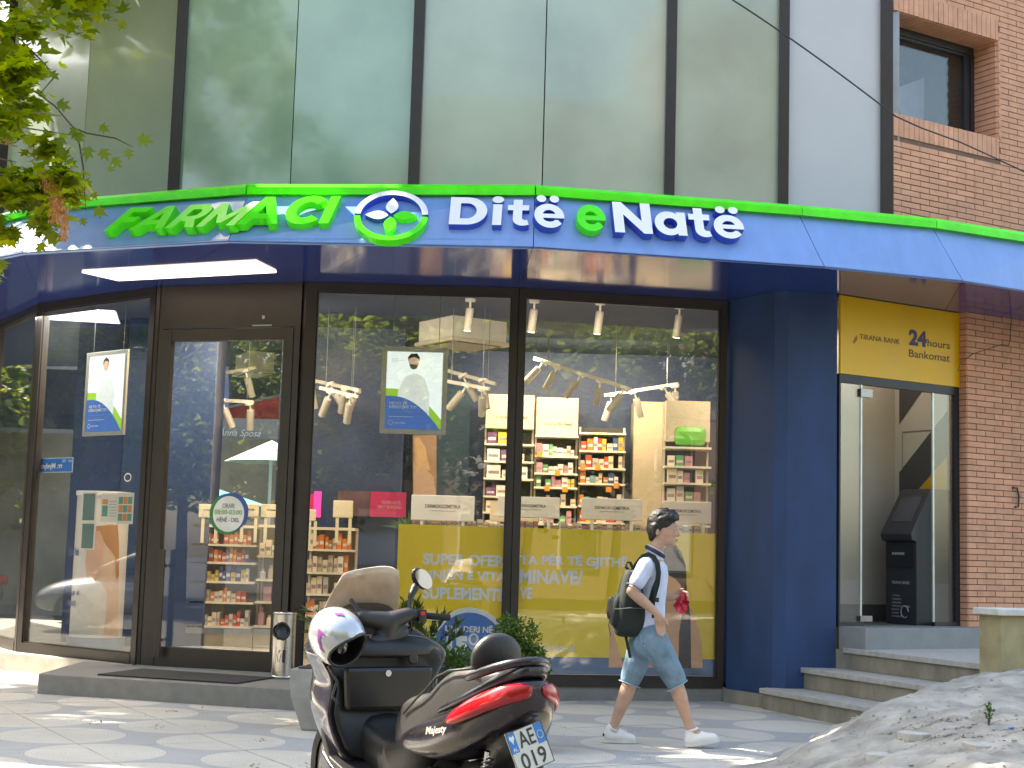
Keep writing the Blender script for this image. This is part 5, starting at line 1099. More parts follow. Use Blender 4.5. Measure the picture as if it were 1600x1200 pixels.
# eyes, brow, lips, nostril shade
EYW=mat('eye_white',(.6,.58,.55),.3); EYD=mat('eye_dark',(.02,.012,.01),.2); LIP=mat('lips',(.42,.17,.14),.5)
for s_ in (-1,1):
    q=Blob(); q.ball(P(1054.3,827.2,s_*.034),(.013,.012,.009)); q.build('eye',EYW,per,vox=.003,sm=1)
    q=Blob(); q.ball(P(1056.2,827.3,s_*.036),(.0065,.0075,.0075)); q.build('pupil',EYD,per,vox=.0022,sm=1)
    q=Blob(); q.bar(P(1051.5,822.2,s_*.050),P(1057.5,821.2,s_*.018),.0045,.0055); q.build('eyebrow',HAIR,per,vox=.003,sm=1)
q=Blob(); q.bar(P(1058.2,843.3,-.014),P(1058.2,843.3,.014),.005,.005); q.bar(P(1057.6,845.6,-.012),P(1057.6,845.6,.012),.0055,.0055); q.build('lips',LIP,per,vox=.003,sm=1)
# hair: cap plus tousled locks
q=Blob(); q.ball(P(1033,815),(.107,.085,.095)); q.ball(P(1021,826),(.052,.072,.085)); q.ball(P(1042,806),(.095,.075,.052)); q.bar(P(1050,808,-.045),P(1050,808,.045),.038,.038); q.ball(P(1019,838),(.030,.052,.045))
rr=random.Random(5)
for k in range(150):
    a=rr.uniform(0,2*math.pi); e=rr.uniform(.1,1.5); c=P(1034,815); p=c+Vector((.10*math.cos(e)*math.cos(a),.08*math.cos(e)*math.sin(a),.09*math.sin(e))); d=Vector((.9+rr.uniform(-.3,.3),rr.uniform(-.5,.5),rr.uniform(-.1,.35)))
    if p.x<c.x-.04: d=Vector((-.2,rr.uniform(-.4,.4),-.8))
    q.bar(p,p+d.normalized()*rr.uniform(.025,.05),.014,.005,seg=8)
for k in range(16): 
    yy=rr.uniform(-.06,.06); p=P(1053,807,yy); q.bar(p,p+Vector((rr.uniform(.02,.04),rr.uniform(-.01,.01),-rr.uniform(.005,.03))),.014,.005,seg=8)
for s_ in (-1,1): q.bar(P(1031,815,s_*.066),P(1031,829,s_*.070),.02,.008); q.bar(P(1024,822,s_*.06),P(1022,836,s_*.06),.03,.015)
q.build('hair',HAIR,per,vox=.0052,sm=1)
# polo shirt: shell round trunk and upper arms
q=Blob(); q.bar(P(1022.5,868),P(1016,886),.076,.12); q.bar(P(1016,888,-.125),P(1016,888,.125),.078,.078); q.bar(P(1018,895),P(1013,945),.132,.128); q.bar(P(1013,945),P(1011,985),.130,.135); q.bar(P(1013,950,-.05),P(1011,985,-.06),.10,.105); q.bar(P(1013,950,.05),P(1011,985,.06),.10,.105); q.bar(P(1022,898,-.05),P(1022,940,-.04),.075,.08)
q.bar(sh+Vector((0,0,.01)),sh.lerp(el,.62),.070,.063); q.bar(sh2+Vector((0,0,.01)),sh2.lerp(el2,.62),.070,.063)
sv=q.build('polo_shirt',SHIRT,per,vox=.009,sm=5)
q=MB(); 
def ringt(c,d,r,w,nm,m,par=per,seg=20,e=1.0,rt_=.006):
    d=Vector(d).normalized(); a=Vector((0,1,0)); u=(a-d*a.dot(d)).normalized(); v=d.cross(u); b=MB(); b.tube([c+u*r*math.cos(2*math.pi*k/seg)+v*r*e*math.sin(2*math.pi*k/seg) for k in range(seg+1)],rt_,6); b.build(nm,m,par,smooth=True)
ringt(P(1023.5,862),Vector((.48,0,.87)),.078,0,'collar',NVY,e=.95,rt_=.016); ringt(P(1024.0,858.5),Vector((.48,0,.87)),.072,0,'collar_tip',mat('collar_light',(.5,.52,.58),.7),e=.95,rt_=.006)
dv_=(el-sh).normalized(); ringt(sh.lerp(el,.88),dv_,.064,0,'sleeve_band',mat('sleeve_grey',(.12,.15,.22),.8),rt_=.006)
dv2=(el2-sh2).normalized(); ringt(sh2.lerp(el2,.88),dv2,.064,0,'sleeve_band',mat('sleeve_grey',(.12,.15,.22),.8),rt_=.006)
# shorts
q=Blob(); q.bar(P(1012,985,-.05),P(1012,985,.05),.118,.118); q.bar(P(1012,1004,-.06),P(1012,1004,.06),.122,.122); q.bar(hn+Vector((0,0,.02)),kn+Vector((.0,0,.02)),.120,.086); q.bar(hf+Vector((0,0,.02)),kf_+Vector((0,0,.02)),.116,.084)
so_=q.build('denim_shorts',DEN,per,vox=.009,sm=3)
bm=bmesh.new(); bm.from_mesh(so_.data); iw=wm(so_)
for kk,hh_ in ((kn,hn),(kf_,hf)):
    dd=(kk-hh_).normalized(); pl_=iw.inverted()@(kk+dd*.035)
    geo=[f for f in bm.faces if (iw@f.calc_center_median()-kk).length<.2]
    ed={e for f in geo for e in f.edges}; vv={v for f in geo for v in f.verts}
    res=bmesh.ops.bisect_plane(bm,geom=list(vv)+list(ed)+geo,plane_co=pl_,plane_no=dd,clear_outer=True)
bm.to_mesh(so_.data); bm.free(); md=so_.modifiers.new('s','SOLIDIFY'); md.thickness=.006
ringt(kn+(kn-hn).normalized()*.03,kn-hn,.0865,0,'hem',mat('denim_hem',(.26,.37,.44),.85),rt_=.0045); ringt(kf_+(kf_-hf).normalized()*.03,kf_-hf,.0845,0,'hem',mat('denim_hem',(.26,.37,.44),.85),rt_=.0045)
q=MB(); p0=P(1006,994,-.16); q.tube([P(1001,992,-.165),P(1003,1008,-.175),P(1014,1012,-.172)],.004,5); q.build('pocket_seam',mat('denim_hem',(.26,.37,.44),.85),per)
# shoes
def shoe(pts,d,toe_up,name='shoe'):
    heel,toe=pts; v=(toe-heel); L=v.length; u=v.normalized(); upv=Vector((0,0,1)); upv=(upv-u*upv.dot(u)).normalized(); s=u.cross(upv)
    b=Blob(); b.bar(heel+u*.05+upv*.055,heel+u*.06+upv*.10,.043,.040); b.bar(heel+u*.045+upv*.045,heel+u*.13+upv*.05,.042,.046); b.bar(heel+u*.13+upv*.05,heel+u*(L-.04)+upv*.034,.045,.036); b.bar(heel+u*.09+upv*.085,heel+u*.17+upv*.055,.034,.03); b.build(name,SHOE,per,vox=.007,sm=4)
    q=MB(); n=24; pr=[]
    for k in range(n):
        t=2*math.pi*k/n; x=.5*L+.52*L*math.cos(t); w_=.046*(1 if math.cos(t)>-.2 else .85); y=w_*math.copysign(abs(math.sin(t))**.8,math.sin(t)); pr.append((x,y))
    secs=[[heel+u*x+s*y+upv*z for x,y in pr] for z in (0,.026)]; q.loft(secs); q.build('sole',SOLE,per,auto=40)
    q=MB(); [q.tube([heel+u*(.10+.017*k)+upv*(.108-.011*k)+s*.03,heel+u*(.10+.017*k)+upv*(.117-.011*k),heel+u*(.10+.017*k)+upv*(.108-.011*k)-s*.03],.0035,5) for k in range(5)]; q.build('laces',mat('lace_white',(.8,.8,.78),.7),per)
HN0=P(1069,1165,-.10); HN1=P(1124,1150,-.10); HN0.z=max(.002,HN0.z-.0)
zf=0.004
a_=Vector((P(1070,1160,-.10).x,PY0-.10,zf)); b_=Vector((P(1124,1150,-.10).x,PY0-.10,zf+.05)); shoe((a_,b_),0,0)
a_=Vector((P(941,1165,.07).x,PY0+.07,zf)); b_=Vector((P(994,1165,.07).x,PY0+.07,zf)); shoe((a_,b_),0,0)
ringt(an+Vector((.012,0,-.0)),(an-kn),.039,0,'sock',mat('sock_white',(.7,.68,.66),.8),rt_=.010); ringt(af+Vector((.006,0,0)),(af-kf_),.039,0,'sock',mat('sock_white',(.7,.68,.66),.8),rt_=.010)
q=Blob(); q.ball(P(943,1148,.03),(.008,.012,.014)); q.build('heel_logo',NVY,per,vox=.004,sm=1)
# backpack (worn, its own thing)
bk=thing('backpack','black backpack with side pocket worn on the back of the walking person','backpack',tuple(P(985,990)))
def bag(st,m,name,yc=0):
    q=MB(); secs=[]
    for xl,xr,y,hw in st:
        L_=P(xl,y,yc); R2=P(xr,y,yc); cx=(L_.x+R2.x)/2; hx=(R2.x-L_.x)/2; sec_=[]
        for k in range(20):
            t=2*math.pi*k/20; c_,s_=math.cos(t),math.sin(t); sec_.append((cx+hx*math.copysign(abs(c_)**.62,c_),PY0+yc+hw*math.copysign(abs(s_)**.62,s_),(L_.z+R2.z)/2))
        secs.append(sec_)
    q.loft(secs); return q.build(name,m,bk,smooth=True,subsurf=1)
bag([(981,992,889,.07),(976,996,892,.12),(972,999,902,.15),(968,1003,915,.165),(963,1008,932,.175),(959,1011,950,.18),(957,1013,968,.18),(958,1008,983,.175),(961,1000,992,.15),(966,992,995,.10)],BPK,'main_bag')
bag([(964,972,925,.10),(958,972,932,.13),(953,975,945,.145),(951,975,960,.15),(952,975,972,.145),(956,972,980,.12)],BPK,'front_pocket')
q=MB(); q.tube([P(962,930,-.13),P(957,938,-.15),P(954,950,-.155),P(953,962,-.15)],.004,5); q.tube([P(960,952,-.175),P(985,950,-.19),P(1008,951,-.175)],.004,5); q.build('seam',mat('zip_grey',(.10,.11,.11),.4),bk)
q=Blob(); q.bar(P(956,938,-.06),P(955,955,-.06),.032,.04); q.bar(P(951,956,-.06),P(952,964,-.05),.018,.018); q.build('side_pouch',mat('pouch_brown',(.05,.035,.03),.6),bk,vox=.008,sm=3)
q=MB(); q.tube([P(985,893,-.02),P(978,886,-.02),P(979,878,-.01),P(985,879,-.01),P(990,890,-.01)],.011,6); q.build('grab_loop',BPK,bk,smooth=True)
def strap(pts,w=.019,t=.006,name='strap',m=BPK):
    b=MB(); secs=[]
    for i,p in enumerate(pts):
        tt=(pts[min(i+1,len(pts)-1)]-pts[max(0,i-1)]).normalized(); o=Vector((0,-1,0)); sd=tt.cross(o).normalized(); secs.append([p+sd*w+o*t,p-sd*w+o*t,p-sd*w-o*t,p+sd*w-o*t])
    b.loft(secs); b.build(name,m,bk,smooth=False)
for dd in (-1,1):
    strap([P(988,893,dd*.09),P(996,880,dd*.15),P(1004,870,dd*.175),P(1013,866,dd*.19),P(1021,870,dd*.20),P(1027,880,dd*.215),P(1029,895,dd*.215),P(1027,912,dd*.21),P(1022,930,dd*.20),P(1016,945,dd*.175)])
strap([P(1026,905,-.222),P(1023,925,-.222),P(1021,950,-.215),P(1020,966,-.20)],.009,.004,'strap_tail'); strap([P(1026,905,-.225),P(1020,918,-.222),P(1014,940,-.19)],.008,.004,'strap_tail')
strap([P(977,990,-.08),P(980,1005,-.10),P(985,1028,-.11)],.011,.004,'strap_tail'); q=MB(); q.tube([P(953,965,-.09),P(951,978,-.1),P(954,992,-.1),P(953,994,-.1)],.003,5); q.build('drawstring',BPK,bk)
strap([P(985,892,-.10),P(992,900,-.13)],.022,.004,'woven_label',mat('label_grey',(.3,.32,.32),.7,0,.3,60))
q=MB(); q.box(P(1024,906,-.226).x,P(1030,906,-.226).x,PY0-.235,PY0-.222,P(0,910).z,P(0,903).z); q.build('buckle',BLK,bk)
# red plastic bag (held)
rb=thing('red_bag','crumpled red plastic bag held in the far hand of the walking person','bag',tuple(P(1065,950,.16)))
pr=[(1068,925),(1073,929),(1076,940),(1074,952),(1069,963),(1064,957),(1057,954),(1052,946),(1058,941),(1063,934)]
q=MB(); rr=random.Random(3); c_=P(1066,944,.13); vs=[P(x,y,.15+rr.uniform(-.05,.05)) for x,y in pr]; ins=[c_.lerp(v,.5)+Vector((rr.uniform(-.02,.02),rr.uniform(-.05,.05),rr.uniform(-.02,.02))) for v in vs]; n=len(vs)
q.add(vs+ins+[c_],[(i,(i+1)%n,(i+1)%n+n,i+n) for i in range(n)]+[(i+n,(i+1)%n+n,2*n) for i in range(n)]); REDB=mat('red_plastic_bag',(.62,.03,.07),.3,0,.1,10,.4,30,trans=0,alpha=.9)
o=q.build('bag_film',REDB,rb); o.data.polygons.foreach_set('use_smooth',[False]*len(o.data.polygons)); md=o.modifiers.new('s','SUBSURF'); md.subdivision_type='SIMPLE'; md.levels=3; md.render_levels=3
tx=bpy.data.textures.new('crumple','VORONOI'); tx.noise_scale=.05; dm_=o.modifiers.new('d','DISPLACE'); dm_.texture=tx; dm_.strength=.035; dm_.texture_coords='LOCAL'; md=o.modifiers.new('t','SOLIDIFY'); md.thickness=.002
# ------------------------------------------------------------ scooter
sc_=thing('motor_scooter','dark purple black maxi scooter with red tail light parked in the foreground','scooter',(-.11,6.73,0),R_(120))
WS=wm(sc_)
def W(x,y,z): return WS@Vector((x,y,z))
PAINT=mat('scooter_paint',(.010,.007,.015),.28,.2,.35,9,coat=.6); PLS=mat('scooter_black_plastic',(.010,.010,.011),.42,0,.12,8,.2,200); SEATM=mat('seat_vinyl',(.022,.021,.022),.40,0,.1,8,.25,220); RLENS=mat('red_lens',(.34,.004,.012),.15,0,.3,7,coat=.4,spec=.5); CHR=mat('chrome',(.7,.7,.7),.12,1,.02); RUB=mat('tyre_rubber',(.02,.02,.02),.8,0,.1,30,.2)
ALU=mat('cast_alloy',(.35,.34,.33),.35,.8,.1)
def sec(x,zl,zh,hw,n=16,ex=2.6,tz=0,tw=1.0):
    cz=(zl+zh)/2; hz=(zh-zl)/2; pts=[]
    for k in range(n):
        t=2*math.pi*k/n; c,s=math.cos(t),math.sin(t); y=hw*math.copysign(abs(c)**(2/ex),c); z=hz*math.copysign(abs(s)**(2/ex),s)
        y*=(1+(tw-1)*(z/hz*.5+.5)) ; pts.append((x,y,cz+z))
    return pts
def body_(name,st,m,ex=2.6,sub=2,par=sc_,tw=1.0,n=16):
    q=MB(); q.loft([sec(*s,ex=ex,tw=tw,n=n) for s in st]); return q.build(name,m,par,local=True,smooth=True,subsurf=sub)
# tail body
side=body_('side_cover',[(.44,.52,.55,.16),(.38,.495,.60,.215),(.25,.475,.65,.245),(.05,.48,.70,.25),(-0.099,.52,.755,.24),(-0.231,.575,.81,.215),(-0.343,.63,.86,.185),(-0.436,.69,.89,.145),(-0.492,.745,.885,.085),(-0.502,.77,.87,.03)],PAINT,3.2,tw=.86)
body_('upper_tail',[(.14,.67,.705,.17),(.06,.69,.745,.185),(-0.079,.73,.80,.18),(-0.231,.79,.865,.155),(-0.383,.85,.92,.12),(-0.462,.885,.945,.085),(-0.485,.90,.94,.05)],PAINT,3.5,tw=.8)
q=MB(); q.tube([(-0.165,.165,.86),(-0.297,.15,.905),(-0.436,.10,.95),(-0.488,.0,.965),(-0.436,-.10,.95),(-0.297,-.15,.905),(-0.165,-.165,.86)],[.02,.022,.022,.02,.022,.022,.02],10); q.build('grab_rail',PAINT,sc_,local=True,smooth=True,subsurf=1)
# tail lights wrap round the cowl
def tl(sgn):
    q=MB(); secs=[]
    for x,y,zl,zh in ((-0.132,.238,.665,.715),(-0.198,.229,.672,.765),(-0.277,.213,.70,.805),(-0.363,.187,.735,.842),(-0.436,.15,.765,.87),(-0.485,.10,.79,.878),(-0.510,.04,.805,.875)):
        o=.012; secs.append([(x,sgn*(y-.03),zl),(x,sgn*(y+o-.004),zl+.004),(x,sgn*(y+o-.004),(zl*.6+zh*.4)),(x,sgn*(y+o-.022),zh-.008),(x,sgn*(y-.045),zh)])
    q.loft(secs); return q.build('tail_light',RLENS,sc_,local=True,smooth=True,subsurf=1)
tl(1); tl(-1)
# red reflector and plate holder
q=MB(Matrix.Translation((-0.396,.0,.66))@Matrix.Rotation(R_(20),4,'X')); q.box(-0.013,.02,-.01,.05,.02,.06,.004); q.build('reflector',RLENS,sc_,local=True)
body_('rear_mudguard',[(-0.185,.42,.60,.09),(-0.297,.50,.67,.10),(-0.409,.56,.70,.10),(-0.436,.58,.68,.05)],PLS,3)
PT=atz(822,1165,.60); 
MPl=Matrix.Translation((-.505,.03,.612))@Matrix.Rotation(R_(-90),4,'Z')@Matrix.Rotation(R_(90-14),4,'X')@Matrix.Rotation(R_(17),4,'Z')
MPw=WS@MPl
npf=Fr(MPw.to_translation(),MPw.col[0].xyz,MPw.col[1].xyz)
npl=MB(npf.M); npl.box(-.092,.092,-.088,.088,-.004,0,.003); npl=npl.build('number_plate',mat('plate_white',(.66,.64,.58),.35,0,.03),sc_)
q=MB(npf.M); 
for a0,a1,b0,b1 in ((-.092,.092,-.088,-.085),(-.092,.092,.085,.088),(-.092,-.089,-.085,.085),(.089,.092,-.085,.085)): q.box(a0,a1,b0,b1,.0,.001)
q.build('plate_border',BLK,npl)
PBu=mat('plate_blue_band',(.03,.20,.55),.35,0,.03)
for x0,x1 in ((-.088,-.050),(.048,.088)): q=MB(npf.M); q.box(x0,x1,.0,.084,.0,.0012); q.build('plate_band',PBu,npl)
INK=mat('plate_ink',(.03,.03,.03),.4)
text('lettering','AE',npf,-.040,.040,.010,.076,.001,INK,npl,.0008,.01); text('lettering','019',npf,-.060,.066,-.078,-.010,.001,INK,npl,.0008,.01); text('lettering','AL',npf,-.080,-.056,.006,.022,.0014,PW,npl,.0006,.01)
q=MB(npf.M); q.prism([(-.069,.034),(-.066,.044),(-.056,.060),(-.060,.074),(-.066,.066),(-.069,.072),(-.072,.066),(-.078,.074),(-.082,.060),(-.072,.044)],.0013,.002); q.build('eagle_crest',PW,npl)
q=MB(npf.M); q.tube([(.068+.014*math.cos(R_(k*24)),.036+.016*math.sin(R_(k*24)),.0015) for k in range(16)],.0012,4); q.build('plate_ring',PW,npl)
q=MB(npf.M); [q.lathe([(.003,0),(.003,.003)],6,(x,-.0,.0)) for x in (-.072,.078)]; q.build('plate_bolt',CHR,npl)
# indicator wing at the right of the plate
body_('rear_flap',[(-.30,.64,.70,.09),(-.36,.67,.72,.125),(-.40,.69,.722,.115),(-.41,.70,.715,.08)],PLS,4)
# seat
body_('seat',[(.66,.44,.56,.055),(.63,.46,.62,.10),(.55,.48,.705,.145),(.45,.50,.745,.17),(.34,.52,.76,.182),(.24,.55,.775,.186),(.17,.58,.82,.18),(.10,.62,.875,.172),(.0,.66,.91,.165),(-.12,.71,.925,.155),(-.24,.77,.925,.135),(-.31,.81,.91,.10),(-.33,.84,.89,.05)],SEATM,3.4,2,tw=.86)
q=MB(); 
for s_ in (-1,1): q.tube([(.40,s_*.168,.66),(.25,s_*.176,.745),(.17,s_*.172,.79),(.10,s_*.16,.85),(0,s_*.15,.885),(-.2,s_*.14,.91)],.006,6)
q.build('seat_piping',PLS,sc_,local=True,smooth=True)
q=Blob(); Rb=Matrix.Rotation(R_(-12),3,'Y'); q.ball((-.15,0,.95),(.055,.125,.112),Rb,seg=24); q.bar((-.20,0,.86),(-.165,0,.92),.035,.04)
me=remesh(q.m.mesh('b'),.008,4); link('backrest',me,SEATM,sc_,local=True,smooth=True)
# centre tunnel, floorboards
body_('centre_tunnel',[(.30,.30,.62,.12),(.50,.30,.56,.15),(.70,.30,.50,.13),(.90,.30,.56,.14),(1.05,.35,.75,.2)],PLS,3.2)
q=MB(); 
for s_ in (-1,1): q.loft([[(x,s_*a,z),(x,s_*b,z),(x,s_*b,z-.05),(x,s_*a,z-.07)] for x,a,b,z in ((.18,.12,.25,.40),(.40,.12,.27,.345),(.70,.10,.28,.335),(.95,.10,.29,.40),(1.05,.10,.29,.52),(1.10,.1,.28,.62))])
q.build('floorboard',PLS,sc_,local=True,bevel=.008)
for s_ in (-1,1):
    q=MB(); [q.box(.42+.05*k,.44+.05*k,s_*.2-.06,s_*.2+.06,.338,.345) for k in range(9)]; q.build('foot_grip',RUB,sc_,local=True)
    q=MB(); q.loft([[(x,s_*y,z),(x,s_*(y+.012),z-.02),(x,s_*(y+.006),z-.16),(x,s_*(y-.06),z-.18)] for x,y,z in ((.12,.245,.47),(.40,.26,.36),(.70,.27,.335),(.95,.285,.38),(1.08,.29,.5))]); q.build('lower_skirt',PAINT,sc_,local=True,smooth=True,subsurf=1)
# front: inner leg shield and outer fairing with its waisted outline
def outl(e=0.0,ks=1): # (half width, z)
    return [(.20,.34),(.255,.42),(.295,.52),(.318,.60),(.300,.68),(.283,.74),(.30,.80),(.345,.86),(.352,.90),(.30,.945),(.22,.975),(.12,.985),(.0,.985)]
lr=[(w_,z) for w_,z in outl()]
full=[(w_,z) for w_,z in lr]+[(-w_,z) for w_,z in reversed(lr[:-1])]
def fsec(x,kx,zc,kz,extra=0): return [(x-.10*(1-abs(w_)/.35)*0+ (.10*((z-.34)/.64)),w_*kx,zc+(z-.66)*kz) for w_,z in full]
q=MB(); q.loft([fsec(.90,.985,.66,.985),fsec(.885,1,.66,1.0),fsec(.90,1.02,.66,1.01),fsec(1.0,1.0,.66,1.0),fsec(1.15,.93,.67,.96),fsec(1.32,.76,.70,.86),fsec(1.46,.52,.73,.70),fsec(1.56,.28,.75,.5),fsec(1.60,.10,.76,.25)])
q.build('front_fairing',mat('fairing_paint',(.045,.04,.06),.2,.5,.10,5,coat=1),sc_,local=True,smooth=True,subsurf=1)
q=MB(); inn_=[[(x+.10*((z-.34)/.64),w_*k,.66+(z-.66)*k) for w_,z in full] for x,k in ((.897,.955),(.868,.93),(.875,.82),(.89,.6),(.9,.2))]; q.loft(inn_); q.build('leg_shield',PLS,sc_,local=True,smooth=True,subsurf=1)
q=MB(); q.loft([[(.86+.1*((z-.34)/.64)*1,y,z) for y,z in ((.24*k1,.60+dz),(.26*k1,.84),(-.24*k1,.84),(-.22*k1,.60+dz))] if False else [(xx,y,z) for y,z in ((.235,.62),(.25,.83),(-.235,.83),(-.215,.62))] for xx,k1,dz in ((.93,1,0),(.885,1,0))]); q.build('glove_box',mat('glove_box_plastic',(.013,.013,.014),.3,0,.1),sc_,local=True,bevel=.02)
q=MB(); q.lathe([(.016,0),(.016,.006)],14); me=q.mesh(); me.transform(Matrix.Translation((.884,.02,.80))@Matrix.Rotation(R_(-90),4,'Y')); link('key_lock',me,CHR,sc_,local=True)
q=MB(); q.lathe([(.028,0),(.028,.008),(.02,.012)],16); me=q.mesh(); me.transform(Matrix.Translation((.92,-.13,.865))@Matrix.Rotation(R_(-90),4,'Y')); link('ignition',me,PLS,sc_,local=True)
# dash top, screen
body_('dash',[(.90,.86,.93,.27),(1.0,.88,.985,.29),(1.12,.90,1.03,.27),(1.25,.90,1.08,.23),(1.36,.90,1.04,.18)],PLS,3)
body_('instrument_pod',[(1.08,1.0,1.09,.13),(1.16,1.0,1.13,.15),(1.24,1.0,1.14,.14),(1.30,1.0,1.08,.1)],BLK,3)
SCR=glassmat('smoked_screen',(.55,.50,.42),.16,rough=.06,dust_sheen=.8,dcol=(.80,.67,.55))  # beige film paints the sun-dappled reflection into the screen
vs=[];fs=[];nu,nv=12,10
for j in range(nv+1):
    v=j/nv
    for i in range(nu+1):
        u=-1+2*i/nu; hw=(.235-.05*v-.02*v**6); zz=.93+.375*v-(.035*u**6*v); x=1.345-.20*v-.09*u*u; vs.append((x,u*hw+.05+.015*v,zz-.03*u*v))
for j in range(nv):
    for i in range(nu): a=j*(nu+1)+i; fs.append((a,a+1,a+nu+2,a+nu+1))
q=MB(); q.add(vs,fs); o=q.build('windscreen',SCR,sc_,local=True,smooth=True); md=o.modifiers.new('t','SOLIDIFY'); md.thickness=.004
# handlebar turned slightly
HB_=Matrix.Translation((1.0,0,0))
q=Blob(); q.bar((1.02,0,.92),(1.0,-.03,1.04),.065,.055); q.bar((1.0,-.03,1.045),(.985,-.13,1.085),.052,.036); q.bar((1.0,.0,1.045),(.985,.13,1.065),.052,.036); q.bar((.985,-.13,1.085),(.975,-.17,1.083),.032,.028); q.bar((1.0,.05,.93),(1.02,-.10,.99),.06,.05)
me=remesh(q.m.mesh('b'),.008,5); link('handlebar_cover',me,mat('grey_black_plastic',(.018,.018,.019),.45,0,.1,8,.2,200),sc_,local=True,smooth=True)
for s_,zz in ((-1,1.07),(1,1.05)):
    q=MB(); q.tube([(.975,s_*.16,zz+.012),(.965,s_*.215,zz+.008)],[.024,.024],12); q.box(.94,.99,s_*.19-.022,s_*.19+.022,zz-.02,zz+.04,.006); q.build('switch_block',PLS,sc_,local=True,auto=40)
    q=MB(); q.tube([(.966,s_*.215,zz+.008),(.955,s_*.33,zz),(.953,s_*.345,zz),(.951,s_*.352,zz)],[.0165,.0175,.019,.012],12); q.build('grip',RUB,sc_,local=True,smooth=True)
    q=MB(); q.tube([(.99,s_*.18,zz+.0),(1.03,s_*.24,zz-.008),(1.035,s_*.33,zz-.015)],[.008,.007,.006],8); q.build('brake_lever',CHR,sc_,local=True,smooth=True)
q=MB(); q.box(.936,.942,-.198,-.176,1.082,1.10); q.build('stop_switch',mat('red_switch',(.6,.02,.03),.4),sc_,local=True)
q=MB(); q.tube([(.99,-.15,1.06),(1.04,-.17,1.02),(1.05,-.12,.98)],.006,6); q.tube([(.99,-.13,1.07),(1.06,-.19,1.0),(1.08,-.15,.95)],.005,6); q.build('cable',BLK,sc_,local=True,smooth=True)
# right mirror
q=Blob(); q.bar((.99,-.135,1.10),(1.02,-.155,1.17),.011,.013); q.bar((1.02,-.155,1.17),(1.035,-.185,1.215),.016,.022)
Rm=Matrix.Rotation(R_(12),3,'Z')@Matrix.Rotation(R_(38),3,'X'); q.ball((1.05,-.225,1.262),(.026,.072,.047),Rm)
me=remesh(q.m.mesh('b'),.005,3); link('mirror_housing',me,PLS,sc_,local=True,smooth=True)
q=MB(); n=28; Rm4=Matrix.Translation((1.05,-.225,1.262))@Rm.to_4x4(); q.add([Rm4@Vector((-.0265,.064*math.cos(2*math.pi*k/n),.040*math.sin(2*math.pi*k/n))) for k in range(n)],[tuple(range(n))]); o=q.build('mirror_glass',mat('mirror_glass',(.85,.88,.85),.02,1,0),sc_,local=True)
# left mirror stalk (mostly hidden by the helmet)
q=Blob(); q.bar((.99,.135,1.09),(1.03,.17,1.15),.011,.013); me=remesh(q.m.mesh('b'),.006,2); link('mirror_stalk',me,PLS,sc_,local=True,smooth=True)
# wheels
def wheel(x,r,w_,name='wheel'):
    t=MB(); prof=[]; T=Matrix.Translation((x,0,r))@Matrix.Rotation(R_(90),4,'X')
    q=MB(T); n=40; pts=[(r*.70,-w_*.42),(r*.86,-w_*.5),(r*.97,-w_*.34),(r,0),(r*.97,w_*.34),(r*.86,w_*.5),(r*.70,w_*.42)]
    vs=[];fs=[]
    for rr_,zz in pts:
        for k in range(n): vs.append((rr_*math.cos(2*math.pi*k/n),rr_*math.sin(2*math.pi*k/n),zz))
    for i in range(len(pts)-1):
        for k in range(n): fs.append((i*n+k,i*n+(k+1)%n,(i+1)*n+(k+1)%n,(i+1)*n+k))
    q.add(vs,fs); wh=q.build(name,RUB,sc_,local=True,smooth=True)
    q=MB(T); q.lathe([(r*.71,-w_*.3),(r*.71,w_*.3)],32); q.lathe([(.05,-w_*.45),(.05,w_*.45)],16)
    for k in range(5): a=2*math.pi*k/5; q.tube([(.04*math.cos(a),.04*math.sin(a),.02),(r*.7*math.cos(a),r*.7*math.sin(a),.03)],[.02,.016],6)
    q.build('rim',ALU,wh,local=True,auto=40)
wheel(-.08,.255,.13); wheel(1.50,.265,.11)
body_('front_mudguard',[(1.22,.36,.42,.05),(1.32,.46,.52,.068),(1.45,.51,.57,.072),(1.6,.49,.555,.068),(1.72,.40,.47,.05)],PAINT,3)
q=MB(); [q.tube([(1.50,s_*.085,.265),(1.40,s_*.085,.52)],[.022,.02],10) for s_ in (-1,1)]; q.build('fork_leg',ALU,sc_,local=True,smooth=True)
# engine, swing arm, shock, silencer, stand
q=Blob(); q.bar((.22,.10,.36),(-.22,.12,.28),.085,.075); q.bar((.25,-.02,.38),(.1,0,.36),.11,.1); me=remesh(q.m.mesh('b'),.012,3); link('engine_case',me,mat('engine_grey',(.10,.10,.10),.5,.5,.2,9,.3),sc_,local=True,smooth=True)
for s_ in (-1,1):
    q=MB(); q.tube([(-.26,s_*.12,.33),(-.33,s_*.13,.58)],.013,8); q.build('shock',CHR,sc_,local=True); q=MB(); q.tube([(-.27+-.06*k/70+.024*math.cos(k*.9),s_*.125+.024*math.sin(k*.9),.35+.2*k/70) for k in range(70)],.0045,5); q.build('spring',BLK,sc_,local=True,smooth=True)
q=MB(); q.tube([(.15,-.16,.26),(-.1,-.19,.30),(-.15,-.2,.31),(-.60,-.22,.42),(-.63,-.22,.43)],[.02,.03,.055,.058,.04],16); q.build('silencer',CHR,sc_,local=True,smooth=True)
q=MB(); q.tube([(.35,.15,.3),(.2,.30,.02),(.24,.33,.01)],.011,8); q.build('side_stand',PLS,sc_,local=True)
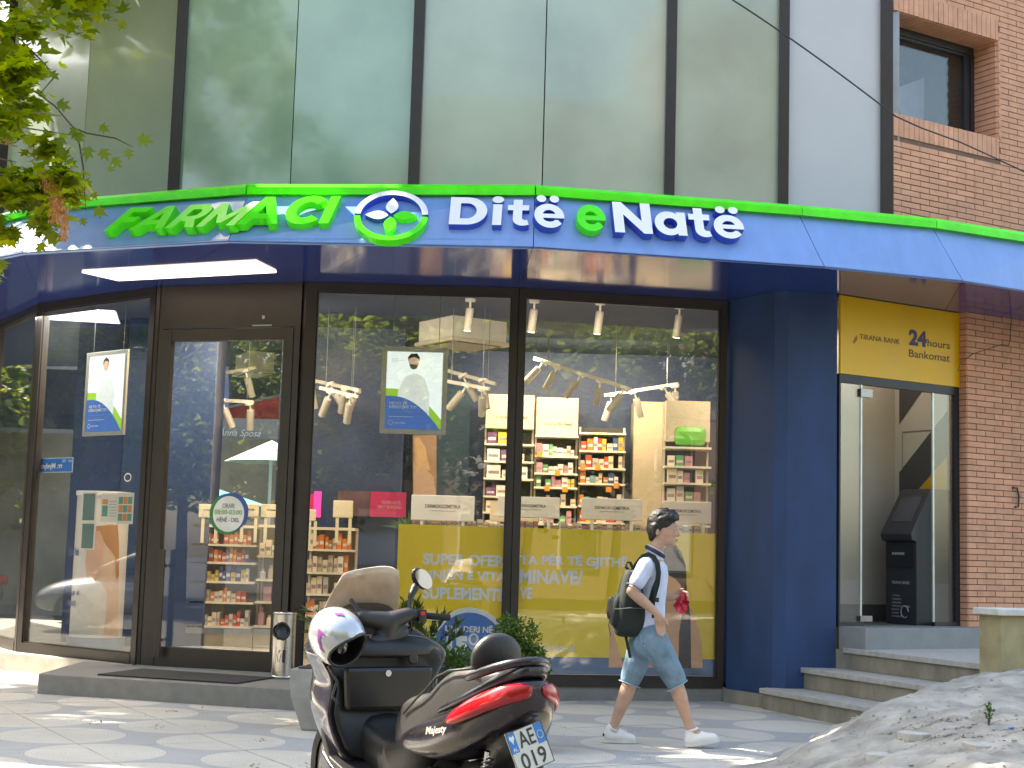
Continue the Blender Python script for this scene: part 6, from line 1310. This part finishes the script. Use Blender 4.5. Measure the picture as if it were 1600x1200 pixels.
# script on the flank
yv=.2515
for (t,x0,x1,z0,z1,b_) in (('Majesty',-.01,-.19,.605,.65,.0),):
    f=Fr(W(x0,.252,z0),W(x1,.247,z0+.03)-W(x0,.252,z0),(0,0,1)); L_=(W(x1,.2435,z0+.045)-W(x0,.249,z0)).length
    text('lettering',t,f,0,L_,0,.042,.004,mat('silver_script',(.5,.48,.46),.3,.5,0),sc_,.003,.02,shear=.3)
# ------------------------------------------------------------ helmet
hm=thing('helmet','silver white open helmet with purple marks hanging from the scooter handlebar','helmet',tuple(W(.85,.25,.86)))
HC=W(.86,.31,.98)
fwd_=Vector((.62,-.48,-.60)).normalized()   # where the face opening looks
upv=(Vector((-.45,-.05,.9))); upv=(upv-fwd_*upv.dot(fwd_)).normalized(); sd=fwd_.cross(upv)
RH=Matrix((fwd_,sd,upv)).transposed()
def hs(th,ph,k=1.0): # th from fwd axis
    v=Vector((math.cos(th),math.sin(th)*math.cos(ph),math.sin(th)*math.sin(ph))); return v
vs=[];fs=[];nt_,np_=22,36
for i in range(nt_+1):
    for j in range(np_):
        ph=2*math.pi*j/np_; op=R_(50+ (6*math.cos(2*ph)))
        th=op+(math.pi-op)*i/nt_; v=hs(th,ph); vs.append(HC+RH@Vector((v.x*.150,v.y*.126,v.z*.132)))
for i in range(nt_):
    for j in range(np_): fs.append((i*np_+j,i*np_+(j+1)%np_,(i+1)*np_+(j+1)%np_,(i+1)*np_+j))
q=MB(); q.add(vs,fs); HW=mat('helmet_silver',(.47,.49,.53),.18,.45,.05,3,coat=1); o=q.build('shell',HW,hm,smooth=True); md=o.modifiers.new('t','SOLIDIFY'); md.thickness=.006; md.offset=1
q=MB(); q.add([HC+(v-HC)*.955 for v in vs],fs); q.build('lining',mat('helmet_lining',(.012,.012,.014),.9,0,.3,20,.5,80),hm,smooth=True)
q=MB(); q.tube([vs[j]+(vs[j]-HC)*.0 for j in range(np_)]+[vs[0]],.0085,8); q.build('rubber_trim',BLK,hm,smooth=True)
def mark(pts,name='purple_mark'):
    bm=bmesh.new(); vv=[bm.verts.new((a,b,0)) for a,b in pts]; f=bm.faces.new(vv); bmesh.ops.triangulate(bm,faces=[f]); bmesh.ops.subdivide_edges(bm,edges=bm.edges[:],cuts=3,use_grid_fill=True)
    for v in bm.verts:
        d=ray(v.co.x,v.co.y); # hit the shell ellipsoid
        Ri=RH.inverted(); o_=Ri@(CP-HC); dd=Ri@d; A_=Vector((1/.159,1/.135,1/.141)); o2=Vector([o_[k]*A_[k] for k in range(3)]); d2=Vector([dd[k]*A_[k] for k in range(3)])
        a=d2.dot(d2); b=2*o2.dot(d2); c=o2.dot(o2)-1; D=max(0,b*b-4*a*c); t=(-b-math.sqrt(D))/(2*a); v.co=CP+d*t
    me=bpy.data.meshes.new(name); bm.to_mesh(me); bm.free(); link(name,me,mat('purple_decal',(.28,.07,.32),.25,0,.1),hm)
mark([(497,982),(500,984),(511,996),(502,992),(500,1000),(503,1013),(508,1022),(500,1014),(496,1000)]); mark([(521,957),(536,958),(540,963),(531,961),(527,962)])
q=MB(); s0=HC+RH@Vector((.06,.09,-.10)); q.tube([s0,s0+Vector((.05,-.03,-.07)),s0+Vector((.03,-.02,-.14)),s0+Vector((.06,-.05,-.17))],.007,6); q.build('chin_strap',BLK,hm,smooth=True)
q=Blob(); c_=HC+RH@Vector((.03,0,.0)); q.ball(c_+Vector((.0,0,-.02)),(.04,.05,.05)); q.bar(c_,c_+Vector((.05,-.05,.05)),.012,.02); q.build('visor_pivot',mat('glossy_black',(.02,.02,.02),.1,0,0,coat=1),hm,vox=.008,sm=2)
# ------------------------------------------------------------ street beyond and behind
def tree(loc,cr,h,parts,n,size,m,label,seed,name='plane_tree',lobes=False,trunk_r=.16,kindcat='tree'):
    rr=random.Random(seed); t=thing(name,label,kindcat,loc); base=Vector(loc)
    q=MB(); top=base+Vector((rr.uniform(-.3,.3),rr.uniform(-.3,.3),h*.55)); q.tube([base,base.lerp(top,.5)+Vector((.08,.05,0)),top],[trunk_r,trunk_r*.8,trunk_r*.6],12); q.build('trunk',mat('plane_bark',(.22,.19,.14),.85,0,.35,4,.5,30),t,smooth=True)
    q=MB()
    for c,r in parts:
        c=Vector(c); 
        for k in range(4):
            e=c+Vector((rr.uniform(-1,1)*r[0],rr.uniform(-1,1)*r[1],rr.uniform(-.6,.8)*r[2]))*.7; mid=top.lerp(e,.5)+Vector((0,0,.25)); q.tube([top,mid,e],[.07,.04,.012] if not lobes else [.03,.014,.004],6)
    q.build('limb',mat('plane_bark',(.22,.19,.14),.85,0,.35,4,.5,30),t,smooth=True)
    N=n; vs=np.zeros((0,3)); V_=[];F_=[]
    star=[(0,0),(.25,-.30),(.18,.02),(.62,-.30),(.48,.02),(1.0,.05),(.5,.17),(.62,.45),(.2,.2),(.22,.45),(0,.15)] 
    star=[(0,.0),(.12,-.16),(.30,-.50),(.36,-.20),(.68,-.42),(.62,-.14),(1.0,0),(.62,.14),(.68,.42),(.36,.20),(.30,.50),(.12,.16)]
    clumps=[]
    tot=sum(r[0]*r[1]*r[2] for c,r in parts)
    for c,r in parts:
        k_=max(6,int(150*r[0]*r[1]*r[2]/tot)) 
        for i in range(k_):
            v=Vector((rr.gauss(0,1),rr.gauss(0,1),rr.gauss(0,1))).normalized()*rr.uniform(.45,1.0)**.6; clumps.append((Vector((c[0]+v.x*r[0],c[1]+v.y*r[1],c[2]+v.z*r[2])),.32*min(r)*rr.uniform(.6,1.2)))
    for i in range(N):
        cc,cr_=clumps[rr.randrange(len(clumps))]; p=cc+Vector((rr.gauss(0,.5),rr.gauss(0,.5),rr.gauss(0,.42)))*cr_
        d=Vector((rr.uniform(-1,1),rr.uniform(-1,1),rr.uniform(-1,.25))).normalized(); s=d.cross(Vector((rr.uniform(-.5,.5),rr.uniform(-.5,.5),1))).normalized(); L=size*rr.uniform(.6,1.2); nn=d.cross(s); k=len(V_)
        if lobes:
            for a,b in star: V_.append(p+d*a*L+s*b*L+nn*(-.15*L*a*a+.1*abs(b)*L))
            F_+=[(k,k+1,k+11),(k+1,k+2,k+3),(k+1,k+3,k+9,k+11),(k+3,k+4,k+5),(k+3,k+5,k+7,k+9),(k+5,k+6,k+7),(k+7,k+8,k+9),(k+9,k+10,k+11)]
        else:
            V_+=[p,p+d*L*.5+s*L*.42+nn*.1*L,p+d*L,p+d*L*.5-s*L*.42+nn*.1*L]; F_.append((k,k+1,k+2,k+3))
    me=bpy.data.meshes.new('crown'); me.from_pydata(V_,[],F_); link('crown',me,m,t); return t,clumps
LFP=leafmat('plane_leaf',(.07,.13,.018),(.20,.27,.035),.5); LFN=leafmat('plane_leaf_sun_colour',(.08,.14,.006),(.28,.33,.012),.66); LFD=leafmat('plane_leaf_brightened',(.09,.16,.03),(.22,.30,.05),.5)  # hanging and mirrored leaves: colour raised to look sunlit
# the tree whose branches hang into the picture at the left
tA,_=tree((-7.6,10.6,0),3,8,[((-6.0,11.3,7.2),(1.2,1.3,1.1)),((-4.05,10.9,5.9),(.8,.9,1.1)),((-3.85,10.8,4.75),(.62,.7,.9)),((-4.0,10.8,3.98),(.85,.6,.42)),((-3.75,10.8,3.72),(.55,.5,.4)),((-3.45,10.6,6.1),(.30,.4,.4)),((-3.48,10.6,4.45),(.36,.4,.62)),((-4.9,11,5),(.8,.8,1.1))],9500,.135,LFN,'plane tree with sunlit leaves hanging over the left end of the sign',11,lobes=True)
# thin sprays in front of the glass, with single leaves
q=MB(); V_=[];
def spray(pts,leaves,nm='spray'):
    P3=[aty(x,y,10.7) for x,y in pts]; b=MB(); b.tube(P3,[.006]*(len(P3)-1)+[.002],5); b.build('twig',mat('twig',(.10,.07,.04),.8),tA)
    star=[(0,.0),(.12,-.16),(.30,-.50),(.36,-.20),(.68,-.42),(.62,-.14),(1.0,0),(.62,.14),(.68,.42),(.36,.20),(.30,.50),(.12,.16)]
    for x,y,s,an in leaves:
        c=aty(x,y,10.65); L=s/FPX*10.65; d=Vector((math.cos(R_(an)),rnd.uniform(-.2,.2),math.sin(R_(an)))); d.normalize(); sv_=d.cross(Vector((rnd.uniform(-.3,.3),-1,rnd.uniform(-.3,.3)))).normalized(); nn=d.cross(sv_)
        b=MB(); b.add([c+d*a*L+sv_*bb*L+nn*(.12*L*a*a-.08*abs(bb)*L) for a,bb in star],[(0,1,11),(1,2,3),(1,3,9,11),(3,4,5),(3,5,7,9),(5,6,7),(7,8,9),(9,10,11)]); b.build('leaf',LFP,tA)
spray([(50,140),(85,165),(115,200),(135,208),(180,216),(208,230)],[(88,160,26,-20),(112,200,24,-60),(126,205,24,-100),(155,196,20,-30),(214,216,28,-10),(200,232,20,-80),(140,228,28,-100),(158,232,24,-60),(176,246,22,-50),(168,262,14,-20),(100,215,24,-120),(92,230,24,-60)])
spray([(110,200),(124,225),(130,262),(134,330)],[(120,268,22,-80),(130,280,20,-40),(108,262,26,-110),(145,300,16,-60),(146,326,26,-25),(128,340,16,-70),(104,250,22,-30)])
spray([(30,60),(70,100),(85,120),(60,150)],[(78,112,20,-40),(85,30,30,0),(95,8,26,-30),(70,20,30,-70),(52,45,28,-90),(62,60,24,-50)])
# dried seed tassels
rr=random.Random(9); V_=[];F_=[]
for cx,cy,hx,hy,n in ((88,300,10,45,420),(100,345,7,28,200),(75,280,12,16,120),(32,120,4,14,40),(14,215,6,10,40)):
    for i in range(n):
        p=aty(cx+rr.gauss(0,.45)*hx,cy+rr.uniform(-1,1)*hy,10.6+rr.uniform(-.1,.1)); d=Vector((rr.uniform(-.5,.5),rr.uniform(-.5,.5),-1)).normalized(); s=d.cross(Vector((rr.uniform(-1,1),1,0))).normalized(); L=rr.uniform(.02,.05); k=len(V_); V_+=[p,p+d*L*.5+s*.006,p+d*L,p+d*L*.5-s*.006]; F_.append((k,k+1,k+2,k+3))
me=bpy.data.meshes.new('seeds'); me.from_pydata(V_,[],F_); link('dried_seeds',me,leafmat('dry_seed',(.30,.14,.06),(.50,.27,.13),.3),tA)
# unseen tree added to block the sun and dapple the shop front
tree((-9.3,12.2,0),3,11,[((-5.2,14.5,9.9),(3.4,2.7,2.3)),((-4.2,14.4,12),(2.6,1.6,1.2)),((-4.6,12.9,10.3),(2.6,1.4,1.6)),((-7.7,15.2,9.6),(1.4,1.1,1.2)),((-7.6,13.4,10),(1.8,1.5,2)),((-11.2,15.7,9.9),(2.1,2.1,1.8)),((-8.6,17.6,9.6),(1.6,1.2,1.6)),((-10.8,17.4,10),(2.3,1.5,1.8)),((-2.6,14.0,10.4),(1.6,1.6,1.8)),((-1.2,13.4,11.2),(2.2,1.8,1.6)),((-3.5,11.7,11.0),(2.6,1.6,1.6))],48000,.24,LFP,'unseen tall plane tree added above the picture to shade the shop front',12)
# trees and houses reflected in the glass
for k,(x,y,s_) in enumerate(((-9,-9,1.0),(-3.2,-12,1.1),(3.2,-9.5,1.0),(8.5,-8,1.1),(14,-12,1.2),(-15,-3,1.0))):
    tree((x,y,0),3,8*s_,[((x,y,6.4*s_),(3.3*s_,2.6*s_,2.1*s_)),((x+2.0,y+.8,4.9*s_),(1.9,1.6,1.5)),((x-2.0,y+.5,4.7*s_),(1.9,1.5,1.5)),((x,y,8.8*s_),(2.5,2,1.8))],9500,.30,LFD,['plane tree across the road, far left','plane tree across the road, left of centre','plane tree across the road, right of centre','plane tree across the road, on the right','large plane tree across the road, far right','plane tree beside the left pavement behind the viewer'][k],20+k)
tree((-19,30,0),3,9,[((-19,30,6),(4,3,3)),((-16.5,28,4),(2.4,2,2)),((-22,28,4.5),(3,2,2.4))],9000,.30,LFP,'bright green tree beyond the side street at the far left',31)
tree((-11.5,27.5,0),3,7,[((-11.5,27.5,5),(1.8,1.6,1.8))],2500,.26,LFP,'small street tree beside the bridal shop',32)
def block(x0,x1,y,dep,h,m,label,name,wins,facing=1):
    t=thing(name,label,'building',((x0+x1)/2,y,0)); q=MB(); q.box(x0,x1,min(y,y-dep*facing),max(y,y-dep*facing),-.03,h); q.build('wall',m,t)
    FRM=mat('far_frame',(.55,.54,.5),.5); PN=mat('far_pane',(.03,.04,.05),.08,0,.1,coat=.5); SH=mat('far_shutter',(.62,.61,.58),.6,0,.05)
    for (wx,wz,ww,wh,sh_) in wins:
        q=MB(); q.box(wx-ww/2-.08,wx+ww/2+.08,y,y+.06*facing,wz-.08,wz+wh+.08) if facing>0 else q.box(wx-ww/2-.08,wx+ww/2+.08,y-.06,y,wz-.08,wz+wh+.08); w_=q.build('window',FRM,t)
        q=MB(); yy=(y+.06*facing,y+.09*facing); q.box(wx-ww/2,wx+ww/2,min(yy),max(yy),wz,wz+wh); q.build('shutter' if sh_ else 'pane',SH if sh_ else PN,w_)
    return t
PKB=mat('pink_brick',(.30,.20,.155),.8,0,.12,3,.2,20); CRW=mat('cream_wall',(.30,.27,.22),.8,0,.1,2)
block(-26,-7,-19,8,15,CRW,'cream apartment block across the road behind the viewer, left one','apartment_block',[(-23+i*3.6,1+j*3,1.3,1.6,(i+j)%3==0) for i in range(5) for j in range(4)])
block(-6.5,9,-21,8,17,PKB,'pinkish brick apartment block across the road behind the viewer, middle one','apartment_block',[(-4.6+i*3.4,1+j*3,1.5,1.7,(i*2+j)%3==0) for i in range(4) for j in range(5)])
block(9.5,27,-18,8,21,PKB,'cream apartment block across the road behind the viewer, right one','apartment_block',[(12+i*3.6,1+j*3,1.3,1.6,(i+j)%2==0) for i in range(4) for j in range(4)])
block(-44,-30,2,46,15,mat('grey_wall',(.14,.14,.135),.8,0,.1,2),'long dark house added down the left street to darken the corner panes','apartment_block',[(-42+i*3.6,1+j*3,1.3,1.6,(i+j)%2==0) for i in range(4) for j in range(3)],-1)  # unseen house, lengthened and darkened to keep bright sky out of the reflections
for k,(x,y,lab) in enumerate(((-15,5.5,'street tree at the left kerb nearest the viewer'),(-20,0,'street tree at the left kerb behind the viewer'),(-25,-6,'street tree farthest behind the viewer on the left'),(16,-2,'street tree on the right behind the viewer'),(21,4,'street tree far right beside the viewer'))): tree((x,y,0),3,8,[((x,y,5.4),(2.9,2.9,2.4)),((x+1.8,y,3.6),(2,2,1.3)),((x-1.6,y-1,3.6),(2,2,1.4))],5000,.28,LFP,lab,70+k)
for k,(x,y,z) in enumerate(((-23,13,1),(-26,19,1.2),(-22,24,1),(-21,6,1.1))): tree((x,y,0),3,8,[((x,y,5.6*z),(2.9,2.9,2.2)),((x+1.5,y,3.8),(1.8,1.8,1.3)),((x-1,y-1,4),(1.8,1.8,1.3))],4000,.28,LFP,['street tree far left, second from the road','street tree far left, deepest in the side street','street tree far left beside the white car','street tree far left, nearest the road'][k],50+k)
for k,(x,y,lab) in enumerate(((.3,-14.5,'low spreading tree in the gap between the two middle trees across the road'),(-7,-15,'low spreading tree before the cream block across the road, left'),(6.5,-14,'low spreading tree before the pink block across the road, right'),(11.5,-13,'low spreading tree between the right hand trees across the road'))): tree((x,y,0),3,8,[((x,y,5.2),(3.4,2,2.6)),((x+1.5,y+1,3.6),(2.2,1.5,1.5))],5500,.30,LFD,lab,90+k)
# bridal shop seen through the pharmacy
YB2=29.0
bsp=thing('bridal_shop','bridal shop with red fascia and grey valances seen through the pharmacy','building',(-6,YB2,0))
def bq(x0,x1,z0,z1,m,name,y0=YB2,y1=YB2+.2,par=bsp): q=MB(); q.box(x0,x1,y0,y1,z0,z1); return q.build(name,m,par)
zr1=aty(370,595,YB2).z; zr0=aty(370,656,YB2).z; zv0=aty(370,688,YB2).z
bq(-20,-2,-.03,9,mat('weathered_wall',(.34,.31,.26),.85,0,.3,1.2,.4,8),'wall',YB2+.21,YB2+3)
bq(-13,-3.6,zr0,zr1,mat('red_fascia',(.42,.03,.045),.5,0,.1,1.5),'red_fascia'); bq(-13,-3.6,zr1+.01,zr1+.5,mat('grey_ledge',(.30,.31,.34),.6,0,.1,1),'ledge',YB2-.3,YB2+.2)
bq(-13,-3.6,zv0,zr0-.01,mat('grey_valance',(.26,.26,.29),.6,0,.08,1),'valance',YB2-.5,YB2-.44)
f=Fr((0,YB2-.51,0),(1,0,0),(0,0,1)); 
for xl,xr,yt,yb in ((341,407,667,686),(80,146,647,668)):
    a0,b1=f.px(xl,yt); a1,b0=f.px(xr,yb); text('lettering','Ánna Sposa',f,a0,a1,b0,b1,.0,PW,bsp,.01,.0,shear=.35)
def umb(c,r,h,col,label,drop=.3):
    t=thing('street_umbrella',label,'umbrella',c); q=MB(); q.lathe([(.03,0),(.03,h)],8,c); q.build('pole',WHITE,t); q=MB(); n=8; vs=[(c[0],c[1],c[2]+h+.1)]+[(c[0]+r*math.cos(2*math.pi*k/n),c[1]+r*math.sin(2*math.pi*k/n),c[2]+h-drop) for k in range(n)]; q.add(vs,[(0,1+k,1+(k+1)%n) for k in range(n)]); q.build('cloth',mat(col[0],col[1],.7,0,.05,2),t)
u1=aty(306,752,25.5); umb((u1.x,25.5,0),1.3,u1.z-.1,('teal_cloth',(.13,.42,.38)),'pale teal street umbrella seen through the glass door')
u2=aty(425,688,27); umb((u2.x,27,0),.85,u2.z-.1,('white_cloth',(.7,.68,.62)),'white street umbrella by the bridal shop')
# parked cars in the side street (seen in reflections and through the corner panes)
def car(c,rz,col,label):
    t=thing('parked_car',label,'car',c,rz,'cars parked in the side street'); m=mat(col[0],col[1],.25,.3,.03,coat=1)
    q=MB(); 
    def s_(x,w,zb,zt,tw): return [(x,-w,zb),(x,-w*1.02,zb+(zt-zb)*.5),(x,-w*tw,zt),(x,w*tw,zt),(x,w*1.02,zb+(zt-zb)*.5),(x,w,zb)]
    q.loft([s_(-2.1,.7,.35,.75,.9),s_(-1.95,.82,.25,.92,.9),s_(-1.2,.86,.2,1.0,.9),s_(.0,.87,.2,.98,.92),(s_(1.1,.86,.2,.93,.9)),s_(1.8,.82,.25,.78,.88),s_(2.05,.68,.3,.62,.85)]); b=q.build('body',m,t,local=True,smooth=True,subsurf=1)
    q=MB(); q.loft([s_(-1.75,.62,.9,.98,.9),s_(-1.2,.74,.9,1.35,.78),s_(-.6,.76,.92,1.46,.78),s_(.2,.76,.92,1.45,.78),s_(.75,.74,.9,1.2,.8),s_(1.25,.66,.88,.94,.95)]); q.build('cabin_glass',mat('car_glass',(.02,.025,.03),.05,0,0,coat=1),t,local=True,smooth=True,subsurf=1)
    q=MB(); q.loft([s_(-1.1,.6,1.38,1.42,.9),s_(-.6,.62,1.455,1.49,.9),s_(.15,.6,1.45,1.485,.9),s_(.4,.56,1.38,1.41,.9)]); q.build('roof',m,t,local=True,smooth=True,subsurf=1)
    for x in (-1.3,1.3):
        for y in (-.80,.80):
            T=Matrix.Translation((x,y,.31))@Matrix.Rotation(R_(90),4,'X'); q=MB(T); q.lathe([(.24,-.1),(.31,-.09),(.31,.09),(.24,.1)],24); wh=q.build('wheel',RUB,t,local=True,auto=40)
            q=MB(T); q.lathe([(.05,-.115),(.08,-.1),(.08,.1),(.05,.115)],12); [q.tube([(0,0,.105*z),(.2*math.cos(a),.2*math.sin(a),.1*z)],.025,5) for a in [R_(72*k) for k in range(5)] for z in (-1,1)]; q.build('rim',ALU,wh,local=True)
    q=MB(); [q.box(-2.08,-1.9,y-.14,y+.14,.68,.82,.02) for y in (-.62,.62)]; q.build('tail_lamp',RLENS,t,local=True); return t
car((-13.2,15.2,0),R_(100),('silver_white_paint',(.55,.57,.6)),'silver white car parked at the left kerb, mirrored in the left window'); car((-10.3,25.0,0),R_(150),('grey_paint',(.30,.33,.36)),'grey car in the side street behind the corner panes'); car((-16.5,21.5,0),R_(70),('pearl_paint',(.62,.62,.6)),'white car farther up the side street')
# overhead cable
q=MB(); pts=[aty(1145+ (1400-1145)*t,0+182*t**1.02+ -10*math.sin(math.pi*t)*.3,12.4+ t*.8) for t in [k/14 for k in range(15)]]; e=[aty(x,y,13.2+ (x-1400)/200*.7) for x,y in ((1400,182),(1440,200),(1500,222),(1540,240),(1600,268),(1700,318))]
st0=aty(-600,-1450,8); q.tube([st0]+pts+e[1:],.008,6); tag(q.build('overhead_cable',BLK),'thin black overhead cable crossing the grey panel and brick wall','cable')
# ------------------------------------------------------------ leaf litter and small rubbish
V_=[];F_=[]; rr=random.Random(4)
def litter(x,y,z,L):
    d=Vector((rr.uniform(-1,1),rr.uniform(-1,1),rr.uniform(-.1,.3))).normalized(); s=d.cross(Vector((rr.uniform(-.3,.3),rr.uniform(-.3,.3),1))).normalized(); p=Vector((x,y,z)); k=len(V_); V_.extend([p,p+d*L*.5+s*L*.25+Vector((0,0,L*.12)),p+d*L,p+d*L*.5-s*L*.25+Vector((0,0,L*.08))]); F_.append((k,k+1,k+2,k+3))
for px_,py_,n,sp in ((135,1068,10,.05),(95,1080,5,.04),(267,1112,8,.05),(150,1132,5,.03),(410,1158,6,.03),(245,1137,12,.06),(470,1092,8,.08),(620,1150,4,.03),(720,1152,5,.03),(500,1200,14,.08),(385,1198,8,.05),(1000,1142,6,.05),(850,1120,4,.04),(280,1108,3,.2),(700,1170,6,.3)):
    p=atz(px_,py_,0)
    for k in range(n): litter(p.x+rr.gauss(0,sp),p.y+rr.gauss(0,sp),.004,rr.uniform(.015,.04))
for k in range(60): litter(rr.uniform(-5,2),rr.uniform(9,14.3),.004,rr.uniform(.01,.025))
for k in range(3000):
    px_=rr.uniform(1180,1640); py_=rr.uniform(1085,1240); 
    dens=(1 if (px_-1510)**2/130**2+(py_-1148)**2/24**2<1 else .10)
    if rr.random()>dens: continue
    # march the ray to the slope
    d=ray(px_,py_); hit=None
    for s_ in range(60):
        t=(4.5+s_*.16)/d.y; pp_=CP+d*t
        if pp_.z<slope_h(pp_.x,pp_.y): hit=pp_; break
    if hit is not None and slope_h(hit.x,hit.y)>.0: litter(hit.x,hit.y,slope_h(hit.x,hit.y)+.003,rr.uniform(.008,.03)*(1.5 if rr.random()<.08 else 1))
me=bpy.data.meshes.new('litter'); me.from_pydata(V_,[],F_); tag(link('leaf_litter',me,leafmat('dry_leaf',(.16,.09,.04),(.34,.22,.12),.1)),'dry leaves and bits scattered over the pavement and rubble slope','leaf litter',kind='stuff')
# pebbles and broken concrete flakes on the slope
V_=[];q=MB()
for k in range(380):
    x=rr.uniform(1.6,5.5); y=rr.uniform(7.2,13); z=slope_h(x,y)
    if z<.02: continue
    r=rr.uniform(.005,.018); T=Matrix.Translation((x,y,z+r*.1))@Matrix.Rotation(rr.uniform(0,6),4,'Z')@Matrix.Diagonal((r*rr.uniform(.8,1.8),r,r*.5,1)); b=[(T@Vector(v)) for v in ((1,0,0),(.3,1,0),(-.9,.4,0),(-.6,-.8,0),(.6,-.7,0),(.1,.1,1))]; q.add(b,[(0,1,5),(1,2,5),(2,3,5),(3,4,5),(4,0,5)])
me=bpy.data.meshes.new('rubble'); me.from_pydata(q.v,[],q.f); tag(link('rubble',me,mat('rubble_stone',(.30,.28,.25),.9,0,.3,12)),'small stones and broken concrete on the foreground slope','rubble',kind='stuff')
# flat slab shards
for k,(px_,py_,w_,h_,lab) in enumerate(((1430,1148,52,11,'pale flat concrete shard in the middle of the rubble slope'),(1375,1180,45,9,'whitish flat shard low on the rubble slope'),(1530,1165,60,12,'grey flat concrete shard right on the rubble slope'))):
    hit=None; d=ray(px_,py_)
    for s_ in range(200):
        t=(5+s_*.05)/d.y; pp_=CP+d*t
        if pp_.z<slope_h(pp_.x,pp_.y): hit=pp_; break
    if hit is None: continue
    a=w_/FPX*hit.y/2; pts=[]
    for j in range(9): an_=2*math.pi*j/9; pts.append((hit.x+a*math.cos(an_)*rr.uniform(.75,1.1),hit.y+a*1.1*math.sin(an_)*rr.uniform(.7,1.1)))
    hz=slope_h(hit.x,hit.y)+.012; b=MB(); b.prism(pts,hz-.08,hz); tag(b.build('concrete_shard',mat('shard_pale',(.46,.45,.41),.85,0,.15,6,.4),bevel=.006),lab,'concrete shard')
# weed on the slope
for s_ in range(200):
    d=ray(1546,1135); t=(5+s_*.05)/d.y; pp_=CP+d*t
    if pp_.z<slope_h(pp_.x,pp_.y): break
shrub('weed','small green weed sprouting from the rubble slope below the wall',(pp_.x,pp_.y,pp_.z-.01),cl_ell((pp_.x,pp_.y,pp_.z+.09),(.025,.02,.05)),70,.028,.012,LF1,3,seed=8,upf=.8,cat='weed')
d=ray(1580,1140)
for s_ in range(200):
    t=(5+s_*.05)/d.y; pp_=CP+d*t
    if pp_.z<slope_h(pp_.x,pp_.y): break
q=MB(); q.lathe([(.014,0),(.016,.012),(.012,.014)],12,(pp_.x,pp_.y,pp_.z)); tag(q.build('bottle_cap',mat('blue_cap',(.05,.2,.6),.4)),'blue plastic bottle cap lying among the dry leaves on the slope','bottle cap')
